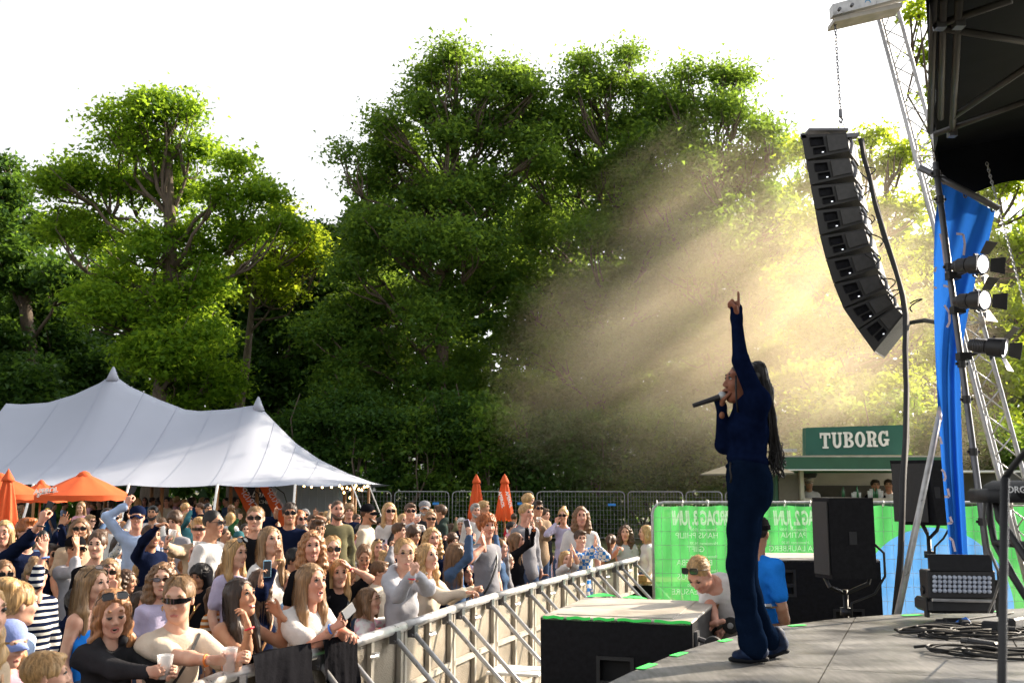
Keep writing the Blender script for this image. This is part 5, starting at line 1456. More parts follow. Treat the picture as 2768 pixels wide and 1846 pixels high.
def subwoofer(loc, yaw, Wd, Dp, Hh, label, holes, casters=True, tapegreen=True, z0=0.0):
    T = thing('subwoofer', label, 'subwoofer', (loc[0], loc[1], z0), yaw, 'subwoofers in the pit')
    q = MB(); fn = lambda x, z, d: Vector((x * Wd, d, z * Hh)); rpanel(q, fn, holes, 0.07)
    q.add([(0, 0, 0), (0, Dp, 0), (Wd, Dp, 0), (Wd, 0, 0)], [(0, 1, 2, 3)], 0)
    q.add([(0, 0, 0), (0, 0, Hh), (0, Dp, Hh), (0, Dp, 0)], [(0, 1, 2, 3)], 0); q.add([(Wd, 0, 0), (Wd, Dp, 0), (Wd, Dp, Hh), (Wd, 0, Hh)], [(0, 1, 2, 3)], 0); q.add([(0, Dp, 0), (0, Dp, Hh), (Wd, Dp, Hh), (Wd, Dp, 0)], [(0, 1, 2, 3)], 0)
    q.build('cabinet', [M['black_box'], M['black_deep']], T)
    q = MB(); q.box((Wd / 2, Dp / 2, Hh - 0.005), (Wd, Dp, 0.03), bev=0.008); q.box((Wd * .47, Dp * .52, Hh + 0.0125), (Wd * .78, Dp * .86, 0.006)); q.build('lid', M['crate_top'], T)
    for h in holes:
        q = MB(); b = 0.012
        x0, z0_, x1, z1 = h[0] * Wd, h[1] * Hh, h[2] * Wd, h[3] * Hh
        for (cx, cz, sx, sz) in (((x0 + x1) / 2, z0_ - b, x1 - x0 + 4 * b, 2 * b), ((x0 + x1) / 2, z1 + b, x1 - x0 + 4 * b, 2 * b), (x0 - b, (z0_ + z1) / 2, 2 * b, z1 - z0_), (x1 + b, (z0_ + z1) / 2, 2 * b, z1 - z0_)): q.box((cx, -0.004, cz), (sx, 0.010, sz))
        q.box(((x0 + x1) / 2 + (x1 - x0) * .05, 0.01, (z0_ + z1) / 2), (0.03, 0.03, z1 - z0_)) if (x1 - x0) > (z1 - z0_) else q.box(((x0 + x1) / 2, 0.01, (z0_ + z1) / 2 - .02), (x1 - x0, 0.03, 0.03))
        q.build('handle', M['black'], T)
    if casters:
        for (y, z) in ((0.12, Hh - .11), (Dp - .14, Hh - .11), (0.12, Hh * .25), (Dp - .14, Hh * .25)):
            q = MB(); q.box((Wd + .012, y, z), (0.02, .10, .10)); q.tube([(Wd + .02, y, z), (Wd + .07, y - .03, z - .01), (Wd + .10, y - .05, z - .02)], .018, 6); c = q.build('caster', M['steel_dark'], T)
            q = MB(); Rr = Matrix.Rotation(math.pi / 2, 3, 'X'); q.lathe([(0.028, -.024), (.058, -.022), (.062, -.012), (.062, .012), (.058, .022), (.028, .024)], (Wd + .125, y - .06, z - .03), 18, Rr); q.build('wheel', M['rubber'], c, smooth=False, auto=40)
            q = MB(); q.lathe([(0.0, -.028), (.020, -.027), (.030, -.018), (.030, .018), (.020, .027), (0, .028)], (Wd + .125, y - .06, z - .03), 12, Rr); q.build('hub', M['alu'], c, auto=40)
    if tapegreen:
        rs = np.random.RandomState(4)
        for k, (x0, x1) in enumerate(((.02, .16), (.18, .34), (.36, .5), (.52, .74), (.76, .99))):
            q = MB(); q.grid(lambda u, v: (Wd * (x0 + (x1 - x0) * u), -.006 - .004 * (v > .5), Hh + .016 - .018 * v - .004 * math.sin(u * 9 + k)), 8, 1); q.build('tape', M['tape'], T)
        q = MB(); q.grid(lambda u, v: (.0 + .22 * u * v + .02, Dp * (.93 + .09 * v), Hh + .02 + .02 * math.sin(u * 3.1) * v), 6, 3); q.build('tape', M['tape'], T)
        q = MB(); q.grid(lambda u, v: (.3 + .3 * u, Dp * (.95 + .06 * v), Hh + .02 + .012 * math.sin(u * 6) * v), 6, 3); q.build('tape', M['tape'], T)
    return T
HZ = 1.28
fl = at(1460, 1655, 7.0)
subwoofer((0.195, 7.0), math.radians(-18.4), 1.03, 1.28, HZ, 'black subwoofer cabinet with dusty top, green tape and side wheels beside the stage edge',
          [(.40, .60, .60, .80), (.12, .47, .27, .63), (.12, .26, .27, .44), (.40, .10, .60, .38), (.76, .50, .93, .76), (.76, .10, .93, .36)])
subwoofer((2.30, 9.3), math.radians(-3), 1.05, 0.9, 1.50, 'tall black subwoofer stack behind the singer and the security man',
          [(.10, .80, .25, .93), (.60, .52, .82, .70), (.60, .20, .82, .36), (.10, .40, .25, .52)], casters=False, tapegreen=False)

# ---- crowd barrier
BP = [gz(x, y, 1.165) for x, y in [(300, 1925), (480, 1846), (600, 1806), (695, 1779), (813, 1752), (961, 1719), (1071, 1681), (1170, 1647), (1299, 1607), (1504, 1554), (1721, 1501)]]
for p in BP: p.z = 0
cum = [0]
for a, b in zip(BP[:-1], BP[1:]): cum.append(cum[-1] + (b - a).length)
def bpt(s):
    for i in range(len(cum) - 1):
        if s <= cum[i + 1] or i == len(cum) - 2:
            t = (s - cum[i]) / (cum[i + 1] - cum[i]); return BP[i].lerp(BP[i + 1], t)
BH = 1.15
M['perf'] = mat('perforated aluminium sheet', (0.29, 0.25, 0.195), 0.55, 0.35, 0.25, 3, bump=0.5, bscale=90, alpha=0.86, rvar=.1)
SL_ = 1.12; nsec = int(cum[-1] / SL_)
wheres = ['at the picture edge before the jacketed woman', 'under the arms of the woman in the dark jacket', 'below the orange drink', 'behind the draped black jackets', 'under the hands of the fair long-haired woman', 'under the tie-dye sleeves', 'before the girl in the grey hoodie', 'under the stretched beige sleeves', 'beside the white folded steps', 'just left of the front subwoofer', 'before the raised black sleeves', 'behind the front subwoofer top', 'before the clapping blonde child', 'before the boy in the plaid shirt', 'at the far end by the picnic table']
def barrier_section(s):
    p0, p1 = bpt(s), bpt(s + SL_ - .02); d = (p1 - p0); L = d.length; yaw = math.atan2(d.y, d.x); k = int(s / SL_)
    T = thing('crowd_barrier', 'aluminium crowd barrier section ' + wheres[min(k, len(wheres) - 1)], 'crowd barrier', (p0.x, p0.y, 0), yaw, 'aluminium crowd barrier sections')
    q = MB(); q.tube([(0.0, 0, BH - .035), (L, 0, BH - .035)], 0.037, 12); q.build('top_rail', M['alu'], T, smooth=True)
    q = MB(); q.box((L / 2, 0.035, 0.62), (L - .03, 0.006, 1.0)); q.build('mesh_panel', M['perf'], T)
    for x in (0.03, L / 2, L - .03):
        q = MB(); q.box((x, 0.012, .57), (0.045, 0.035, 1.10)); q.build('upright', M['alu_dull'], T)
    for z in (0.16, 0.66):
        q = MB(); q.box((L / 2, 0.005, z), (L - .06, 0.03, 0.045)); q.build('rail', M['alu_dull'], T)
    for x in (0.12, L - .20):
        q = MB(); q.tube([(x, -0.03, BH - .10), (x + .02, -1.02, 0.05)], 0.020, 8); q.build('stay', M['alu'], T, smooth=True)
        q = MB(); q.box((x, -0.02, BH - .085), (0.07, .06, .09)); q.tube([(x - .05, -.03, BH - .11), (x + .05, -.03, BH - .11)], .012, 6); q.build('clamp', M['steel_dark'], T)
    q = MB(); q.tube([(L / 2 - .1, -.03, BH - .16), (L / 2 - .02, -.05, BH - .16)], .012, 6); q.box((L / 2, -.03, BH - .16), (.06, .03, .035)); q.build('latch', M['alu'], T)
    q = MB(); q.box((L / 2, -.52, .02), (L - .02, 1.05, .03)); q.build('foot_plate', M['alu_dull'], T)
s = 0.0
while s + SL_ <= cum[-1] + .3: barrier_section(s); s += SL_
# white folded steps in the pit
T = thing('step_platform', 'white slatted step platform in the pit beside the barrier', 'step', tuple(at(1400, 1812, 9.6))[:2] + (0,), math.radians(-15))
zt = at(1400, 1812, 9.6).z
for i in range(4):
    q = MB(); q.box((0, -.16 + .11 * i, zt), (.50, .10, .025), bev=.006); q.build('slat', M['white'], T)
for sx in (-1, 1): q = MB(); q.box((sx * .2, 0, zt / 2 - .01), (.03, .4, zt - .02)); q.build('side_frame', M['alu_dull'], T)

# ---- green banner fence
YB = 14.5
zB = 2.15 - 37 * YB / F
def disc_mat(c, R_):
    m = M['green_cloth'].copy(); m.name = 'green cloth with a blue disc print'; nt = m.node_tree
    tc = nt.nodes.new('ShaderNodeTexCoord'); sub = nt.nodes.new('ShaderNodeVectorMath'); sub.operation = 'SUBTRACT'; sub.inputs[1].default_value = (c.x, 0, c.z); nt.links.new(tc.outputs['Object'], sub.inputs[0])
    sc = nt.nodes.new('ShaderNodeVectorMath'); sc.operation = 'MULTIPLY'; sc.inputs[1].default_value = (1, 0, 1); nt.links.new(sub.outputs[0], sc.inputs[0])
    ln = nt.nodes.new('ShaderNodeVectorMath'); ln.operation = 'LENGTH'; nt.links.new(sc.outputs[0], ln.inputs[0])
    lt = nt.nodes.new('ShaderNodeMath'); lt.operation = 'LESS_THAN'; lt.inputs[1].default_value = R_; nt.links.new(ln.outputs['Value'], lt.inputs[0])
    for n_ in list(nt.nodes):
        if n_.type in ('BSDF_PRINCIPLED', 'BSDF_TRANSLUCENT'):
            mx = nt.nodes.new('ShaderNodeMix'); mx.data_type = 'RGBA'; mx.inputs[6].default_value = (.10, .52, .14, 1); mx.inputs[7].default_value = (.12, .38, .85, 1)
            nt.links.new(lt.outputs[0], mx.inputs[0]); nt.links.new(mx.outputs[2], n_.inputs[0])
    return m
def bpx(x, y=1357): return at(x, y, YB)
for (xa, xb, lab) in ((1757, 2278, 'wire fence panel carrying the green line-up banner behind the singer'), (2282, 2925, 'wire fence panel carrying the green banner with the blue disc')):
    p0, p1 = bpx(xa), bpx(xb); p0.z = p1.z = 0
    T = fence_panel(p0, p1, zB, lab, 'fence panels dressed with green banner', wire=0.006, step=.125, hstep=.235)
    L = (p1 - p0).length
    FP = T
    C_ = thing('banner', 'green printed banner with mirrored white line-up lettering' if xa < 2000 else 'green printed banner with a large pale blue disc behind the stage lights', 'banner', (p0.x, YB, 0), 0, 'green cloth banners on the fence')
    q = MB()
    def gf(u, v): 
        sc = .018 * abs(math.sin(u * L / .5 * math.pi)) * (1 - v) 
        return (.04 + (L - .08) * u, .045 + .016 * math.sin(u * 31 + v * 4) * math.sin(v * 7 + u * 9) + .01 * math.sin(u * 80) * (1 - v), zB - .04 - sc - (zB - .25) * v)
    q.grid(gf, 70, 24); q.build('cloth', M['green_cloth'] if xa < 2000 else disc_mat(at(2535, 1640, YB) - Vector((p0.x, YB, 0)), 205 * YB / F), C_, smooth=True)
    for i in range(8):
        q = MB(); x = .1 + (L - .2) * i / 7; q.tube([(x, -.03, zB), (x, -.0, zB + .03), (x, .03, zB), (x, .03, zB - .06), (x, -.01, zB - .05)], .006, 4, closed=True); q.build('cable_tie', M['white'], C_)
    if xa < 2000:
        def T1(s_, px, py, hpx, bold=0.0, sx=1.0, sp=1.0, shear=0):
            p = at(px, py, YB + .022); text('lettering', s_, p, hpx * YB / F * 1.42, M['banner_white'], C_, mirror=True, bold=bold, sx=sx, ext=0.0, spacing=sp, shear=shear)
        T1('LØRDAG 3. JUNI', 1906, 1417, 36, .010, .50, .92, .12); T1('Slotsscenen 15:00', 1903, 1434, 7); T1('HANS PHILIP', 1884, 1454, 15, 0.0, .95); T1('Havescenen 16:30', 1903, 1471, 7)
        T1('GIIFT', 1881, 1491, 15, .0, .95); T1('Slotsscenen 18:00', 1903, 1507, 7); T1('BATSHEBA', 1878, 1527, 15, .0, .95); T1('Havescenen 19:30', 1903, 1545, 7); T1('PRECIOUS', 1878, 1566, 15, 0, .95); T1('Slotsscenen 21:00', 1895, 1585, 7); T1('PLEASURE', 1862, 1606, 15, 0, .95)
        T1('FREDAG 2. JUNI', 2176, 1417, 36, .010, .50, .92, .12); T1('Slotsscenen 15:00', 2146, 1434, 7); T1('PATINA', 2146, 1453, 15, 0, .95); T1('Havescenen 16:30', 2150, 1469, 7); T1('IDA LAURBERG', 2148, 1489, 15, .0, .95); T1('Slotsscenen 18:00', 2146, 1505, 7)
    else:
        pass

# ---- kiosk
YK = 22.0
K = thing('drinks_kiosk', 'dark green drinks kiosk with large white TUBORG lettering on its roof sign', 'kiosk', tuple(at(2330, 1400, YK))[:2] + (0,))
def kb(x0, y0, x1, y1, Y, dep, m, name, bev=0.0):
    a, b = at(x0, y1, Y), at(x1, y0, Y); q = MB(); q.box(((a.x + b.x) / 2, Y + dep / 2, (a.z + b.z) / 2), (b.x - a.x, dep, b.z - a.z), bev=bev); return q.build(name, m, K, world=True)
sg = MB(); A = [at(2178, 1230, YK), at(2446, 1229, YK), at(2443, 1148, YK), at(2178, 1156, YK)]
sg.hexa([p for p in A] + [p + Vector((0, .25, 0)) for p in A]); sgo = sg.build('sign_board', M['sign_green'], K, world=True)
kb(2110, 1235, 2565, 1268, YK - .6, .10, M['kiosk_green'], 'fascia'); kb(2100, 1268, 2570, 1271, YK - .65, 1.6, M['white'], 'awning_edge')
kb(2100, 1231, 2570, 1235, YK - .6, 3.2, M['alu_dull'], 'roof')
kb(2098, 1271, 2570, 1278, YK, .12, M['kiosk_green'], 'lintel')
kb(2104, 1278, 2165, 1352, YK, .10, mat('brown hatch panel', (.13, .11, .085), .6), 'side_panel'); kb(2165, 1272, 2172, 1352, YK - .1, .3, M['cream'], 'post')
kb(2540, 1278, 2575, 1352, YK, .3, M['kiosk_green'], 'post')
kb(2100, 1276, 2570, 1312, YK + 2.3, .1, M['cream'], 'upper_back_wall'); kb(2100, 1312, 2570, 1400, YK + 2.28, .1, M['darkwall'], 'lower_back_wall')
kb(2172, 1346, 2540, 1354, YK - .15, .5, M['alu_dull'], 'counter_top'); kb(2100, 1354, 2570, 1446, YK - .02, .1, M['kiosk_green'], 'counter_front')
kb(2100, 1276, 2103, 1446, YK, 2.4, M['kiosk_green'], 'side_wall'); kb(2568, 1276, 2572, 1446, YK, 2.4, M['kiosk_green'], 'side_wall')
q = MB(); a = at(1893, 1285, YK - 1.5); b = at(2105, 1268, YK - .3); q.hexa([a, Vector((b.x, a.y, a.z + .03)), Vector((b.x, a.y + 1.8, b.z + .12)), Vector((a.x + 1.0, a.y + 1.8, b.z + .10))] + [p + Vector((0, 0, .03)) for p in (a, Vector((b.x, a.y, a.z + .03)), Vector((b.x, a.y + 1.8, b.z + .12)), Vector((a.x + 1.0, a.y + 1.8, b.z + .10)))]); q.build('awning', mat('weathered awning cloth', (.16, .15, .12), .8), K, world=True)
q = MB(); p = at(2130, 1240, YK - .3); q.box((p.x, p.y, at(2150, 1219, YK).z), (.3, .4, .06)); q.build('roof_hatch', M['alu'], K, world=True)
q = MB(); p = at(2186, 1278, YK + .6); q.lathe([(0.02, -.08), (.16, -.06), (.2, .02), (.12, .10), (0, .12)], at(2185, 1283, YK + .3), 14); q.build('heater', M['black'], K, world=True)
kb(2565, 1271, 2780, 1276, YK + 2, 2.0, M['white'], 'annex_roof'); kb(2575, 1276, 2780, 1450, YK + 3.5, .1, M['darkwall'], 'annex_wall')
# slab letters
def slab(ch, mb, x, w, h, t=.30, s=.17):
    """letters as bars; unit coordinates scaled by w, h"""
    K_ = [0]
    def nx_(): K_[0] += 1; return -.002 * K_[0]
    def B(x0, z0, x1, z1):
        e = nx_(); mb.add([(x + x0 * w, e, z0 * h), (x + x1 * w, e, z0 * h), (x + x1 * w, e, z1 * h), (x + x0 * w, e, z1 * h), (x + x0 * w, .02, z0 * h), (x + x1 * w, .02, z0 * h), (x + x1 * w, .02, z1 * h), (x + x0 * w, .02, z1 * h)],
                                      [(0, 1, 2, 3), (7, 6, 5, 4), (0, 4, 5, 1), (1, 5, 6, 2), (2, 6, 7, 3), (3, 7, 4, 0)])
    def arc(cx, cz, rx, rz, a0, a1, th, n=10, tz=None):
        tz = tz or s; e = nx_()
        for i in range(n):
            t0, t1 = a0 + (a1 - a0) * i / n, a0 + (a1 - a0) * (i + 1) / n
            P = [(cx + rx * math.cos(t0), cz + rz * math.sin(t0)), (cx + rx * math.cos(t1), cz + rz * math.sin(t1)), (cx + (rx - th) * math.cos(t1), cz + (rz - tz) * math.sin(t1)), (cx + (rx - th) * math.cos(t0), cz + (rz - tz) * math.sin(t0))]
            mb.add([(x + a * w, e, b * h) for a, b in P] + [(x + a * w, .02, b * h) for a, b in P], [(0, 1, 2, 3), (7, 6, 5, 4), (0, 4, 5, 1), (1, 5, 6, 2), (2, 6, 7, 3), (3, 7, 4, 0)])
    pi = math.pi
    if ch == 'T': B(.36, 0, .64, 1); B(.22, 0, .78, .12); B(0, .84, 1, 1); B(0, .64, .12, .84); B(.88, .64, 1, .84)
    if ch == 'U': B(.10, .3, .36, 1); B(.0, .88, .46, 1); B(.70, .3, .90, 1); B(.60, .88, 1, 1); arc(.5, .32, .40, .32, pi, 2 * pi, .25)
    if ch == 'B': B(.12, 0, .40, 1); B(0, 0, .5, .13); B(0, .87, .5, 1); B(.4, .45, .55, .57); arc(.5, .765, .42, .235, -pi / 2, pi / 2, .27, tz=.12); arc(.5, .27, .47, .27, -pi / 2, pi / 2, .28, tz=.13)
    if ch == 'O': arc(.5, .5, .5, .5, 0, 2 * pi, .30, 20, tz=.14)
    if ch == 'R': B(.12, 0, .40, 1); B(0, 0, .52, .13); B(0, .87, .5, 1); B(.4, .42, .55, .54); arc(.5, .72, .45, .28, -pi / 2, pi / 2, .28, tz=.13); B(.60, .0, .86, .40); B(.55, .34, .75, .5); B(.74, 0, 1.04, .12)
    if ch == 'G': arc(.5, .5, .5, .5, pi * .28, pi * 1.78, .30, 16, tz=.15); B(.70, .08, .96, .44); B(.54, .36, 1.06, .48); B(.76, .66, .96, 1)
ax = at(2217, 1212, YK); bx_ = at(2402, 1212, YK); hL = (1212 - 1170) * YK / F; tw = bx_.x - ax.x; lw = tw / 6.0
for i, ch in enumerate('TUBORG'):
    q = MB(); slab(ch, q, 0, lw * .90, hL)
    xx = ax.x + lw * i * 1.02; q.v = [(v[0] + xx, v[1] + YK - .03, v[2] + ax.z + (2.0 * i * YK / F * .55)) for v in q.v]; q.build('letter', mat('cream sign letter', (.78, .75, .68), .6) if i == 0 else bpy.data.materials['cream sign letter'], K, world=True)
# bottles and glasses on the counter
gl = mat('green bottle glass', (.03, .12, .05), .1, 0, 0)
for i, (x, hgt) in enumerate([(2318, .26), (2306, .12), (2312, .14), (2350, .16), (2356, .20), (2362, .22), (2370, .22), (2377, .20), (2384, .16), (2324, .12), (2280, .24)]):
    p = at(x, 1346, YK + .05); q = MB(); w_ = .035
    q.lathe([(w_, 0), (w_, hgt * .6), (w_ * .4, hgt * .8), (w_ * .4, hgt), (0, hgt)] if hgt > .2 else [(w_ * .8, 0), (w_ * 1.1, hgt), (w_, hgt), (w_ * .7, .01), (0, .01)], (0, 0, 0), 10)
    o = q.build('bottle' if hgt > .2 else 'cup', gl if hgt > .2 else M['cup'], smooth=True); o.location = p
    tag(o, ('green bottle' if hgt > .2 else 'clear plastic cup') + ' standing on the kiosk counter', 'bottle' if hgt > .2 else 'cup', 'bottles on the kiosk counter' if hgt > .2 else 'cups on the kiosk counter')

# ---- monitor speakers on stands
def speaker(x0, x1, xs, y0, y1, Y, label, taper=0):
    A, B_, C2 = at(x0, y0, Y + .22), at(xs, y0, Y), at(x1, y0 + 3, Y + .03); zt, zb = at(xs, y0, Y).z, at(xs, y1, Y).z
    T = thing('monitor_speaker', label, 'speaker', (B_.x, B_.y, 0), 0, 'monitor speakers on stands')
    o = B_; D = C2 + Vector((-.10, .38, 0)); E = A + Vector((.12, .30, 0))
    foot = [A, B_, C2, D, E]
    bt = [p + Vector((taper * .02, 0, 0)) for p in foot]
    n = 5; vs = [(p.x, p.y, zb) for p in bt] + [(p.x, p.y, zt) for p in foot]
    q = MB(); q.add(vs, [tuple(range(n - 1, -1, -1)), tuple(range(n, 2 * n))] + [(i, (i + 1) % n, n + (i + 1) % n, n + i) for i in range(n)]); q.build('cabinet', M['black_box'], T, world=True)
    # grille on the narrow side
    k = MB(); a, b = A.lerp(B_, .05), A.lerp(B_, .95); nn = Vector((-(B_ - A).y, (B_ - A).x, 0)).normalized() * (-.006)
    nn = -nn if nn.y > 0 else nn
    k.hexa([Vector((a.x, a.y, zb + .03)) + nn, Vector((b.x, b.y, zb + .03)) + nn, Vector((b.x, b.y, zt - .03)) + nn, Vector((a.x, a.y, zt - .03)) + nn, Vector((a.x, a.y, zb + .03)) + nn * 2.5, Vector((b.x, b.y, zb + .03)) + nn * 2.5, Vector((b.x, b.y, zt - .03)) + nn * 2.5, Vector((a.x, a.y, zt - .03)) + nn * 2.5]); k.build('grille', M['grille'], T, world=True)
    k = MB(); c = (B_ + C2) / 2; k.box((c.x, c.y - .004, (zt + zb) / 2), (.06, .012, .10)); k.build('socket', M['black'], T, world=True)
    k = MB(); cx, cy = (B_.x + C2.x) / 2 - .02, Y + .2
    k.tube([(B_.x - .02, cy, zb + .05), (B_.x + .02, cy - .05, zb - .07), (cx, cy, zb - .13), (C2.x - .02, cy - .02, zb - .05), (C2.x + .03, cy, zb + .08)], .018, 6); k.build('yoke', M['black'], T, world=True)
    k = MB(); k.tube([(cx, cy, 0), (cx, cy, zb - .1)], .022, 8); k.lathe([(.05, zb - .3), (.05, zb - .24)], (cx, cy, 0), 10); k.build('pole', M['black'], T, world=True, smooth=True)
    for j in range(3):
        an = j * 2.1 + .5; k = MB(); k.tube([(cx, cy, .7), (cx + .55 * math.cos(an), cy + .55 * math.sin(an), .02)], .014, 6); k.build('leg', M['black'], T, world=True)
    k = MB(); k.tube([(C2.x, Y + .1, zb + .28), (C2.x + .06, Y + .02, zb + .2), (C2.x + .07, Y + .05, zb + .02), (C2.x + .0, Y + .1, zb - .12), (cx + .03, Y + .15, zb - .2), (cx + .03, Y + .2, zb - .5)], .010, 6); k.build('cable', M['rubber'], T, world=True, smooth=True)
    return T
speaker(2195, 2360, 2240, 1345, 1565, 8.0, 'black monitor speaker on a stand right behind the singer')
speaker(2405, 2546, 2506, 1243, 1420, 9.2, 'higher black monitor speaker on a stand behind the slanted tube', taper=3)

# ---- LED flood light on the deck
YL = 7.25
LD = thing('flood_light', 'black LED flood light with four rows of round lenses and a raised flap', 'stage light', tuple(gz(2610, 1665, ZS)))
def lb(x0, y0, x1, y1, Y, dep): a, b = at(x0, y1, Y), at(x1, y0, Y); return ((a.x + b.x) / 2, Y + dep / 2, (a.z + b.z) / 2), (b.x - a.x, dep, b.z - a.z)
c, s_ = lb(2512, 1541, 2690, 1618, YL, .16); q = MB(); q.box(c, s_, bev=.01); q.build('housing', M['black'], LD, world=True)
q = MB(); A = [at(2515, 1541, YL), at(2684, 1543, YL), at(2680, 1499, YL + .06), at(2508, 1497, YL + .06)]; q.hexa(A + [p + Vector((0, .012, 0)) for p in A]); q.build('flap', M['black'], LD, world=True)
for r_ in range(4):
    for k in range(12):
        p = at(2526 + k * 13.4, 1559 + r_ * 12.0 + k * .25, YL)
        q = MB(); q.lathe([(0.0, -.022), (.009, -.019), (.0155, -.010), (.0170, 0.0)], (p.x, p.y, p.z), 10, Matrix.Rotation(-math.pi / 2, 3, 'X')); q.v = [(v[0], 2 * p.y - v[1] if v[1] > p.y else v[1], v[2]) for v in q.v]
        q.build('lens', M['dlens'], LD, world=True, smooth=True)
c, s_ = lb(2516, 1620, 2692, 1658, YL + .03, .3); q = MB(); q.box(c, s_, bev=.02); q.build('base', M['black'], LD, world=True)
q = MB(); q.tube([at(2520, 1621, YL - .02), at(2690, 1624, YL - .02)], .012, 6); q.build('handle', M['alu'], LD, world=True)
for x in (2505, 2700):
    q = MB(); A = at(x, 1640, YL + .1); q.box((A.x, A.y, A.z + .06), (.025, .05, .26), bev=.005); q.tube([(A.x - .03, A.y, A.z + .12), (A.x + .03, A.y, A.z + .12)], .03, 8); q.build('bracket', M['black'], LD, world=True)
q = MB(); A = at(2700, 1555, YL); q.hexa([A + Vector(v) for v in ((0, 0, -.14), (.05, .02, -.10), (.06, .02, .06), (0, 0, .04), (0, .03, -.14), (.05, .05, -.10), (.06, .05, .06), (0, .03, .04))]); q.build('side_flap', M['black'], LD, world=True)

# ---- cables on the deck
rs = np.random.RandomState(8)
blocks = []
for k in range(8):
    c = gz(rs.uniform(2600, 2760), rs.uniform(1680, 1765), ZS + .012); pts = []
    R_ = rs.uniform(.10, .24); turns = rs.uniform(1.2, 3.0); n = 46; ph = rs.uniform(0, 6.28)
    for i in range(n):
        t = i / (n - 1); an = ph + turns * 6.28 * t; r_ = R_ * (1 + .25 * math.sin(an * 1.7 + k)); pts.append((c.x + r_ * 1.5 * math.cos(an) + .25 * t * (k % 3 - 1), c.y + r_ * .8 * math.sin(an), ZS + .010 + .012 * (1 + math.sin(an * 2.3 + k)) + k * .002))
    q = MB(); q.tube(pts, .0065 if k % 3 else .009, 5); o = q.build('cable', M['rubber'], smooth=True); tag(o, 'black cable coiled in the tangle of loops on the stage', 'cable', 'coiled cables on the stage')
for k, P in enumerate([[(2482, 1717), (2520, 1722), (2560, 1727), (2585, 1712), (2600, 1700), (2640, 1706)], [(2482, 1719), (2500, 1714), (2540, 1713), (2570, 1720), (2590, 1700)], [(2526, 1682), (2545, 1678), (2570, 1682), (2600, 1675), (2650, 1668), (2700, 1662), (2740, 1655)], [(2640, 1765), (2700, 1770), (2768, 1768)]]):
    q = MB(); g = [gz(x, y, ZS + .008) for x, y in P]; pts = []
    for i in range(len(g) - 1):
        for t in (0, .33, .66): pts.append(g[i].lerp(g[i + 1], t))
    pts.append(g[-1]); q.tube(pts, .006, 5); o = q.build('cable', M['rubber'], smooth=True)
    tag(o, ['thin black cable with a loose end looping out towards the singer', 'black cable doubled back beside the looping one', 'black cable running to the flood light foot', 'black cable running off along the deck to the picture edge'][k], 'cable', 'loose cables on the stage')
for k, (x, y, w_, h_) in enumerate([(2582, 1690, .16, .05), (2610, 1700, .14, .06), (2690, 1716, .15, .09), (2745, 1705, .18, .09), (2660, 1752, .2, .05)]):
    p = gz(x, y, ZS); q = MB(); q.box((0, 0, h_ / 2), (w_, .07, h_), bev=.012); q.tube([(-w_ / 2 - .05, 0, h_ / 2), (-w_ / 2, 0, h_ / 2)], .02, 8); o = q.build('cable_connector', M['black']); o.location = p; o.rotation_euler = (0, 0, k * 1.3)
    tag(o, ['small black connector beside a blue plug', 'black connector block in the cable loops', 'square black connector near the mic stand', 'large black connector at the picture edge', 'long black connector lying nearest the camera'][k], 'connector', 'connectors among the cables')
p = gz(2588, 1692, ZS + .01); q = MB(); q.lathe([(0.03, 0), (.035, .02), (.035, .08), (.02, .09), (0, .09)], (0, 0, 0), 12); o = q.build('power_plug', mat('blue plug', (.03, .16, .6), .4)); o.location = p; o.rotation_euler = (.4, 1.1, .3); tag(o, 'blue power plug lying among black cables on the stage', 'plug')

# ---- tubes, truss tower, hanging array
def pole(pts, r, m, label, cat='pole', name='pole', grp=None, n=10, clamps=()):
    base = pts[-1]; T = thing(name, label, cat, tuple(base), 0, grp)
    q = MB(); q.tube(pts, r, n); q.build('tube', m, T, world=True, smooth=True)
    for p in clamps:
        q = MB(); q.tube([p - Vector((0, 0, .03)), p + Vector((0, 0, .03))], r * 1.35, n); q.tube([p - Vector((.05, 0, 0)), p + Vector((.05, 0, 0))], r * .5, 6); q.build('clamp', M['black'], T, world=True)
    return T
pa, pb = at(2528, 440, 8.3), at(2668, 1500, 8.2)
pe = pa + (pb - pa) * ((pa.z - ZS) / (pa.z - pb.z)) if pb.z > ZS else pb
pole([pa, pb, pb + (pb - pa) * .35], .026, M['steel_dark'], 'dark steel pole leaning beside the blue flag that carries the lamps', clamps=[pa.lerp(pb, t) for t in (.03, .10, .28, .53, .62, .75, .92)])
pole([at(2578, 940, 8.9), at(2426, 1662, 8.0)], .027, M['alu'], 'bright slanted aluminium tube crossing before the higher speaker')
pole([at(2484, 452, 8.35), at(2700, 564, 8.25)], .028, M['steel_dark'], 'short cross tube above the blue flag')
pole([at(2716, 1290, 2.05), at(2708, 1846, 2.0), at(2707, 1900, 2.0)], .0085, M['black'], 'thin dark microphone stand near the camera', 'microphone stand', 'microphone_stand')
q = MB(); q.tube([at(2716, 1292, 2.05), at(2735, 1265, 2.04), at(2768, 1225, 2.0), at(2850, 1150, 1.9)], .007, 8); q.build('boom', M['black'], bpy.data.objects['microphone_stand'], world=True, smooth=True)
q = MB(); pm = at(2707, 1900, 2.0); q.tube([(pm.x, pm.y, ZS), (pm.x, pm.y, pm.z)], .0085, 8); q.lathe([(.12, ZS), (.12, ZS + .02), (.02, ZS + .03)], (pm.x, pm.y, 0), 16); q.build('base', M['black'], bpy.data.objects['microphone_stand'], world=True)

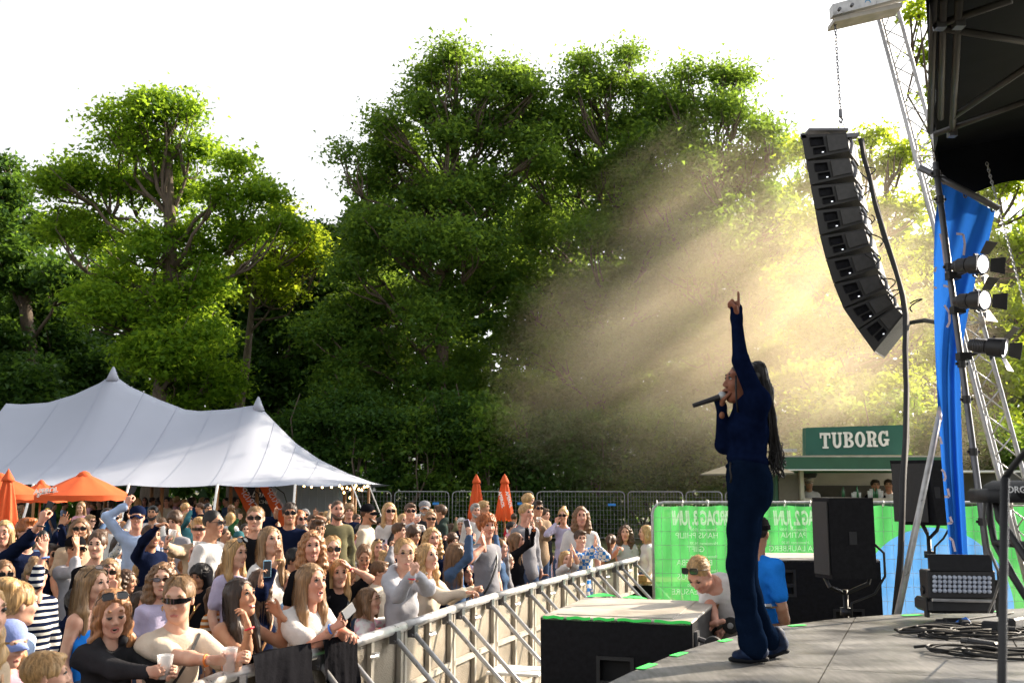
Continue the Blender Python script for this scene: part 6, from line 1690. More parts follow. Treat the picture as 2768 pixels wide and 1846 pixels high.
TT = thing('truss_tower', 'leaning silver lattice tower that carries the hanging speakers', 'truss', tuple(at(2900, 1846, 10.4))[:2] + (0,))
c1 = [at(2362, 4, 11.3), at(2495, 500, 11.1), at(2623, 1000, 10.8), at(2703, 1303, 10.7), at(2846, 1846, 10.6)]
c2 = [at(2421, 4, 11.3), at(2499, 287, 11.2), at(2690, 1000, 10.8), at(2768, 1283, 10.7), at(2918, 1846, 10.6)]
def along(c, t):
    t = t * (len(c) - 1); i = min(int(t), len(c) - 2); return c[i].lerp(c[i + 1], t - i)
# resample both chords evenly by height
def atz(c, z):
    for i in range(len(c) - 1):
        if c[i].z >= z >= c[i + 1].z: return c[i].lerp(c[i + 1], (c[i].z - z) / (c[i].z - c[i + 1].z))
    return c[-1]
zt = c1[0].z; zs = [zt - i * .25 for i in range(int(zt / .25))]
C1 = [atz(c1, z) for z in zs]; C2 = [atz(c2, z) for z in zs]; C3 = [(a + b) / 2 + Vector((.02, .24, 0)) for a, b in zip(C1, C2)]
for C_ in (C1, C2, C3): q = MB(); q.tube([C_[0], C_[-1]] if False else C_[::6] + [C_[-1]], .0245, 10); q.build('chord', M['alu'], TT, world=True, smooth=True)
q = MB()
for i in range(len(zs) - 1):
    for a, b in ((C1, C2), (C2, C3), (C3, C1)):
        p, r_ = (a[i], b[i + 1]) if i % 2 == 0 else (b[i], a[i + 1]); q.tube([p, r_], .0085, 5)
    if i % 8 == 0:
        for a, b in ((C1, C2), (C2, C3), (C3, C1)): q.tube([a[i], b[i]], .0085, 5)
tag(q.build('lacing', M['alu'], TT, world=True, smooth=True), kind='stuff')
for i in range(0, len(zs), 8):
    for C_ in (C1, C2, C3): q = MB(); q.tube([C_[i] + Vector((0, 0, .06)), C_[i] - Vector((0, 0, .06))], .031, 10); q.build('coupler', M['alu_dull'], TT, world=True, smooth=True)
BM = thing('lifting_beam', 'silver cantilever beam at the top carrying the chain hoist', 'beam', tuple(at(2400, 10, 11)))
A = [at(2255, 60, 10.7), at(2440, 18, 10.9), at(2440, 6, 10.9), at(2255, 48, 10.7)]; q = MB(); q.hexa(A + [p + Vector((0, .25, 0)) for p in A]); q.build('lower_flange', M['alu_dull'], BM, world=True)
A = [at(2252, 42, 10.65), at(2480, -16, 10.85), at(2480, -50, 10.85), at(2250, 12, 10.65)]; q = MB(); q.hexa(A + [p + Vector((0, .12, 0)) for p in A]); q.build('beam_web', M['alu'], BM, world=True)
for x, y in ((2267, 29), (2301, 18)):
    q = MB(); p = at(x, y, 10.63); q.tube([p, p - Vector((0, .05, 0))], .018, 8); q.build('bolt', M['steel_dark'], BM, world=True)
text('lettering', 'A', at(2346, 8, 10.62), .11, mat('blue print', (.03, .25, .5), .5), BM, ext=.001)
def chain(p0, p1, r, link, label, m):
    d = p1 - p0; L = d.length; n = int(L / (link * .74)); q = MB(); u = d.normalized(); x = u.orthogonal().normalized(); y = u.cross(x)
    for i in range(n):
        c = p0 + d * (i + .5) / n; s_ = x if i % 2 else y
        q.tube([c + u * (link * .5) * math.sin(t) + s_ * (link * .28) * math.cos(t) for t in [k * math.pi / 4 for k in range(8)]], r, 4, closed=True)
    T = thing('chain', label, 'chain', tuple(p1)); q.build('chain_links', m, T, world=True); return T
CHN = chain(at(2257, 62, 10.8), at(2271, 298, 10.8), .006, .05, 'thin hoist chain between the cantilever beam and the speaker column', M['steel_dark'])
q = MB(); p = at(2272, 308, 10.8); q.tube([p + Vector((0, 0, .05)), p - Vector((0, 0, .04))], .022, 8); q.tube([p - Vector((0, 0, .04)), p + Vector((.02, 0, -.07)), p + Vector((0, 0, -.11)), p + Vector((-.02, 0, -.08))], .012, 6); q.build('hook', M['steel_dark'], CHN, world=True)
q = MB(); p = at(2274, 345, 10.8); q.tube([p + Vector((.035 * math.cos(t), 0, .058 * math.sin(t))) for t in [k * math.pi / 6 for k in range(12)]], .006, 5, closed=True); q.build('ring', M['alu'], CHN, world=True)
chain(at(2667, 440, 8.6), at(2790, 900, 8.4), .0045, .040, 'grey hanging chain at the picture edge behind the lamps', M['galv'])

YA = 10.5; wv = Vector((.30, .52, 0))
Fr = [(2165, 363), (2178, 434), (2191, 502), (2203, 568), (2216, 637), (2232, 701), (2253, 767), (2280, 834), (2319, 891), (2364, 953)]
Rr_ = [(2290, 358), (2299, 426), (2311, 491), (2326, 556), (2338, 617), (2357, 679), (2376, 740), (2400, 791), (2420, 828), (2446, 853)]
LA = thing('line_array', 'black curved line array hanging from the hoist chain', 'speaker array', tuple(at(2274, 362, YA)))
for k in range(9):
    FT, FB, RT = at(*Fr[k], YA), at(*Fr[k + 1], YA), at(*Rr_[k], YA)
    fr = .76 if k < 6 else (.80 if k == 6 else .93)
    RB = at(*Rr_[k], YA).lerp(at(*Rr_[k + 1], YA), fr)
    def fn(x, z, d, FT=FT, FB=FB, RT=RT, RB=RB): return (FB.lerp(RB, x)).lerp(FT.lerp(RT, x), z) + wv * (d / wv.length)
    FB2, FT2 = FB, FT
    q = MB(); hl = [(.16, .50, .46, .86), (.20, .14, .48, .40)]
    rpanel(q, lambda x, z, d: fn(.02 + .96 * x, .03 + .94 * z, d), hl, .025)
    P = [fn(.02, .03, 0), fn(.98, .03, 0), fn(.98, .97, 0), fn(.02, .97, 0)]; B = [p + wv for p in P]
    q.add(P + B, [(7, 6, 5, 4), (1, 0, 4, 5), (2, 1, 5, 6), (3, 2, 6, 7), (0, 3, 7, 4)])
    cab = q.build('cabinet', [M['grille'], M['black_box']], LA, world=True)
    q = MB(); g0 = [fn(.54, .16, -.004), fn(.96, .18, -.004), fn(.96, .88, -.004), fn(.54, .88, -.004)]; q.hexa([p for p in g0] + [p + wv * .01 for p in g0]); q.build('side_plate', M['black_box'], cab, world=False) if False else None
    q = MB(); ro = ROOTM[LA.name].inverted(); G = [ro @ p for p in g0]; off = Vector((0, -.012, 0)); q.hexa([p + off for p in G] + G); q.build('side_plate', mat('side plate', (.04, .038, .036), .55, 0, .2, 20) if k == 0 else bpy.data.materials['side plate'], cab)
    q = MB()
    for (x0, z0, x1, z1) in hl:
        for a, b in (((x0, z0), (x1, z0)), ((x1, z0), (x1, z1)), ((x1, z1), (x0, z1)), ((x0, z1), (x0, z0))):
            q.tube([ro @ fn(.02 + .96 * a[0], .03 + .94 * a[1], -.004), ro @ fn(.02 + .96 * b[0], .03 + .94 * b[1], -.004)], .0045, 4)
    q.build('handle_frame', M['black_box'], cab)
    q = MB(); p = ro @ fn(.40, .22, .02); q.box(p, (.018, .01, .009)); q.build('status_light', mat('white lamp', (1, 1, 1), .3, 0, 0, emit=((.85, .9, 1), .8)) if k == 0 else bpy.data.materials['white lamp'], cab)
    # front serrated grille
    q = MB(); q.hexa([fn(0.0, .02, 0), fn(.02, .02, 0), fn(.02, .98, 0), fn(0, .98, 0)] + [p + wv for p in (fn(0.0, .02, 0), fn(.02, .02, 0), fn(.02, .98, 0), fn(0, .98, 0))]); q.build('front_grille', M['black'], LA, world=True)
    q = MB(); q.tube([fn(1.0, .9, .05), fn(1.06, .5, .05), fn(1.0, .0, .05)], .018, 6); q.build('rigging_link', M['steel_dark'], LA, world=True)
q = MB(); A = [at(2160, 361, YA - .02), at(2168, 361, YA - .02)]; q.box(at(2232, 359, YA + .15), (.44, .22, .025)); q.hexa([at(2163, 374, YA), at(2182, 374, YA), at(2174, 361, YA), at(2163, 361, YA)] + [p + wv for p in (at(2163, 374, YA), at(2182, 374, YA), at(2174, 361, YA), at(2163, 361, YA))]); q.hexa([p for p in (at(2286, 372, YA), at(2322, 368, YA), at(2324, 358, YA), at(2288, 361, YA))] + [p + Vector((0, .1, 0)) for p in (at(2286, 372, YA), at(2322, 368, YA), at(2324, 358, YA), at(2288, 361, YA))]); q.build('flying_frame', M['steel_dark'], LA, world=True)
cp = [(*ZA(715, 1180), 10.6), (*ZA(735, 1330), 10.55), (*ZA(785, 1500), 10.5), (*ZB(690, 250), 10.4), (*ZB(760, 480), 10.3), (*ZB(830, 700), 10.2), (*ZB(893, 920), 10.0), (*ZB(912, 1060), 9.8), (*ZB(905, 1300), 9.6), (*ZB(915, 1568), 9.4), (2448, 1190, 9.0), (2442, 1290, 8.7), (2438, 1410, 8.5), (2434, 1520, 8.3), (2420, 1662, 8.1)]
for k, (dx, r_) in enumerate(((0, .026), (6, .014), (-7, .011))):
    q = MB(); q.tube([at(x + dx * math.sin(i * .9 + k), y, Y) for i, (x, y, Y) in enumerate(cp)], r_, 8); o = q.build('speaker_cable', M['rubber'], smooth=True)
    tag(o, ['thick black cable bundle hanging from the speaker column to the stage', 'thinner black cable twisting beside the thick hanging bundle', 'thinnest black cable on the outer side of the hanging bundle'][k], 'cable', 'cables of the hanging speakers')
rs = np.random.RandomState(9)
for k, (x, y) in enumerate([(2330, 520), (2348, 590), (2372, 650), (2400, 770), (2415, 800), (2470, 825), (2345, 470), (2362, 700)]):
    q = MB(); c = at(x, y, 10.45); q.tube([c + Vector((.06 * math.sin(t) + .04 * math.sin(2 * t + k), 0, .07 * math.cos(t + k))) for t in np.linspace(0, 5.2, 14)], .0075, 5); q.build('link_cable', M['rubber'], LA, world=True, smooth=True)
q = MB(); q.tube([at(2462, 872, 10), at(2500, 866, 9.4), at(2530, 871, 8.8)], .022, 6); o = q.build('tie_line', M['black']); tag(o, 'black strap tying the cable bundle to the pole', 'strap')

# ---- roof
ROOF = thing('stage_roof', 'black stage roof tarpaulin with steel tubes beneath it', 'stage roof', (5, 6, 5))
R0, R1 = at(2500, -60, 4.9), at(2502, 0, 5.2)
e0 = at(2528, 455, 9.0); e0.z += .15
dirv = (Vector((e0.x, e0.y, 0)) - Vector((R1.x, R1.y, 0)))
near = R1 - Vector((dirv.x, dirv.y, 0)) * 1.2; near.z = R1.z + .0
q = MB()
def rf(u, v):
    L0 = near.lerp(R1, v * 2) if v < .5 else R1.lerp(e0, v * 2 - 1)
    sag = .05 * math.sin(u * 22) * math.sin(v * 9)
    return (L0.x + u * 9.0, L0.y + u * .0, L0.z + sag * .6 + .35 * math.sin(min(1, u * 3) * 1.57) * (1 - .0 * v))
q.grid(rf, 40, 24); q.build('tarpaulin', M['tarp'], ROOF, world=True, smooth=True)
q = MB()
def vf(u, v):
    p = Vector(rf(u, 1.0)); e = .03 * math.sin(u * 70) + .02 * math.sin(u * 31)
    return (p.x + .02 * v, p.y + .05 * math.sin(u * 40) * v, p.z - v * (0.42 + e) * (1 if u > .03 else .4 + u * 20))
q.grid(vf, 80, 8); q.build('valance', M['tarp'], ROOF, world=True, smooth=True)
q = MB()
def lf(u, v):
    L0 = near.lerp(R1, u * 2) if u < .5 else R1.lerp(e0, u * 2 - 1)
    return (L0.x + .02 + .015 * math.sin(u * 40), L0.y, L0.z + .12 - v * .30)
q.grid(lf, 60, 4); q.build('side_valance', M['tarp'], ROOF, world=True, smooth=True)
for a, b, Ya, Yb in (((1545, 0), (1485, 1150), 5.4, 8.6), ((1370, 210), (1990, 0), 6.2, 5.4), ((1400, 240), (2400, 400), 6.3, 6.6), ((1500, 990), (2400, 380), 8.3, 6.6), ((1340, 1140), (2500, 720), 8.8, 7.8), ((1330, 0), (1300, 1120), 5.4, 8.7), ((1410, 0), (1390, 1000), 5.4, 8.2)):
    q = MB(); q.tube([gz(*ZA(*a), 4.70), gz(*ZA(*b), 4.70)], .022, 8); q.build('roof_tube', M['tube_black'], ROOF, world=True, smooth=True)
for x, y in ((1540, 200), (1485, 1130), (1380, 210)):
    q = MB(); q.box(gz(*ZA(x, y), 4.68), (.055, .055, .055)); q.build('coupler', M['steel_dark'], ROOF, world=True)

# ---- blue flag
FG = thing('flag', 'long twisted blue flag tied to the cross tube beside the pole', 'flag', tuple(at(2590, 1500, 8.6)))
Lc = [(2540, 488), (2527, 600), (2524, 700), (2524, 800), (2526, 900), (2530, 1000), (2536, 1125), (2545, 1250), (2556, 1375), (2568, 1500)]
Rc = [(2690, 572), (2672, 655), (2640, 742), (2620, 830), (2606, 910), (2596, 1000), (2598, 1125), (2602, 1250), (2609, 1375), (2616, 1500)]
q = MB(); nU, nV = 22, 54
def ff(u, v):
    t = v * 9; i = min(int(t), 8); f_ = t - i
    lx, ly = Lc[i][0] + (Lc[i + 1][0] - Lc[i][0]) * f_, Lc[i][1] + (Lc[i + 1][1] - Lc[i][1]) * f_
    rx, ry = Rc[i][0] + (Rc[i + 1][0] - Rc[i][0]) * f_, Rc[i][1] + (Rc[i + 1][1] - Rc[i][1]) * f_
    amp = .10 * min(1, v * 2.0)
    Y = 8.55 + amp * math.sin(u * 8.5 + v * 2) + .05 * math.sin(u * 15 + v * 7) * (1 - v) + .10 * abs(u - .38)
    return at(lx + (rx - lx) * u, ly + (ry - ly) * u, Y)
q.grid(ff, nU, nV); q.build('cloth', M['flag_blue'], FG, world=True, smooth=True)
for pts in ([(2541, 632), (2548, 660), (2552, 700), (2558, 738), (2565, 736)], [(2585, 632), (2604, 634), (2608, 660), (2605, 690)], [(2550, 772), (2562, 775), (2576, 772)], [(2553, 825), (2566, 845), (2567, 870), (2560, 885)], [(2526, 735), (2530, 722)], [(2525, 776), (2532, 780)], [(2545, 1268), (2552, 1275), (2556, 1290), (2552, 1300)], [(2553, 1342), (2566, 1342), (2562, 1320)], [(2561, 1415), (2574, 1412), (2568, 1396)], [(2566, 1452), (2575, 1460), (2582, 1490)], [(2537, 1110), (2540, 1120), (2545, 1135)], [(2540, 1180), (2546, 1200)]):
    q = MB(); P = [at(x, y, 8.38) for x, y in pts]
    for a, b in zip(P[:-1], P[1:]):
        d = (b - a).normalized(); w_ = Vector((d.z, 0, -d.x)) * .010; q.add([a - w_, b - w_, b + w_, a + w_], [(0, 1, 2, 3)])
    q.build('lettering', M['pink_print'], FG, world=True)
for x, y in ((2552, 492), (2610, 528), (2684, 566)):
    q = MB(); c = at(x, y - 4, 8.35); q.tube([c + Vector((0, .035 * math.cos(t), .035 * math.sin(t))) for t in [k * math.pi / 4 for k in range(8)]], .007, 5, closed=True); q.build('tie', M['black'], FG, world=True)

# ---- three spotlights
def spotlight(lx, ly, d, label, Y=8.0, lit=True, sc=1.0):
    c = at(lx, ly, Y); T = thing('spotlight', label, 'stage light', tuple(c), 0, 'spotlights with barn doors on the dark pole')
    Rm = RotM(d, (0, 0, 1)); Rx = lambda v: c + Rm @ (Vector(v) * sc)
    q = MB(); q.lathe([(0.0, -.30), (.045, -.295), (.055, -.26), (.058, -.15), (.078, -.13), (.082, -.04), (.084, 0.0), (.078, .0), (.074, -.015)], n=20); q.v = [Rx(v) for v in q.v]; q.build('body', M['black'], T, world=True, auto=35)
    q = MB()
    for i in range(7): q.lathe([(.0585, -.245 + i * .013), (.066, -.243 + i * .013), (.066, -.239 + i * .013), (.0585, -.237 + i * .013)], n=20)
    q.v = [Rx(v) for v in q.v]; q.build('cooling_fins', M['steel_dark'], T, world=True)
    q = MB(); q.lathe([(0.0745, -.012), (.055, -.002), (.03, .004), (0, .006)], n=20); q.v = [Rx(v) for v in q.v]; q.build('lens', M['lamp_on'] if lit else M['dlens'], T, world=True, smooth=True)
    for k in range(4):
        an = k * math.pi / 2; R2 = Matrix.Rotation(an, 3, 'Z'); w0, w1, ln, out = .055, .075, .07, .10
        P = [R2 @ Vector(v) for v in ((.084, -w0, .0), (.084, w0, .0), (.084 + out, w1, ln), (.084 + out, -w1, ln))]; N_ = R2 @ Vector((.003, 0, 0))
        q = MB(); q.hexa([Rx(p) for p in P] + [Rx(p + N_) for p in P]); q.build('barn_door', M['black'], T, world=True)
    q = MB(); q.tube([Rx((.0, .09, -.1)), Rx((-.10, .10, -.14)), Rx((-.13, 0, -.17)), Rx((-.10, -.10, -.14)), Rx((0, -.09, -.1))], .010, 6); pl = pa.lerp(pb, (c.z - .02 - pa.z) / (pb.z - pa.z)); q.tube([Rx((-.13, 0, -.17)), pl + Vector((0, 0, -.02))], .014, 6); q.box(pl + Vector((.02, -.01, 0)), (.10, .09, .06)); q.build('yoke', M['black'], T, world=True)
spotlight(*ZB(1462, 690), (.46, -.87, -.13), 'uppermost lit spotlight on the dark pole', 7.9, sc=.95)
spotlight(*ZB(1475, 943), (.46, -.87, -.12), 'middle lit spotlight on the dark pole', 7.9, sc=.95)
spotlight(*ZB(1612, 1285), (.68, -.70, -.20), 'lowest spotlight on the dark pole, turned towards the picture edge', 7.9, sc=.95)

# ---- keyboard on its stand
KB = thing('keyboard', 'dark synthesizer keyboard seen end-on at the picture edge', 'keyboard', tuple(at(2768, 1340, 3.6)))
a, b = at(2668, 1322, 3.7), at(2860, 1326, 3.4); q = MB(); q.tube([a, a.lerp(b, .12), b], [.020, .033, .036], 14); q.box((a + b) / 2 + Vector((.02, .06, -.02)), ((b - a).length * .95, .16, .05), bev=.01); q.build('body', M['black'], KB, world=True, auto=50)
text('lettering', 'KORG', at(2740, 1331, 3.38), .030, M['white_print'], KB, ext=.0005)
KS = thing('keyboard_stand', 'dark tubular keyboard stand behind the microphone stand', 'keyboard stand', tuple(at(2700, 1600, 3.7))[:2] + (ZS,))
for P in ([(2672, 1345, 3.75), (2676, 1400, 3.75), (2688, 1466, 3.75), (2768, 1472, 3.6), (2850, 1474, 3.5)], [(2690, 1340, 3.6), (2700, 1400, 3.6), (2768, 1500, 3.5), (2850, 1620, 3.4)], [(2690, 1466, 3.75), (2740, 1560, 3.7), (2860, 1750, 3.6)]):
    q = MB(); q.tube([at(*p) for p in P], .014, 8); q.build('tube', M['black'], KS, world=True, smooth=True)
q = MB(); q.tube([at(2672, 1330, 3.6), at(2662, 1350, 3.62), at(2660, 1400, 3.7), at(2672, 1480, 3.9), at(2705, 1560, 4.4), at(2690, 1610, 5.0), at(2672, 1655, 6.0)], .006, 6); o = q.build('cable', mat('grey cable', (.15, .15, .15), .5), smooth=True); tag(o, 'thin grey cable drooping from the keyboard to the deck', 'cable')

# ---- picnic tables
def picnic(px, py, Y, yaw, label):
    p = at(px, py, Y); T = thing('picnic_table', label, 'picnic table', (p.x, p.y, 0), yaw, 'wooden picnic tables')
    for i in range(5): q = MB(); q.box((0, -.32 + .16 * i, .74), (1.8, .15, .035)); q.build('plank', M['wood'], T)
    for sy in (-1, 1):
        for i in (0, 1): q = MB(); q.box((0, sy * (.70 + .14 * i), .44), (1.8, .13, .035)); q.build('bench_plank', M['wood'], T)
    for sx in (-1, 1):
        for sy in (-1, 1): q = MB(); q.tube([(sx * .65, sy * .25, .72), (sx * .65, sy * .72, 0)], .035, 4); q.build('leg', M['wood'], T)
        q = MB(); q.box((sx * .65, 0, .40), (.04, 1.5, .08)); q.build('brace', M['wood'], T)
    return T
pt = at(1708, 1492, 15.6)
picnic(1712, 1492, 15.8, .05, 'wooden picnic table with drinks where the two women sit')
picnic(1225, 1462, 22, .1, 'wooden picnic table by the white-haired man')
YT = 15.4
for k, (x, kind) in enumerate(((1662, 'beer'), (1718, 'cup'), (1698, 'bowl'), (1735, 'box'))):
    p = at(x, 1480, YT); p.z = .76
    if kind == 'beer':
        T = thing('beer_cup', 'plastic cup of beer on the picnic table', 'cup', tuple(p)); q = MB(); q.lathe([(.034, 0), (.042, .12), (.042, .13), (.03, .005)], n=14); q.build('cup', M['cup'], T, smooth=True); q = MB(); q.lathe([(0, .004), (.032, .004), (.038, .095), (0, .095)], n=14); q.build('beer', mat('amber beer', (.75, .36, .05), .2), T, smooth=True)
    elif kind == 'cup': q = MB(); q.lathe([(.03, 0), (.04, .1), (.042, .105), (.03, .13), (0, .14)], n=14); o = q.build('soft_drink_cup', M['white'], smooth=True); o.location = p; tag(o, 'white lidded cup on the picnic table', 'cup')
    elif kind == 'bowl': q = MB(); q.lathe([(.06, 0), (.10, .035), (.095, .035), (.05, .008), (0, .008)], n=16); o = q.build('bowl', M['cream'], smooth=True); o.location = p; tag(o, 'shallow cream food bowl on the picnic table', 'bowl')
    else: q = MB(); q.box((0, 0, .05), (.14, .1, .1), bev=.01); o = q.build('food_box', M['pole_wood']); o.location = p; tag(o, 'brown cardboard food box on the picnic table', 'box')
q = MB()
p = at(1728, 1520, 15.0)
q.grid(lambda u, v: (p.x - .28 + .56 * u + .03 * math.sin(v * 6), p.y + .04 * math.sin(u * 12 + v * 2), .74 - .55 * v * (1 + .08 * math.sin(u * 9))), 14, 8); o = q.build('jacket', cloth('black'), smooth=True); tag(o, 'black jacket hanging over the edge of the picnic table', 'jacket')

# ---- stage smoke: one closed body of air, uneven density
m = bpy.data.materials.new('golden stage smoke'); m.use_nodes = True; nt = m.node_tree
for n_ in list(nt.nodes):
    if n_.type != 'OUTPUT_MATERIAL': nt.nodes.remove(n_)
out = [n_ for n_ in nt.nodes if n_.type == 'OUTPUT_MATERIAL'][0]
pv = nt.nodes.new('ShaderNodeVolumePrincipled'); pv.inputs['Color'].default_value = (1.0, .86, .66, 1); pv.inputs['Anisotropy'].default_value = .35
tc = nt.nodes.new('ShaderNodeTexCoord')
ln = nt.nodes.new('ShaderNodeVectorMath'); ln.operation = 'LENGTH'; nt.links.new(tc.outputs['Object'], ln.inputs[0])
mr = nt.nodes.new('ShaderNodeMapRange'); mr.interpolation_type = 'SMOOTHSTEP'; mr.inputs[1].default_value = 1.0; mr.inputs[2].default_value = .0; mr.inputs[3].default_value = 0; mr.inputs[4].default_value = 1
n3 = nt.nodes.new('ShaderNodeTexNoise'); n3.inputs['Scale'].default_value = 1.3; n3.inputs['Detail'].default_value = 2; nt.links.new(tc.outputs['Object'], n3.inputs['Vector'])
ad = nt.nodes.new('ShaderNodeMath'); ad.operation = 'MULTIPLY_ADD'; nt.links.new(n3.outputs[0], ad.inputs[0]); ad.inputs[1].default_value = 1.3; nt.links.new(ln.outputs['Value'], ad.inputs[2])
sb_ = nt.nodes.new('ShaderNodeMath'); sb_.operation = 'SUBTRACT'; nt.links.new(ad.outputs[0], sb_.inputs[0]); sb_.inputs[1].default_value = .60
mxx = nt.nodes.new('ShaderNodeMath'); mxx.operation = 'MAXIMUM'; nt.links.new(sb_.outputs[0], mxx.inputs[0])
m5 = nt.nodes.new('ShaderNodeMath'); m5.operation = 'MULTIPLY_ADD'; nt.links.new(ln.outputs['Value'], m5.inputs[0]); m5.inputs[1].default_value = 3; m5.inputs[2].default_value = -2; nt.links.new(m5.outputs[0], mxx.inputs[1])
nt.links.new(mxx.outputs[0], mr.inputs[0])
nz = nt.nodes.new('ShaderNodeTexNoise'); nz.inputs['Scale'].default_value = 2.6; nz.inputs['Detail'].default_value = 2.0; nz.inputs['Distortion'].default_value = 0.6; mp_ = nt.nodes.new('ShaderNodeMapping'); mp_.inputs['Scale'].default_value = (.75, 1, 2.0); nt.links.new(tc.outputs['Object'], mp_.inputs[0]); nt.links.new(mp_.outputs[0], nz.inputs['Vector'])
m2 = nt.nodes.new('ShaderNodeMapRange'); m2.inputs[1].default_value = .34; m2.inputs[2].default_value = .70; m2.inputs[3].default_value = 0.12; m2.inputs[4].default_value = 1
nt.links.new(nz.outputs[0], m2.inputs[0])
mu = nt.nodes.new('ShaderNodeMath'); mu.operation = 'MULTIPLY'; pw = nt.nodes.new('ShaderNodeMath'); pw.operation = 'POWER'; pw.inputs[1].default_value = 1.5; nt.links.new(mr.outputs[0], pw.inputs[0]); nt.links.new(pw.outputs[0], mu.inputs[0]); nt.links.new(m2.outputs[0], mu.inputs[1])
mu2 = nt.nodes.new('ShaderNodeMath'); mu2.operation = 'MULTIPLY'; nt.links.new(mu.outputs[0], mu2.inputs[0]); mu2.inputs[1].default_value = SMOKE_D
nt.links.new(mu2.outputs[0], pv.inputs['Density']); nt.links.new(pv.outputs[0], out.inputs['Volume'])
f_ = Field(); f_.ell((0, 0, 0), (1, 1, 1)); v_, q_ = f_.mesh(.12)
so = link_obj('smoke', np_mesh('smoke', v_, q_, [m], None, True)); tag(so, 'golden stage smoke drifting behind the singer', 'smoke', kind='stuff')
so.location = at(2095, 890, 25.2); so.rotation_euler = (0, math.radians(-35), 0); so.scale = (8.4, 3.4, 6.4)
# ---------------------------------------------------------------- people
def hand_pt(info, side, v=(0, -.045, .08)): return info['hand' + side] @ Vector(v)

def cup_thing(p, kind, label, tiltv=(0, 0)):
    T = thing('plastic_cup', label, 'cup', tuple(p)); T.rotation_euler = (tiltv[0], tiltv[1], 0)
    q = MB(); q.lathe([(.030, -.06), (.043, .060), (.045, .062), (.0425, .060), (.029, -.057)], n=18); q.build('cup', M['cup'], T, smooth=True)
    q = MB(); lv = {'beer': .00, 'spritz': .035, 'low': -.02, 'clear': -.01}[kind]; q.lathe([(0, -.057), (.0285, -.057), (.0285 + .013 * (lv + .057) / .117, lv), (0, lv)], n=18); q.build('drink', {'beer': M['beer'], 'low': M['beer'], 'spritz': M['spritz'], 'clear': M['cup']}[kind], T, smooth=False, auto=40)
    return T
M['phone_glass'] = mat('phone glass', (.02, .022, .03), .35, 0, .0)
def phone_thing(p, R3, label, back=None, sticker=False):
    T = thing('phone', label, 'phone', tuple(p)); T.rotation_euler = R3.to_euler()
    q = MB(); q.box((0, 0, 0), (.066, .008, .134), bev=.006); q.build('case', back or M['black'], T)
    q = MB(); q.box((0, -.0052, 0), (.058, .0012, .122)); q.build('screen', M['phone_glass'], T)
    q = MB(); q.box((.014, .0052, .050), (.030, .003, .034), bev=.003); q.build('camera_bump', M['black'], T)
    if sticker: q = MB(); q.lathe([(0, 0), (.026, 0), (.026, .002), (0, .002)], (0, -.006, -.02), 18, Matrix.Rotation(math.pi / 2, 3, 'X')); q.build('sticker', mat('yellow sticker', (.7, .55, .05), .5), T)
    return T

def band(P, info, side, col, r=.034, name='wristband', dz=-.03):
    """ring round the wrist, parented to the person"""
    Mh = info['J'][side][5]; q = MB()
    q.tube([Mh @ Vector((r * 1.0 * math.cos(t), r * .86 * math.sin(t), dz)) for t in [k * math.pi / 6 for k in range(12)]], .0065, 5, closed=True)
    q.build(name, col, P, smooth=True)
BM_ = {k: mat(k + ' band', c, .5, 0, 0) for k, c in dict(orange=(.8, .2, .03), black=(.02, .02, .02), blue=(.05, .2, .7), red=(.6, .03, .05), green=(.03, .35, .12), gold=(.6, .42, .15)).items()}

def pp(Zf, x, y, hh, yaw, label, A=(), d=None, **kw):
    px, py = Zf(x, y)
    hr = .242
    if d is None: d = F * hr / (hh / 2.6314)
    if 'group' not in kw and Zf is not Z4:
        d0 = d
        for _ in range(60):
            q_ = at(px, py, d)
            if q_.x < np.interp(q_.y, [p.y for p in BP], [p.x for p in BP]) - (.20 if d0 < 12 else .12): break
            d *= 1.015
    hw = at(px, py, d)
    H = kw.pop('H', None) or max(1.18, min(1.86, hw.z + .12 + kw.get('lean', 0) * .25))
    lod = kw.pop('lod', None)
    if lod is None: lod = 0 if d < 7.2 else (1 if d < 13 else 2)
    arms = {}
    bands = kw.pop('bands', ())
    for a in A:
        side, ax, ay, dd, pose = a[:5]
        tp = at(*Zf(ax, ay), d + dd)
        arms[side] = (tp, pose, a[5] if len(a) > 5 else None, a[6] if len(a) > 6 else None, a[7] if len(a) > 7 else None)
    info = person(hw, H, yaw, lod=lod, label=label, arms=arms, **kw)
    for sd, c in bands: band(info['P'], info, sd, BM_[c])
    info['d'] = d
    return info
CAMD = (0, -1, 0.05); RIGHT = (1, -.2, 0); UP = (0, 0, 1)
hoop = lambda side, big=.022: (lambda P, Hm, J, neck, sh, s: [MB().tube([Hm @ Vector((sx * .083 , .006 + big * math.sin(t) * .9, -.034 - big + big * math.cos(t))) for t in [k * math.pi / 5 for k in range(10)]], .0024, 4, closed=True).build('earring', M['gold'], P, smooth=True) for sx in side])

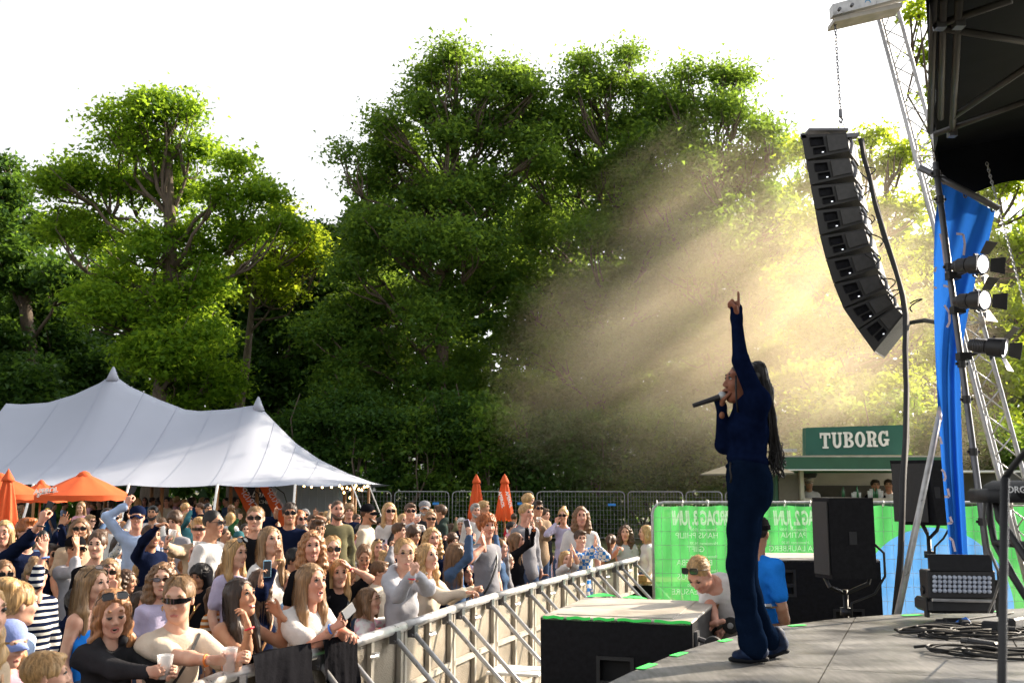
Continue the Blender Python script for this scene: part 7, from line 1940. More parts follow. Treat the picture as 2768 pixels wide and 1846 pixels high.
# ---- front rows, zone 1
i = pp(Z1, 800, 1070, 296, 32, 'woman with reddish shoulder-length hair in a charcoal zip jacket, sunglasses on her head', sex='f', skin='fair', hair='wavy', hc='strawberry', shirt='charcoal', sleeve='jacket', glasses='square_up', mouth='open', eyes='down', pitch=-12, roll=-4,
       body_yaw=38, lean=.25, A=[('R', 1080, 1500, -.30, 'hold', None, (.6, .3, .2), (.9, -.35, .15)), ('L', 1180, 1490, -.22, 'hold', None, (-.2, -.9, .3), (.9, -.4, .1))], extra=hoop((-1,), .026), bands=())
cup_thing(hand_pt(i, 'R', (0, -.06, .09)), 'clear', 'clear plastic cup held by the woman in the charcoal jacket')
i = pp(Z1, 1268, 975, 292, 4, 'woman in a pale beige t-shirt and dark wraparound sunglasses with slicked-back hair', sex='f', skin='fair', hair='sleek', hc='darkblonde', shirt='cream', sleeve='short', glasses='sport', pitch=-6, body_yaw=30, build=1.18, lean=.25,
       A=[('R', 1560, 1420, -.34, 'hold', (0, .3, -1), (.5, .3, .3), (.95, -.2, .05)), ('L', 1700, 1385, -.20, 'hold', None, (-.3, -.8, .3), (.8, -.5, .1))], extra=hoop((-1, 1), .013), bands=(('R', 'orange'),))
cup_thing(hand_pt(i, 'R', (0.0, -.05, .10)) + Vector((0, 0, -.03)), 'spritz', 'plastic cup with bright orange drink held over the barrier')
pp(Z1, 1715, 965, 262, 62, 'long-haired brunette in a strappy top looking up with her hand by her mouth', sex='f', skin='tan', hair='long', hc='darkbrown', shirt='tan', sleeve='tank', pitch=14, body_yaw=45, mouth='smile', lean=.15,
   A=[('R', 1765, 1150, -.25, 'relax', (.3, -.2, -1), (-1, -.2, 0), (-.35, 0, 1)), ('L', 1990, 1080, .15, 'relax', (1, 0, -1), (-.2, -1, 0), (-.7, .1, .6))], bands=(('R', 'red'), ('R', 'black'))[:1])
pp(Z1, 665, 865, 250, 72, 'woman with straight long light hair in a blue-strapped top seen in profile', sex='f', skin='fair', hair='long', hc='darkblonde', shirt='brightblue', sleeve='tank', glasses='brown_up', mouth='closed')
pp(Z1, 1150, 835, 225, 18, 'woman with wavy chestnut hair, small dark sunglasses and a pale lilac blouse', sex='f', skin='fair', hair='curlylong', hc='lightbrown', shirt='lilac', sleeve='short', glasses='brown', body_yaw=50, extra=hoop((-1,), .012))
pp(Z1, 1418, 815, 172, -18, 'boy with a black hood over dark curls looking gloomy', sex='m', skin='olive', hair='curly', hc='black', shirt='black', sleeve='hoodie', hat='hood', hatc='black', pitch=-8)
i = pp(Z1, 262, 800, 215, 42, 'woman with tied-back hair and sunglasses in a black and white striped jumper, arm raised', sex='f', skin='rosy', hair='bun', hc='darkblonde', shirt='navy:stripe', sleeve='push', glasses='round', mouth='smile', pitch=12,
       A=[('R', 315, 640, -.12, 'open', (-.2, -.6, -.8), (.6, -.6, 0), (-.15, 0, 1))])
q = MB(); Mh = i['J']['R'][5]; q.box((0, 0, 0), (.042, .012, .036), bev=.004); q.v = [tuple(Mh @ (Vector(v) + Vector((0, .026, -.045)))) for v in q.v]; q.build('watch', M['black'], i['P']); band(i['P'], i, 'R', BM_['blue'], .036, 'watch_strap', -.045)
pp(Z1, 772, 785, 200, 22, 'blonde woman with brown-tinted sunglasses biting her finger behind the profile woman', sex='f', skin='rosy', hair='wavy', hc='darkblonde', shirt='beige', sleeve='long', glasses='square', body_yaw=45, A=[('L', 810, 905, -.22, 'fist', None, (0, 1, 0), (-.1, 0, 1))])
pp(Z1, 902, 845, 175, 88, 'woman with tangled dark curls in profile, face half in shadow', sex='f', skin='tan', hair='curlylong', hc='brown', shirt='black', sleeve='long', pitch=-8)
pp(Z1, 462, 1270, 190, 75, 'child under a black denim bucket hat looking down', sex='f', skin='fair', hair='bob', hc='darkblonde', hat='bucket', hatc='charcoal', shirt='black', sleeve='long', pitch=-16, H=1.35)
pp(Z1, 330, 1520, 235, 115, 'child with short golden hair seen from behind at the bottom of the picture', sex='m', skin='fair', hair='short', hc='blonde', shirt='pink', sleeve='short', H=1.2, d=4.2)
pp(Z1, 128, 1010, 190, 140, 'person in a baggy pale blue shirt with both arms tucked forward', sex='f', skin='fair', hair='updo', hc='blonde', shirt='lightblue', sleeve='long', build=1.12, d=5.6, H=1.6, body_yaw=85)
pp(Z1, 70, 1300, 175, 60, 'small child in a periwinkle cap and pink shirt', sex='f', skin='fair', hair='bob', hc='blonde', hat='cap', hatc='periwinkle', shirt='pink', sleeve='short', H=1.2, pitch=-10, d=5.0)
pp(Z1, -150, 1080, 420, 70, 'blurred blond person at the very edge close to the camera', sex='f', skin='fair', hair='wavy', hc='blonde', shirt='beige', sleeve='long', d=2.9, H=1.6, lod=1)
i = pp(Z1, 195, 495, 178, 55, 'ginger-haired man in black sunglasses and a navy jacket holding a phone up', sex='m', skin='rosy', hair='quiff', hc='ginger', shirt='navy', sleeve='push', glasses='square', mouth='smile',
       A=[('R', 300, 420, -.35, 'hold', (-.3, -.3, -1), (.4, .9, 0), (.1, 0, 1))], bands=(('R', 'black'),))
phone_thing(hand_pt(i, 'R', (0, -.05, .12)), Matrix.Rotation(-.1, 3, 'Z') @ Matrix.Rotation(.30, 3, 'Y'), 'dark phone with a round yellow sticker held up high', sticker=True)
pp(Z1, 25, 505, 165, 15, 'smiling long-haired blonde woman in a dark floral blouse at the picture edge', sex='f', skin='rosy', hair='long', hc='blonde', shirt='charcoal:floral', sleeve='long', mouth='smile', eyes='down')
pp(Z1, 22, 800, 205, 40, 'brown-haired woman with sunglasses laughing beside the striped jumper', sex='f', skin='tan', hair='wavy', hc='lightbrown', shirt='white', sleeve='short', glasses='square', mouth='smile')
pp(Z1, 150, 700, 160, 62, 'fair-haired woman with tortoise sunglasses on her head turned away', sex='f', skin='fair', hair='updo', hc='blonde', glasses='brown_up', shirt='pink', sleeve='short')
i = pp(Z1, 540, 625, 172, 58, 'man in a black cap and grey knit sweater with one palm raised', sex='m', skin='tan', hair='crop', hc='brown', hat='cap', hatc='black', shirt='lightgrey', sleeve='push', body_yaw=60, A=[('R', 545, 600, -.22, 'open', (-.2, -.5, -1), (.8, -.3, 0), (-.12, 0, 1))])
pp(Z1, 690, 590, 182, 8, 'dark-haired woman with her hair piled up gazing at the camera', sex='f', skin='fair', hair='updo', hc='brown', shirt='black', sleeve='long', body_yaw=35)
pp(Z1, 567, 475, 150, 22, 'long-haired bearded man in large brown sunglasses', sex='m', skin='tan', hair='bob', hc='lightbrown', beard=True, glasses='square', shirt='beige', sleeve='short', body_yaw=45)
pp(Z1, 812, 400, 122, 18, 'stubbly man in black sunglasses and an open white shirt', sex='m', skin='fair', hair='quiff', hc='brown', beard=True, glasses='square', shirt='white', sleeve='long', mouth='smile')
i = pp(Z1, 975, 395, 142, 12, 'grinning man in a navy baseball cap filming with his phone held high', sex='m', skin='rosy', hair='crop', hc='darkblonde', hat='cap', hatc='navy', shirt='lightblue', sleeve='long', mouth='smile', A=[('R', 905, 300, .0, 'hold', (-1, 0, -.5), (.3, .9, .2), (.12, 0, 1))])
phone_thing(hand_pt(i, 'R', (0, -.04, .15)), Matrix.Rotation(.2, 3, 'Z') @ Matrix.Rotation(.4, 3, 'Y'), 'phone with a lit grey screen held up by the capped man')
pp(Z1, 1085, 360, 92, 4, 'man with a short dark beard and white shirt standing among the fans', sex='m', skin='tan', hair='short', hc='black', beard=True, shirt='white', sleeve='long')
pp(Z1, 1078, 525, 150, 50, 'laughing man in a dark navy shirt stretching his arm forward', sex='m', skin='tan', hair='short', hc='brown', shirt='navy', sleeve='long', mouth='smile', A=[('R', 1120, 450, -.35, 'relax', (-1, 0, -.4), (0, -.2, -1), (.9, 0, .3))])
pp(Z1, 1240, 425, 125, -12, 'man with messy brown curls peering down behind a raised hand', sex='m', skin='fair', hair='curly', hc='brown', shirt='grey', sleeve='short', pitch=-10)
i = pp(Z1, 1416, 480, 155, 12, 'blond man in black sunglasses and a quilted beige jacket lifting two cups', sex='m', skin='rosy', hair='quiff', hc='blonde', shirt='beige', sleeve='jacket', glasses='sport', mouth='open', body_yaw=10,
       A=[('R', 1185, 590, -.55, 'hold', (-.5, 0, -1), (.9, 0, 0), (.05, -.1, 1)), ('L', 1330, 680, -.60, 'hold', (.3, 0, -1), (.9, -.3, 0), (.0, -.1, 1))], bands=(('L', 'orange'), ('R', 'black')))
cup_thing(hand_pt(i, 'R', (.01, -.05, .10)), 'beer', 'plastic cup of cloudy pale drink lifted beside the raised hand', (.0, .15))
cup_thing(hand_pt(i, 'L', (.01, -.05, .10)), 'low', 'second plastic cup of cloudy drink lifted lower', (0, .1))
pp(Z1, 1520, 435, 165, 72, 'man with a dark crew cut and sunglasses in a white t-shirt seen in profile', sex='m', skin='tan', hair='crop', hc='black', shirt='white', sleeve='short', glasses='square', mouth='open')
pp(Z1, 1680, 650, 192, 60, 'girl with long pale blonde hair and purple glasses pushed into it', sex='f', skin='fair', hair='long', hc='blonde', shirt='lilac', sleeve='short', glasses='round_up', mouth='closed', body_yaw=50)
pp(Z1, 762, 375, 92, 25, 'woman with a dark middle parting half hidden by a raised palm', sex='f', skin='rosy', hair='long', hc='darkbrown', shirt='black', sleeve='long')
pp(Z1, 1015, 770, 150, 140, 'person with smooth blonde bob seen from behind', sex='f', skin='fair', hair='bob', hc='blonde', shirt='charcoal', sleeve='long')
i = pp(Z1, 360, 660, 150, 60, 'person in a dark navy coat thrusting one arm straight up with two fingers', sex='m', skin='tan', hair='short', hc='darkbrown', shirt='navy', sleeve='long', glasses='round', A=[('L', 445, 290, .0, 'wave', (.4, 0, -.5), (.3, -.9, .1), (.25, 0, 1))], H=1.8)
band(i['P'], i, 'L', M['silver'], .034, 'bracelet')
pp(Z1, 95, 480, 100, 10, 'woman in sunglasses tucked behind the ginger man', sex='f', skin='fair', hair='bob', hc='brown', shirt='black', sleeve='long', glasses='square')
i = pp(Z1, 845, 590, 135, 45, 'dark-haired woman in a patterned blue shirt with a clenched hand raised', sex='f', skin='tan', hair='long', hc='darkbrown', shirt='denim:floral', sleeve='push', A=[('R', 885, 520, -.28, 'fist', (-.2, -.5, -1), (.7, -.6, 0), (-.1, 0, 1))], bands=(('R', 'red'),))
pp(Z1, 770, 470, 120, 40, 'woman in a faded denim shirt with an open palm raised', sex='f', skin='fair', hair='ponytail', hc='brown', shirt='denim', sleeve='long', A=[('R', 740, 440, -.10, 'open', (-.5, -.3, -1), (.6, -.7, 0), (-.1, 0, 1))], pitch=-5)
pp(Z1, 1560, 960, 190, 60, 'brown-haired person in an orange and white striped t-shirt', sex='f', skin='tan', hair='ponytail', hc='brown', shirt='rust:stripe:cream', sleeve='short')
pp(Z1, 1700, 545, 105, 35, 'woman in a grey knitted beanie among the raised hands', sex='f', skin='fair', hair='bob', hc='darkblonde', hat='beanie', hatc='teal', shirt='olive', sleeve='long')
pp(Z1, 1745, 480, 95, 25, 'woman with dark bangs and a green sleeve lifted', sex='f', skin='fair', hair='bob', hc='darkbrown', shirt='green', sleeve='long', A=[('R', 1700, 400, 0, 'relax', (-1, 0, -.3), (0, -1, 0), (.6, 0, .8))])
pp(Z1, 1250, 640, 120, 40, 'long-haired blonde between the two lifted cups', sex='f', skin='fair', hair='long', hc='blonde', shirt='tan', sleeve='long')
pp(Z1, 1195, 730, 130, 65, 'bespectacled man half hidden behind the wavy-haired woman', sex='m', skin='rosy', hair='short', hc='lightbrown', shirt='grey', sleeve='long', glasses='clear', A=[('R', 1150, 560, -.1, 'peace', (-.4, 0, -1), (.3, -.9, 0), (-.05, 0, 1))], bands=(('R', 'blue'),))
pp(Z1, 1480, 330, 75, 30, 'man with combed-back dark hair behind the crew-cut man', sex='m', skin='tan', hair='back', hc='black', shirt='charcoal', sleeve='long')
pp(Z1, 575, 320, 72, 5, 'woman in a pink blouse under the orange parasol looking down', sex='f', skin='fair', hair='long', hc='darkblonde', shirt='pink', sleeve='long', pitch=-15)
# ---- zone 2
pp(Z2, 237, 400, 160, 8, 'square-jawed man in wide black sunglasses looking straight ahead', sex='m', skin='fair', hair='crop', hc='darkblonde', shirt='black', sleeve='short', glasses='square')
pp(Z2, 345, 560, 192, 42, 'long-haired blond teenager gazing up past the raised hands', sex='f', skin='fair', hair='long', hc='darkblonde', shirt='white', sleeve='short', pitch=8, body_yaw=60)
i = pp(Z2, 640, 855, 282, 52, 'large woman with long fair hair in a white printed t-shirt leaning on the barrier', sex='f', skin='rosy', hair='long', hc='darkblonde', shirt='white', sleeve='short', build=1.3, body_yaw=50, lean=.3, mouth='open', pitch=4,
       A=[('R', 800, 1170, -.32, 'hold', (0, .4, -1), (.2, -.4, .8), (.8, -.1, .35)), ('L', 860, 1190, -.25, 'relax', (.4, 0, -1), (0, -.2, -1), (.75, -.55, -.2))], bands=(('R', 'blue'),), extra=hoop((-1,), .006))
q = MB(); q.box((0, 0, 0), (.16, .006, .09)); ch = i['neck'] + Vector((.0, -.21, -.22)) * i['s']; q.v = [(v[0] + ch.x, v[1] + ch.y, v[2] + ch.z) for v in q.v]; q.build('print', M['steel_dark'], i['P'])
phone_thing(hand_pt(i, 'R', (0, -.05, .10)) + Vector((.03, -.02, .03)), Matrix.Rotation(.5, 3, 'Z') @ Matrix.Rotation(1.1, 3, 'Y') @ Matrix.Rotation(-.6, 3, 'X'), 'black phone held flat over the barrier')
i = pp(Z2, 285, 865, 205, 150, 'dark-haired woman in a navy sweater from behind, one arm up with folded fingers', sex='f', skin='tan', hair='wavy', hc='brown', shirt='navy', sleeve='push', body_yaw=60,
       A=[('R', 490, 520, -.05, 'peace', (.4, -.3, -1), (.3, -.9, 0), (-.08, 0, 1)), ('L', 265, 800, -.35, 'hold', (-1, 0, -.4), (.9, .2, 0), (.1, 0, 1))], bands=(('R', 'gold'),))
phone_thing(hand_pt(i, 'L', (0, -.05, .11)), Matrix.Rotation(.6, 3, 'Z'), 'phone in a pale blue marbled case held in front of a face', back=mat('marbled blue case', (.2, .42, .6), .3, 0, .4, 30))
pp(Z2, 95, 690, 150, 60, 'fair girl with white cuffs stretching her wrist up beside the purple glasses', sex='f', skin='fair', hair='long', hc='darkblonde', shirt='white', sleeve='long', A=[('R', 205, 560, -.1, 'wave', (-.3, -.3, -1), (.6, -.7, 0), (.0, 0, 1))], bands=(('R', 'blue'),))
pp(Z2, 640, 600, 195, 18, 'smiling girl with curly strawberry hair tied loosely back', sex='f', skin='rosy', hair='curlylong', hc='strawberry', shirt='black', sleeve='short', mouth='smile', body_yaw=45)
pp(Z2, 785, 622, 180, 18, 'blonde woman with black sunglasses and hair pulled back', sex='f', skin='fair', hair='sleek', hc='blonde', shirt='black', sleeve='short', glasses='square', body_yaw=50)
pp(Z2, 832, 790, 190, 20, 'girl with both hands on her head and mouth wide open', sex='f', skin='fair', hair='long', hc='blonde', shirt='black', sleeve='short', mouth='open', body_yaw=30,
   A=[('R', 740, 770, -.05, 'relax', (-1, 0, -.8), (1, -.1, 0), (.15, 0, 1)), ('L', 905, 745, -.05, 'relax', (1, 0, -.7), (-1, 0, 0), (-.6, 0, .8))], bands=(('L', 'red'), ('L', 'orange'))[:1])
pp(Z2, 683, 480, 135, 28, 'young man with thick dark hair and thin glasses', sex='m', skin='tan', hair='quiff', hc='brown', shirt='white', sleeve='short', glasses='clear')
pp(Z2, 482, 365, 135, 15, 'dark-haired man in sunglasses behind the raised fingers', sex='m', skin='tan', hair='back', hc='darkbrown', shirt='navy', sleeve='long', glasses='square', mouth='smile', A=[('R', 385, 410, 0, 'open', (-1, 0, -.6), (.8, -.3, 0), (-.05, 0, 1))])
pp(Z2, 552, 405, 118, 40, 'woman with glowing copper hair and sunglasses', sex='f', skin='rosy', hair='bob', hc='ginger', shirt='navy', sleeve='long', glasses='round')
pp(Z2, 590, 375, 85, 15, 'grey-haired woman in dark glasses far back in the crowd', sex='f', skin='fair', hair='bob', hc='grey', shirt='charcoal', sleeve='long', glasses='square')
pp(Z2, 640, 420, 90, 30, 'person waving a spread hand in front of the container wall', sex='m', skin='tan', hair='short', hc='brown', shirt='charcoal', sleeve='short', A=[('L', 660, 375, 0, 'wave', None, CAMD, (0, 0, 1))])
pp(Z2, 822, 340, 122, 22, 'bearded man in an olive shirt smiling towards the stage', sex='m', skin='rosy', hair='crop', hc='brown', beard=True, shirt='olive', sleeve='long', mouth='smile')
pp(Z2, 903, 350, 90, 15, 'man with tousled fair-grey hair in a navy t-shirt', sex='m', skin='rosy', hair='curly', hc='darkblonde', shirt='navy', sleeve='short')
pp(Z2, 1043, 370, 118, 82, 'man in a black cap and beige overshirt seen in profile', sex='m', skin='tan', hair='crop', hc='brown', hat='cap', hatc='black', beard=True, shirt='cream', sleeve='jacket', mouth='smile')
pp(Z2, 1190, 350, 110, 22, 'blonde woman in sunglasses and a fluffy white sweater', sex='f', skin='fair', hair='long', hc='blonde', shirt='white', sleeve='long', glasses='square')
pp(Z2, 905, 545, 112, 12, 'girl with hair tied back and bare shoulders under thin straps', sex='f', skin='tan', hair='sleek', hc='brown', shirt='white', sleeve='tank', mouth='smile')
i = pp(Z2, 1010, 675, 160, 12, 'smiling brown-haired girl looking down at her phone', sex='f', skin='tan', hair='ponytail', hc='lightbrown', shirt='tan', sleeve='short', mouth='smile', pitch=-18, eyes='down', A=[('L', 1080, 850, -.3, 'hold', None, (-.8, -.2, .3), (-.1, -.3, .9))])
phone_thing(hand_pt(i, 'L', (0, -.04, .10)), Matrix.Rotation(.2, 3, 'Z') @ Matrix.Rotation(.8, 3, 'Y'), 'dark phone the brown-haired girl looks at')
i = pp(Z2, 1112, 610, 128, 15, 'girl behind a raised pale phone in a long grey sleeve', sex='f', skin='rosy', hair='wavy', hc='blonde', shirt='charcoal', sleeve='long', glasses='brown_up', A=[('L', 1175, 630, -.25, 'hold', (.5, 0, -1), (-.9, .2, 0), (.05, 0, 1))])
phone_thing(hand_pt(i, 'L', (0, -.05, .10)), Matrix.Rotation(.25, 3, 'Z') @ Matrix.Rotation(math.pi, 3, 'Z'), 'pale lilac phone with three camera lenses held upright', back=mat('lilac phone back', (.55, .5, .6), .3))
pp(Z2, 1300, 655, 222, 18, 'blonde girl with glasses in a grey hoodie, hands clasped by her chin', sex='f', skin='fair', hair='sleek', hc='blonde', shirt='lightgrey', sleeve='hoodie', glasses='clear', body_yaw=40, lean=.1,
   A=[('L', 1385, 790, -.35, 'fist', (1, 0, -1), (-.9, .3, 0), (-.05, 0, 1)), ('R', 1350, 800, -.45, 'fist', (-.3, -.3, -1), (.9, .3, 0), (.1, 0, 1))], bands=(('R', 'red'),))
pp(Z2, 1465, 670, 182, 48, 'girl with golden waves and a beige jacket, arms stretched along the barrier', sex='f', skin='fair', hair='wavy', hc='blonde', shirt='cream', sleeve='jacket', mouth='open', body_yaw=62, pitch=6, A=[('R', 1740, 925, -.25, 'relax', (0, .4, -1), (0, -.3, -1), (.95, -.1, .1)), ('L', 1790, 900, .25, 'fist', None, (0, -.3, -1), (.9, 0, .3))])
pp(Z2, 1590, 795, 132, 18, 'small tanned child peeking over the barrier between bigger arms', sex='f', skin='olive', hair='sleek', hc='brown', shirt='brown', sleeve='hoodie', mouth='smile', H=1.28, roll=8)
i = pp(Z2, 1050, 985, 205, 76, 'girl with round glasses in a pink tie-dye top, arms hanging over the barrier', sex='f', skin='fair', hair='bob', hc='lightbrown', shirt='white:dye:pink', sleeve='long', glasses='clear', mouth='open', H=1.4, pitch=8,
   A=[('R', 1130, 1205, -.30, 'relax', (-.2, .3, -.4), (0, -.2, -1), (.8, -.2, -.5)), ('L', 1400, 1110, .35, 'relax', (.5, 0, .6), (0, 0, -1), (.6, -.1, -.75))], bands=(('R', 'red'),))
i = pp(Z2, 1340, 350, 112, 12, 'man in sunglasses with a pink drink at his lips and a checked grey shirt', sex='m', skin='rosy', hair='short', hc='brown', shirt='lightgrey:plaid', sleeve='long', glasses='square', A=[('R', 1370, 440, -.30, 'hold', (-1, 0, -.6), (.6, .5, 0), (.1, 0, 1))])
cup_thing(hand_pt(i, 'R', (0, -.04, .09)), 'clear', 'plastic cup held at the mouth by the man in the checked shirt')
pp(Z2, 1441, 330, 95, 8, 'older bearded man in a grey flat cap', sex='m', skin='tan', hair='crop', hc='grey', beard=True, hat='cap', hatc='grey', shirt='charcoal', sleeve='jacket')
pp(Z2, 1485, 405, 112, 10, 'woman with a tight bun and sunglasses in a black cardigan', sex='f', skin='tan', hair='bun', hc='darkblonde', shirt='black', sleeve='long', glasses='square')
pp(Z2, 1548, 355, 100, -80, 'tall man in a dark green hoodie facing the other way', sex='m', skin='tan', hair='short', hc='brown', shirt='darkgreen', sleeve='hoodie')
pp(Z2, 1495, 545, 150, 28, 'woman with sunlit wavy blonde hair in a dark blue jacket', sex='f', skin='rosy', hair='curlylong', hc='blonde', shirt='navy', sleeve='jacket')
pp(Z2, 1262, 490, 115, 70, 'brown-haired young man in profile in front of the blonde women', sex='m', skin='fair', hair='quiff', hc='brown', shirt='navy', sleeve='short')
pp(Z2, 1290, 415, 100, 30, 'woman with a long blonde fringe behind the young man', sex='f', skin='fair', hair='long', hc='blonde', shirt='white', sleeve='long')
pp(Z2, 1702, 440, 92, -10, 'white-haired old man with glasses sitting in a dark jacket', sex='m', skin='rosy', hair='short', hc='white', shirt='navy', sleeve='jacket', glasses='clear', d=20, H=1.7, lod=1, pitch=-6)
pp(Z2, 570, 505, 125, 75, 'woman with blue-tinted glasses tucked into long dark hair', sex='f', skin='tan', hair='long', hc='brown', glasses='round_up', shirt='white', sleeve='short')
pp(Z2, 430, 520, 110, 20, 'freckled woman with a short fringe half hidden behind a forearm', sex='f', skin='rosy', hair='bob', hc='lightbrown', shirt='rust', sleeve='long')
pp(Z2, 1365, 520, 120, 50, 'dark-haired man bending behind the girl in the grey hoodie', sex='m', skin='tan', hair='curly', hc='brown', shirt='brown', sleeve='long', pitch=-10)
pp(Z2, 1700, 650, 150, 95, 'long-haired girl in a navy top turned to the stage with her phone up', sex='f', skin='fair', hair='long', hc='brown', shirt='navy', sleeve='long', A=[('R', 1760, 500, -.05, 'hold', (.2, -.4, -1), (-.6, .6, 0), (0, 0, 1))], bands=(('R', 'black'),))
pp(Z2, 1800, 640, 125, 80, 'rosy girl squeezed between the navy sleeves', sex='f', skin='rosy', hair='wavy', hc='darkblonde', shirt='lilac', sleeve='long')
# ---- zone 3
pp(Z3, 224, 345, 92, 22, 'grey-haired man with a moustache in an open shirt by the folded parasol', sex='m', skin='rosy', hair='quiff', hc='grey', beard=True, shirt='white', sleeve='long')
pp(Z3, 285, 320, 85, 75, 'fair-haired person standing right below the first folded parasol', sex='m', skin='tan', hair='short', hc='blonde', shirt='olive', sleeve='long')
i = pp(Z3, 306, 455, 152, 24, 'boy with ginger curls raising both hands in the air', sex='m', skin='rosy', hair='curly', hc='ginger', shirt='grey', sleeve='short', mouth='open', body_yaw=50, A=[('R', 285, 590, -.25, 'open', (-1, 0, -.6), (.9, -.4, 0), (-.15, 0, 1))])
pp(Z3, 400, 610, 135, 72, 'girl in a dark blue sleeve with her palm stretched high', sex='f', skin='rosy', hair='sleek', hc='darkblonde', shirt='steelblue', sleeve='long', A=[('R', 370, 520, -.12, 'open', (-.6, -.3, -1), (1, -.2, 0), (.02, 0, 1))], roll=6)
i = pp(Z3, 90, 660, 160, 120, 'brown-haired girl seen from behind holding a phone at arm length', sex='f', skin='fair', hair='long', hc='lightbrown', shirt='steelblue', sleeve='long', body_yaw=70, A=[('R', 178, 520, -.05, 'hold', (.2, -.4, -1), (-.5, .8, 0), (.05, 0, 1))], bands=(('R', 'blue'),))
phone_thing(hand_pt(i, 'R', (0, -.05, .12)), Matrix.Rotation(-.5, 3, 'Z') @ Matrix.Rotation(-.3, 3, 'Y'), 'phone with a pink-blue screen held over the crowd near the folded parasols', back=mat('lavender phone', (.45, .4, .6), .3))
pp(Z3, 450, 700, 130, 100, 'person in a grey-blue knit jumper pressed against the barrier', sex='f', skin='fair', hair='bob', hc='brown', shirt='grey', sleeve='long', A=[('R', 430, 560, -.2, 'wave', (-.4, -.3, -1), (.8, -.3, 0), (.15, 0, 1))])
pp(Z3, 520, 560, 125, 80, 'fan in long tight black sleeves clapping both hands above the head', sex='f', skin='rosy', hair='long', hc='lightbrown', shirt='black', sleeve='long', A=[('R', 590, 455, -.10, 'open', (.3, -.5, -1), (.9, .2, 0), (.05, 0, 1)), ('L', 640, 470, .05, 'open', (.8, 0, -1), (-.9, .2, 0), (-.02, 0, 1))], bands=(('L', 'orange'), ('R', 'black')), pitch=6)
pp(Z3, 588, 360, 118, 38, 'fair-haired boy in a grey shirt behind the clapping hands', sex='m', skin='rosy', hair='short', hc='blonde', shirt='grey', sleeve='long')
pp(Z3, 605, 278, 88, 62, 'tallest fan with tousled blond curls', sex='m', skin='fair', hair='curly', hc='blonde', shirt='beige', sleeve='short')
i = pp(Z3, 668, 330, 100, 20, 'dark-haired man in sunglasses and a beige jacket with a small beer', sex='m', skin='tan', hair='quiff', hc='darkbrown', shirt='tan', sleeve='jacket', glasses='square', build=1.1, A=[('L', 690, 455, -.3, 'hold', None, (-.6, .5, 0), (0, 0, 1))])
cup_thing(hand_pt(i, 'L', (0, -.04, .09)), 'low', 'plastic cup with a little beer held near the clapping hands')
pp(Z3, 715, 375, 90, 60, 'man with short brown hair and a black jacket turned sideways', sex='m', skin='rosy', hair='short', hc='brown', shirt='black', sleeve='jacket')
pp(Z3, 848, 380, 102, -12, 'woman with a messy blonde updo and sunglasses in a lilac knit top', sex='f', skin='rosy', hair='bun', hc='blonde', shirt='lilac', sleeve='long', glasses='square', A=[('R', 800, 430, -.1, 'hold', None, (.5, .5, 0), (.1, 0, 1))])
pp(Z3, 975, 385, 122, 4, 'long curly-haired young man smiling in a white printed t-shirt', sex='m', skin='rosy', hair='curlylong', hc='lightbrown', shirt='white', sleeve='short', mouth='smile', build=1.05)
pp(Z3, 972, 545, 132, 12, 'boy with a brown bowl cut and blue plaid shirt clapping', sex='m', skin='fair', hair='short', hc='brown', shirt='blue:plaid', sleeve='long', A=[('L', 1085, 590, -.15, 'open', (1, 0, -.8), (-.9, 0, 0), (-.1, 0, 1)), ('R', 1070, 600, -.25, 'open', (.2, 0, -1), (.9, 0, 0), (.1, 0, 1))], H=1.5)
pp(Z3, 870, 690, 135, 20, 'little blonde girl clapping with both arms raised over the barrier', sex='f', skin='fair', hair='long', hc='blonde', shirt='white', sleeve='short', mouth='smile', H=1.3, body_yaw=35, A=[('L', 925, 635, -.2, 'open', (1, 0, -.5), (-.9, 0, 0), (-.3, 0, 1)), ('R', 905, 650, -.3, 'open', (1, -.3, -.6), (.9, 0, 0), (-.2, 0, 1))])
pp(Z3, 552, 700, 115, 70, 'auburn-haired woman in a brown jacket leaning on the rail', sex='f', skin='tan', hair='long', hc='lightbrown', shirt='brown', sleeve='jacket', A=[('R', 720, 800, -.1, 'relax', (0, 0, -1), (0, -.3, -1), (.9, -.2, .1))])
pp(Z3, 705, 760, 85, 40, 'small fair child with a wide grin low at the barrier', sex='f', skin='fair', hair='bob', hc='blonde', shirt='pink', sleeve='short', mouth='smile', H=1.2)
pp(Z3, 768, 775, 60, 50, 'tiny dark-haired child barely visible over the rail', sex='f', skin='tan', hair='bob', hc='darkbrown', shirt='red', sleeve='short', H=1.15)
def num(P, Hm, J, neck, sh, s):
    p = ROOTM[P.name] @ (neck + Vector((0, .17, -.25)) * s)
pr = pp(Z3, 500, 395, 72, 165, 'man in a red football shirt numbered 66 seen from behind', sex='m', skin='tan', hair='crop', hc='brown', shirt='red', sleeve='short')
b_ = pr['W'] @ (pr['neck'] + Vector((0, .165, -.24)) * pr['s']); text('number', '66', b_, .30, M['white_print'], pr['P'], yaw=math.radians(-12), bold=.008, ext=.003)
pp(Z3, 1290, 500, 118, -8, 'woman with long dark curls in a grey t-shirt sitting at the picnic table', sex='f', skin='rosy', hair='curlylong', hc='brown', shirt='lightgrey', sleeve='short', d=16.3, H=1.68, seated=True, group='people at the picnic table', mouth='open', A=[('R', 1245, 605, -.4, 'relax', None, (0, 0, -1), (.4, -.8, 0))], lod=1)
pp(Z3, 1432, 500, 100, -85, 'woman with a fair bob in a white shirt talking across the picnic table', sex='f', skin='fair', hair='bob', hc='blonde', shirt='white', sleeve='long', d=16.3, H=1.66, seated=True, group='people at the picnic table', lod=1)
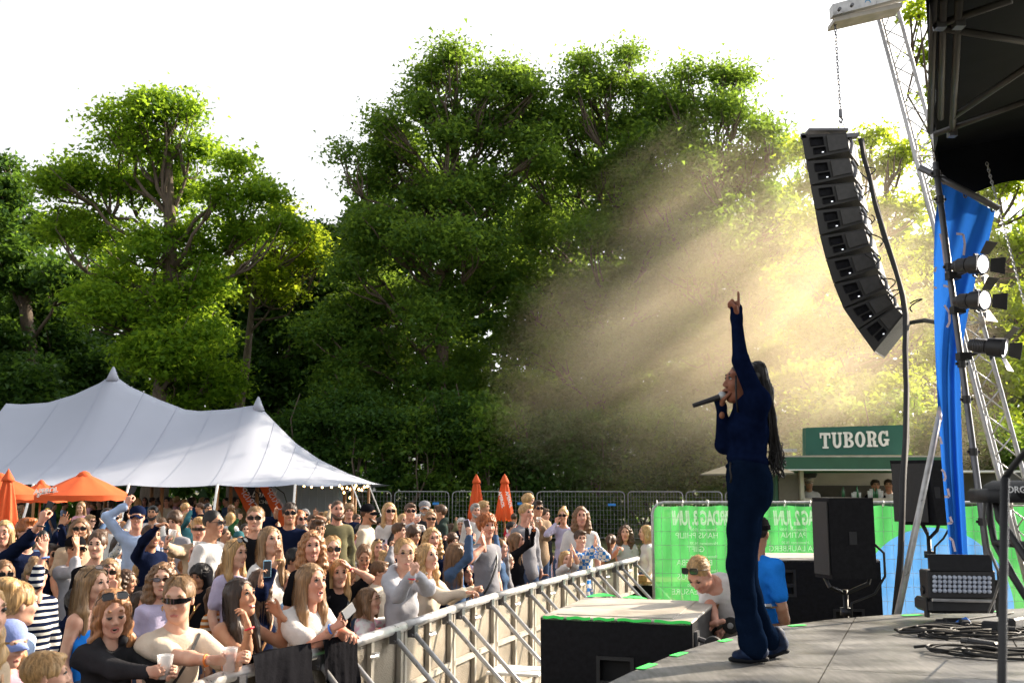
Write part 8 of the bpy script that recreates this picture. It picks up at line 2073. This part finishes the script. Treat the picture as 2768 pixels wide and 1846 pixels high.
pp(Z3, 1190, 560, 100, 160, 'bare-armed person leaning at the near end of the picnic table', sex='f', skin='tan', hair='ponytail', hc='brown', shirt='olive', sleeve='tank', d=16.8, H=1.55, group='people at the picnic table')

# ---- crew by the stage
i = pp(Z4, 222, 735, 175, -42, 'stooping blond man in a pale grey t-shirt with sunglasses on his forehead', sex='m', skin='rosy', hair='crop', hc='blonde', shirt='white', sleeve='short', glasses='square_up', pitch=-46, body_yaw=-50, lean=.35, stoop=1.3, d=7.7, H=1.80, lod=0, build=1.08, group='stage crew', roll=0,
       A=[('R', 330, 1060, -.2, 'fist', None, (-.3, -.3, -.8), (-.8, 0, -.2)), ('L', 400, 1090, .0, 'fist', None, (0, -.3, -.9), (-.8, 0, -.3))])
def vest(P, Hm, J, neck, sh, s):
    for dz in (-.36, -.50):
        q = MB(); c = neck + Vector((0, .03, dz)) * s
        q.tube([c + Vector((.186 * math.cos(t), .150 * math.sin(t), 0)) * s for t in [k * math.pi / 12 for k in range(24)]], .018, 4, closed=True); q.build('reflective_band', M['silver'], P)
pp(Z4, 598, 470, 90, 150, 'security man with a black cap and a bright blue vest seen from behind the singer', sex='m', skin='tan', hair='crop', hc='black', hat='beanie', hatc='black', shirt='brightblue', sleeve='short', d=8.1, H=1.85, lod=0, build=.95, group='stage crew', extra=vest, body_yaw=140)
def bar(x, y, hh, yaw, label, **k): return pp(Z4, x, y, hh * 2.6314 / 2.4287, yaw, label, d=22.6, lod=1, group='bartenders in the kiosk', **k)
bar(768, 172, 66, -50, 'bartender in a white shirt bending over the counter', sex='m', skin='tan', hair='curly', hc='brown', shirt='white', sleeve='short', pitch=-25, lean=.4, H=1.8)
bar(940, 138, 72, -10, 'smiling bartender in a cream cap and white t-shirt', sex='m', skin='tan', hair='crop', hc='brown', hat='cap', hatc='cream', shirt='white', sleeve='short', mouth='smile', H=1.8)
bar(1376, 150, 76, -5, 'bartender with short dark hair in a black polo shirt', sex='m', skin='tan', hair='short', hc='darkbrown', shirt='black', sleeve='short', H=1.82)
bar(1462, 148, 72, -20, 'bartender in white half hidden behind the higher speaker', sex='m', skin='tan', hair='back', hc='darkbrown', shirt='white', sleeve='short', H=1.8)
pp(Z4, 395, 240, 34, -20, 'person in a pale blue cap just visible above the green banner', sex='m', skin='tan', hair='crop', hc='brown', hat='cap', hatc='lightblue', shirt='navy', sleeve='short', H=1.7)

# ---- people under and around the tent: small, each its own copy of a few figures
rs = np.random.RandomState(21)
base = []
for k in range(9):
    c = ['white', 'black', 'blue', 'denim', 'olive', 'pink', 'charcoal', 'lightblue', 'cream'][k]
    base.append((c, person((0, 200 + k, 1.62), 1.74, 0, sex='fm'[k % 2], skin=['fair', 'tan', 'rosy'][k % 3], hair=['long', 'short', 'bob', 'crop', 'wavy', 'curly', 'ponytail', 'back', 'updo'][k], hc=['blonde', 'brown', 'darkbrown', 'black', 'lightbrown'][k % 5], shirt=c, sleeve='long' if k % 3 else 'short', lod=2, voxel=.034, label='x')['P']))
spots = [(1030, 215, 35, 'pale t-shirt beside the tall table under the tent'), (1095, 235, 35, ''), (1120, 250, 35, ''), (1185, 225, 33, ''), (1215, 215, 34, ''), (1245, 240, 35, ''), (1270, 250, 35, ''), (1360, 240, 36, ''), (1385, 235, 36, ''), (1350, 260, 34, ''), (1475, 210, 34, ''), (1600, 235, 34, ''), (1690, 225, 33, ''), (1760, 220, 33, ''),
         (985, 250, 32, ''), (620, 280, 34, ''), (655, 300, 34, ''), (700, 290, 34, ''), (780, 295, 32, ''), (860, 290, 34, ''), (30, 300, 33, ''), (130, 300, 32, ''), (165, 330, 30, ''), (1300, 290, 33, ''), (1430, 280, 35, ''), (1540, 300, 33, ''), (900, 300, 33, ''), (340, 300, 34, ''), (470, 300, 34, ''), (390, 310, 34, ''), (1140, 300, 32, ''),
         (1650, 330, 28, ''), (1640, 395, 22, ''), (1330, 330, 26, ''), (1410, 320, 27, '')]
where = ['near the tent pole', 'by the tall table', 'beside the white side pole', 'deep under the tent', 'next to the wooden centre pole', 'under the tent edge', 'in marquee shade', 'behind the waving hands', 'before the kitchen stall']
cnt = {}
for k, (x, y, Y, _) in enumerate(spots):
    c, b_ = base[(k * 5 + 2) % 9]
    px, py = Z1(x, y); p = at(px, py, Y)
    zt = p.z + .12; sc = max(.86, min(1.06, zt / 1.74))
    r_ = rs.uniform(0, 360)
    if k < 9 and False: pass
    o = copy_tree(b_, (p.x, Y, 0), math.radians(r_)); o.scale = (sc, sc, sc)
    yw = 'turned away' if 100 < r_ < 260 else ('facing the crowd' if r_ < 50 or r_ > 310 else 'in side view')
    key = (c, yw, where[k % 9])
    tag(o, 'guest in %s, %s, %s%s' % ({'white': 'a white top', 'black': 'black', 'blue': 'a blue top', 'denim': 'denim', 'olive': 'olive', 'pink': 'a pink blouse', 'charcoal': 'charcoal', 'lightblue': 'pale blue', 'cream': 'cream'}[c], yw, where[k % 9], ['', ' on the parasol side', ' on the banner side', ' among others'][min(3, cnt.get(key, 0))]), 'person', 'guests under the tent')
    cnt[key] = cnt.get(key, 0) + 1
for c, b_ in base:
    for ch in list(b_.children): bpy.data.objects.remove(ch)
    PEOPLE.remove(b_); bpy.data.objects.remove(b_)
# ---- more fans filling the depth of the crowd
fill = [(Z1, 60, 560, 110), (Z1, 300, 540, 120), (Z1, 420, 520, 105), (Z1, 640, 420, 95), (Z1, 900, 480, 110), (Z1, 1150, 450, 90), (Z1, 1330, 400, 85), (Z1, 1600, 520, 105), (Z1, 430, 760, 150), (Z1, 980, 640, 125), (Z1, 1110, 700, 130), (Z1, 1330, 760, 150), (Z1, 1560, 790, 165), (Z1, 1480, 640, 130), (Z1, 220, 900, 190), (Z1, 560, 1000, 200), (Z1, 1000, 1000, 190),
        (Z2, 380, 470, 110), (Z2, 560, 560, 115), (Z2, 700, 395, 75), (Z2, 745, 385, 75), (Z2, 960, 405, 75), (Z2, 990, 480, 95), (Z2, 1130, 430, 80), (Z2, 1200, 560, 110), (Z2, 1380, 430, 85), (Z2, 1560, 640, 120), (Z2, 1640, 560, 105), (Z2, 940, 620, 110), (Z2, 520, 700, 165), (Z2, 720, 740, 170), (Z2, 440, 860, 190), (Z2, 920, 850, 160), (Z2, 1130, 780, 165), (Z2, 1180, 700, 140),
        (Z3, 60, 560, 110), (Z3, 190, 640, 120), (Z3, 360, 560, 105), (Z3, 450, 600, 105), (Z3, 620, 520, 95), (Z3, 660, 620, 100), (Z3, 740, 500, 85), (Z3, 60, 470, 80), (Z3, 480, 460, 80), (Z3, 640, 720, 95), (Z3, 250, 700, 140), (Z3, 150, 790, 150)]
hcs = ['brown', 'darkblonde', 'blonde', 'darkbrown', 'lightbrown', 'black', 'strawberry']; hst = ['long', 'short', 'wavy', 'quiff', 'bob', 'curly', 'ponytail', 'back', 'bun', 'crop']
shc = ['black', 'navy', 'grey', 'black', 'olive', 'denim', 'beige', 'charcoal', 'pink', 'navy', 'teal', 'brown', 'steelblue', 'cream', 'rust']
desc = {'long': 'long hair', 'short': 'short hair', 'wavy': 'wavy hair', 'quiff': 'a quiff', 'bob': 'a chin-length bob', 'curly': 'short curls', 'ponytail': 'a ponytail', 'back': 'combed-back hair', 'bun': 'a top bun', 'crop': 'cropped hair'}
hcd = {'brown': 'brown', 'darkblonde': 'dark blonde', 'blonde': 'blonde', 'darkbrown': 'dark brown', 'lightbrown': 'light brown', 'black': 'black', 'strawberry': 'reddish'}
for k, (Zf, x, y, hh) in enumerate(fill):
    hs_, hc_, sc_ = hst[(k * 7) % 10], hcs[(k * 5) % 7], shc[(k * 4 + 1) % 15]
    fem = hs_ in ('long', 'wavy', 'bob', 'ponytail', 'bun')
    yw = int(rs.uniform(35, 85)); gl_ = ['square', None, None, 'brown', None, None][(k * 5) % 6]
    zone = {Z1: 'parasol side', Z2: 'middle of crowd', Z3: 'subwoofer side'}[Zf]
    A = []
    if k % 2 == 0 and hh < 150: A = [('R', x + 25, y - int(hh * (.7 + .3 * (k % 2))), -.05, ['open', 'peace', 'fist', 'point'][k % 4], (-.5, 0, -1), (.7, -.6, 0), (0, 0, 1))]
    pp(Zf, x, y, hh, yw, 'fan with %s in %s, %s, %s' % (desc[hs_].replace('hair', hcd[hc_] + ' hair') if 'hair' in desc[hs_] else desc[hs_] + ' of ' + hcd[hc_] + ' hair', sc_.replace('lightgrey', 'light grey').replace('steelblue', 'dark blue'), zone, 'arm up' if A else 'arms down') , sex='f' if fem else 'm', skin=['fair', 'rosy', 'tan', 'fair', 'olive'][k % 5], hair=hs_, hc=hc_, shirt=sc_, sleeve=['long', 'short', 'hoodie', 'jacket'][k % 4], glasses=gl_, mouth=['closed', 'smile', 'open'][k % 3], A=A, pitch=[0, 8, -6][k % 3])

# ---- jackets thrown over the barrier
def drape(pts, w, drop, label, seed):
    r_ = np.random.RandomState(seed); q = MB(); n = len(pts)
    def fn(u, v):
        t = u * (n - 1); i = min(int(t), n - 2); p = Vector(pts[i]).lerp(Vector(pts[i + 1]), t - i)
        d_ = drop * (1 + .22 * math.sin(u * 7 + seed) + .08 * math.sin(u * 19)); s_ = v * 2 - 1
        off = Vector((.62, -.4, 0)).normalized()
        if s_ < 0: return p + Vector((0, 0, .055)) - off * (.07 - .05 * s_) + Vector((0, 0, d_ * .6 * s_))
        return p + Vector((0, 0, .055 * (1 - s_))) + off * (.075 + .10 * s_ + .022 * math.sin(u * 9 + 3 * s_ + seed) * s_ + .010 * math.sin(u * 23 + s_ * 5) * s_ + .006 * math.sin(u * 50 + s_ * 17)) - Vector((0, 0, d_ * s_))
    q.grid(fn, 60, 18); o = q.build('jacket', cloth('black'), smooth=True); tag(o, label, 'jacket', 'black jackets over the barrier')
def bzx(px):
    for k in range(400):
        p = bpt(k * .04)
        if p.x / p.y * F + CX > px: break
    return Vector((p.x, p.y, BH))
drape([bzx(680), bzx(750), bzx(830)], .5, .40, 'black jacket thrown over the barrier behind the orange drink', 1)
drape([bzx(860), bzx(905), bzx(950)], .4, .52, 'longer black jacket hanging beside the first one on the barrier', 2)
for k, (x, y, pose) in enumerate([]): pass
# ---------------------------------------------------------------- the singer
SY = 5.75
def sp(zx, zy, dy=0.0):
    """close-up picture coordinates -> world at the singer's distance"""
    return at(1750 + zx / 1.4707, 780 + zy / 1.4707, SY + dy)
M['knit'] = mat('navy knit', (0.004, 0.008, 0.028), .85, 0, .2, 30, bump=.3, bscale=200)
M['navy_trs'] = mat('navy trouser cloth', (0.0038, 0.0085, 0.022), .8, 0, .2, 12, bump=.25, bscale=90)
base = gz(2050, 1772, ZS); base.y = SY
SG = thing('person', 'singer in dark navy with long braids pointing up and holding a microphone to her mouth', 'person', (base.x, SY, ZS))
inv = ROOTM[SG.name].inverted()
def L(p): return inv @ p
f = Field(); N3 = (0, 1, 0)
# torso and arms (skin body, under the clothes)
neckp, chest, waist, hip = sp(392, 455), sp(405, 530), sp(392, 655), sp(400, 770)
shN, shF = sp(438, 445, -.16), sp(385, 470, .16)      # near and far shoulder
elbN, wrN = sp(372, 285, -.17), sp(352, 118, -.12)
elbF, wrF = sp(305, 622, .10), sp(294, 470, .02)
def body_fields(g, o):
    g.cap(L(sp(385, 440)), L(sp(402, 478)), .047 + o * .3, .06 + o * .5, k=.03)
    g.cap(L(shN), L(shF), .052 + o, .048 + o, k=.05)
    g.cap(L(sp(405, 490)), L(sp(408, 570)), .082 + o, .088 + o, k=.05, n=(0, 1, 0), sc=.82)
    g.ell(L(sp(362, 560, -.05)), (.044 + o, .055 + o, .050 + o), .05); g.ell(L(sp(362, 560, .06)), (.044 + o, .055 + o, .050 + o), .05)
    g.cap(L(sp(408, 570)), L(sp(394, 680)), .088 + o, .078 + o, k=.05, n=(0, 1, 0), sc=.80)
    g.cap(L(sp(394, 680)), L(sp(400, 760)), .092 + o, .110 + o, k=.05, n=(0, 1, 0), sc=.75)
    g.ell(L(sp(430, 800, 0)), (.085 + o, .13 + o, .105 + o), .05)
body_fields(f, 0)
f.cap(L(shN), L(elbN), .046, .036, k=.03); f.cap(L(elbN), L(wrN), .036, .023, k=.02)
f.cap(L(shF), L(elbF), .042, .036, k=.03); f.cap(L(elbF), L(wrF), .036, .024, k=.02)
kN, aN = sp(372, 1110, -.07), sp(412, 1415, -.06); kF, aF = sp(390, 1110, .05), sp(476, 1392, .10)
f.cap(L(sp(400, 810, -.07)), L(kN), .080, .050, k=.03); f.cap(L(kN), L(aN), .052, .036); f.cap(L(sp(402, 810, .05)), L(kF), .080, .050, k=.03); f.cap(L(kF), L(aF), .046, .030)
V, Q = f.mesh(.011); parts = [(V, Q, 0)]
# head in profile, looking to image left
hd = L(sp(376, 374)); Hm = Matrix.Translation(hd) @ Matrix.Rotation(math.radians(-84), 4, 'Z') @ Matrix.Rotation(math.radians(-5), 4, 'X') @ Matrix.Diagonal((1.0, 1.0, 1.0, 1))
hv, hq, hm = head_mesh(True, 'open', .0036); parts.append((xf(hv, Hm), hq, hm))
def place_hand(pose, w, fd, pd, thumb):
    hv, hq = hand_mesh(pose, .0036); Rm = RotM(fd, pd); x = Rm @ Vector((1, 0, 0)); mir = 1 if x.dot(Vector(thumb)) > 0 else -1
    Mh = Matrix.Translation(w) @ Rm.to_4x4() @ Matrix.Diagonal((mir * .93, .93, .93, 1)); parts.append((xf(hv, Mh), hq if mir > 0 else hq[:, ::-1], 0)); return Mh
Mn = place_hand('point', L(sp(350, 112, -.12)), (.10, 0, 1), (-1, -.25, 0), (-.6, -.8, 0))
Mf = place_hand('hold', L(sp(296, 472, .02)), (.0, -.02, 1), (.85, -.35, 0), (-.5, -1, 0))
V, Q, mi = join(parts)
SK['brown'] = skinmat('warm brown skin', (.25, .105, .062))
link_obj('body', np_mesh('body', V, Q, [SK['brown'], M['eyewhite'], M['iris'], HM['black'], mat('dark rose lip', (.24, .06, .06), .4), M['teeth']], mi, True), SG)
# top with long tight sleeves over the hands
g = Field(); body_fields(g, .010)
g.cap(L(shN), L(elbN), .060, .045, k=.04); g.cap(L(elbN), L(sp(352, 118, -.12)), .046, .029, k=.02); g.cap(L(sp(352, 118, -.12)), L(sp(352, 80, -.12)), .030, .037, k=.03, n=(0, 1, 0), sc=1.1)
g.cap(L(shN), L(sp(440, 520, -.12)), .052, .046, k=.05)
g.cap(L(shF), L(elbF), .054, .046, k=.03); g.cap(L(elbF), L(wrF), .048, .033, k=.03); g.cap(L(wrF), L(sp(285, 445, .02)), .032, .033, k=.02)
g.cut(L(sp(372, 432)), (.045, .06, .045), .012)
w1 = wav(77, .0030, 30, 30, 26)
def sw(X, Y, Z): 
    zl = Z - (L(sp(390, 690)).z)
    return w1(X, Y, Z) + .006 * np.sin(Z * 95 + X * 12) * np.exp(-(zl / .055) ** 2)
g2 = [q_ for q_ in g.p]
V, Q = g.mesh(.0085, sw, zmin=L(sp(390, 716)).z)
link_obj('knit_top', np_mesh('knit_top', V, Q, [M['knit']], None, True), SG)
# wide trousers traced in side view
t = Field()
t.cap(L(sp(394, 690)), L(sp(401, 745)), .098, .112, k=.03, n=(0, 1, 0), sc=.78)
t.cap(L(sp(398, 745)), L(sp(402, 830)), .118, .122, k=.05, n=(0, 1, 0), sc=.78)
t.ell(L(sp(432, 800, 0)), (.086, .145, .115), .06)
def leg(pts):
    for (a, b) in zip(pts[:-1], pts[1:]): t.cap(L(sp(a[0], a[1], a[2])), L(sp(b[0], b[1], b[2])), a[3], b[3], k=.03)
leg([(392, 820, -.07, .102), (376, 960, -.07, .084), (368, 1100, -.07, .074), (386, 1240, -.06, .066), (404, 1330, -.06, .064), (420, 1405, -.06, .072), (424, 1428, -.06, .070)])
leg([(404, 820, .05, .100), (392, 960, .05, .082), (384, 1100, .05, .074), (406, 1220, .06, .068), (436, 1330, .08, .066), (474, 1385, .10, .058), (492, 1402, .11, .050)])
w2 = wav(78, .0045, 26, 26, 9); w3 = wav(79, .0022, 60, 60, 24)
V, Q = t.mesh(.009, lambda X, Y, Z: w2(X, Y, Z) + w3(X, Y, Z) * (Z < .35) * 1.6)
link_obj('wide_trousers', np_mesh('wide_trousers', V, Q, [M['navy_trs']], None, True), SG)
q = MB(); c = L(sp(394, 702)); q.tube([c + Vector((.108 * math.cos(a), .135 * math.sin(a), .012 * math.sin(a * 2))) for a in [k * math.pi / 14 for k in range(28)]], .011, 6, closed=True); q.build('waistband', M['navy_trs'], SG, smooth=True)
# shoes
M['shoe'] = mat('dark blue trainer', (.006, .009, .030), .6, 0, .5, 22, col2=(.014, .035, .09), spec=.15); M['sole'] = mat('dark rubber sole', (.010, .011, .014), .7, spec=.1)
for lab, a, b, up, dy in (('near', (448, 1456), (350, 1462), 0, -.06), ('far', (530, 1424), (452, 1452), 1, .11)):
    s_ = Field(); A_, B_ = L(sp(*a, dy)), L(sp(*b, dy)); m_ = A_.lerp(B_, .5)
    s_.cap(A_ + Vector((0, 0, .018)), m_ + Vector((0, 0, .012)), .045, .040, k=.03); s_.cap(m_ + Vector((0, 0, .010)), B_ + Vector((.01, 0, .006)), .037, .030, k=.02); s_.cap(A_ + Vector((-.01, 0, .03)), A_ + Vector((-.02, 0, .075)), .036, .042, k=.03)
    v_, q_ = s_.mesh(.007, wav(5, .0015, 160)); sh_ = link_obj('trainer', np_mesh('trainer', v_, q_, [M['shoe']], None, True), SG)
    s_ = Field(); s_.cap(A_ + Vector((.018, 0, -.020)), m_ + Vector((0, 0, -.024)), .026, .024, k=.02, n=(0, 0, 1), sc=1.7); s_.cap(m_ + Vector((0, 0, -.024)), B_ + Vector((-.012, 0, -.014)), .030, .024, k=.02, n=(0, 0, 1), sc=1.7); s_.cap(A_ + Vector((.018, 0, -.020)), B_ + Vector((-.01, 0, -.014)), .028, .026, k=.02, n=(0, 0, 1), sc=2)
    v_, q_ = s_.mesh(.007); link_obj('sole', np_mesh('sole', v_, q_, [M['sole']], None, True), sh_)
# hair: tied-back crown plus many braids down the back
M['braid'] = hairmat('black braided hair', (.008, .006, .006))
h = Field(); h.ell((0, .022, .036), (.080, .100, .088)); h.ell((0, .105, .070), (.045, .045, .045), .03); h.cut((0, -.132, -.030), (.085, .094, .118), .012); h.cut((0, -.04, -.15), (.2, .13, .13), .012)
V, Q = h.mesh(.006, lambda X, Y, Z: .0022 * np.sin(np.arctan2(X, Z) * 34)); V = xf(V, Hm)
hair = link_obj('hair', np_mesh('hair', V, Q, [M['braid']], None, True), SG)
rb = np.random.RandomState(33)
hb = Field(); hb.cap(L(sp(440, 320, .0)), L(sp(470, 410, -.02)), .048, .04, k=.03); hb.cap(L(sp(470, 410, -.02)), L(sp(488, 520, -.0)), .04, .028, k=.03); hb.cap(L(sp(488, 520, .0)), L(sp(500, 620, .0)), .035, .026, k=.03)
v_, q_ = hb.mesh(.007, lambda X, Y, Z: .004 * np.sin(X * 260 + Y * 190 + 8 * Z)); link_obj('hair_mass', np_mesh('hair_mass', v_, q_, [M['braid']], None, True), hair)
start = sp(432, 325, .02)
for k in range(64):
    u = rb.uniform(-1, 1); e = rb.uniform(0, 1)
    off = u * 16
    P_ = [(408 + rb.uniform(-6, 8), 300 + rb.uniform(-6, 10), .0), (446 + off * .3, 322, -.02), (474 + off * .6, 400 + off * .5, -.04), (492 + off * .8, 480, -.03), (500 + off, 560, -.02), (506 + off * 1.3, 620 + 12 * e, .0)]
    endx = 474 + 66 * (u + 1) / 2 + rb.uniform(-12, 12); endy = (650 + 115 * e) if k % 4 else (610 + 60 * e)
    P_ += [((506 + off * 1.3 + endx) / 2 + 12 * math.sin(k * 2.2), (632 + endy) / 2 + 20, .0), (endx + 8 * math.sin(k), endy, .0)]
    pts = [L(sp(x, y, dy + .03 * math.sin(k * 1.7) * (i > 1))) for i, (x, y, dy) in enumerate(P_)]
    # smooth resample with a waving end
    n = 40; out_ = []
    for i in range(n):
        t_ = i / (n - 1) * (len(pts) - 1); j = min(int(t_), len(pts) - 2); fr = t_ - j
        p0, p1, p2, p3 = pts[max(j - 1, 0)], pts[j], pts[j + 1], pts[min(j + 2, len(pts) - 1)]
        c_ = .5 * ((2 * p1) + (p2 - p0) * fr + (2 * p0 - 5 * p1 + 4 * p2 - p3) * fr ** 2 + (3 * p1 - p0 - 3 * p2 + p3) * fr ** 3)
        wv_ = max(0, i / n - .6) * .035
        out_.append(c_ + Vector((wv_ * math.sin(i * .9 + k), wv_ * math.cos(i * .8 + k * 2), 0)))
    q = MB(); q.tube(out_, [.0065 * (1 - .55 * (i / n) ** 2) * (1 + .22 * math.sin(i * 2.6)) for i in range(n)], 5); q.build('braid', M['braid'], hair, smooth=True)
for k, (P_) in enumerate([[(352, 345), (352, 400), (354, 445), (360, 492)], [(330, 690), (328, 720), (334, 750), (330, 772)]]):
    q = MB(); q.tube([L(sp(x, y, -.10 if k == 0 else -.15)) for x, y in P_], .006, 5); q.build('braid', M['braid'], hair, smooth=True)
for dz, r_ in ((-.040, .014), (-.052, .010)):
    q = MB(); q.tube([Hm @ Vector((-.084 - .004, .006 + r_ * math.sin(a), dz + r_ * math.cos(a))) for a in [k * math.pi / 6 for k in range(12)]], .003, 5, closed=True); q.build('earring', M['silver'], SG, smooth=True)
for zx, zy in ((464, 498), (426, 631)):
    q = MB(); p = L(sp(zx, zy, -.155 if zy < 600 else -.125)); q.lathe([(0, -.004), (.006, -.002), (.006, .002), (0, .004)], p, 10, Matrix.Rotation(math.pi / 2, 3, 'X')); q.build('rhinestone', mat('rhinestone', (.9, .9, 1), .05, .3, 0, emit=None), SG)
q = MB(); p = Mn @ Vector((.010, 0, .105)); q.tube([Mn @ Vector((.0285 + .0105 * math.cos(a), .0105 * math.sin(a), .105)) for a in [k * math.pi / 5 for k in range(10)]], .002, 4, closed=True); q.build('finger_ring', M['silver'], SG)
# microphone
a, b = sp(180, 466, -.01), sp(306, 424, -.01); d_ = (b - a).normalized()
MC = thing('microphone', 'black handheld microphone with a grey mesh head at the singer mouth', 'microphone', tuple(a.lerp(b, .6)))
Rm = RotM(d_, (0, -1, 0)); Ln = (b - a).length
q = MB(); q.lathe([(0, 0), (.0125, .002), (.0135, .02), (.0145, Ln * .45), (.0175, Ln * .80), (.0190, Ln * .84)], (0, 0, 0), 16); q.v = [tuple(a + Rm @ Vector(v)) for v in q.v]; q.build('handle', M['black'], MC, world=True, auto=40)
q = MB(); q.lathe([(.019, Ln * .84), (.0250, Ln * .87), (.0265, Ln * .93), (.0250, Ln * 1.0), (.018, Ln * 1.045), (0, Ln * 1.06)], (0, 0, 0), 18); q.v = [tuple(a + Rm @ Vector(v)) for v in q.v]; q.build('grille_head', M['galv'], MC, world=True, smooth=True)
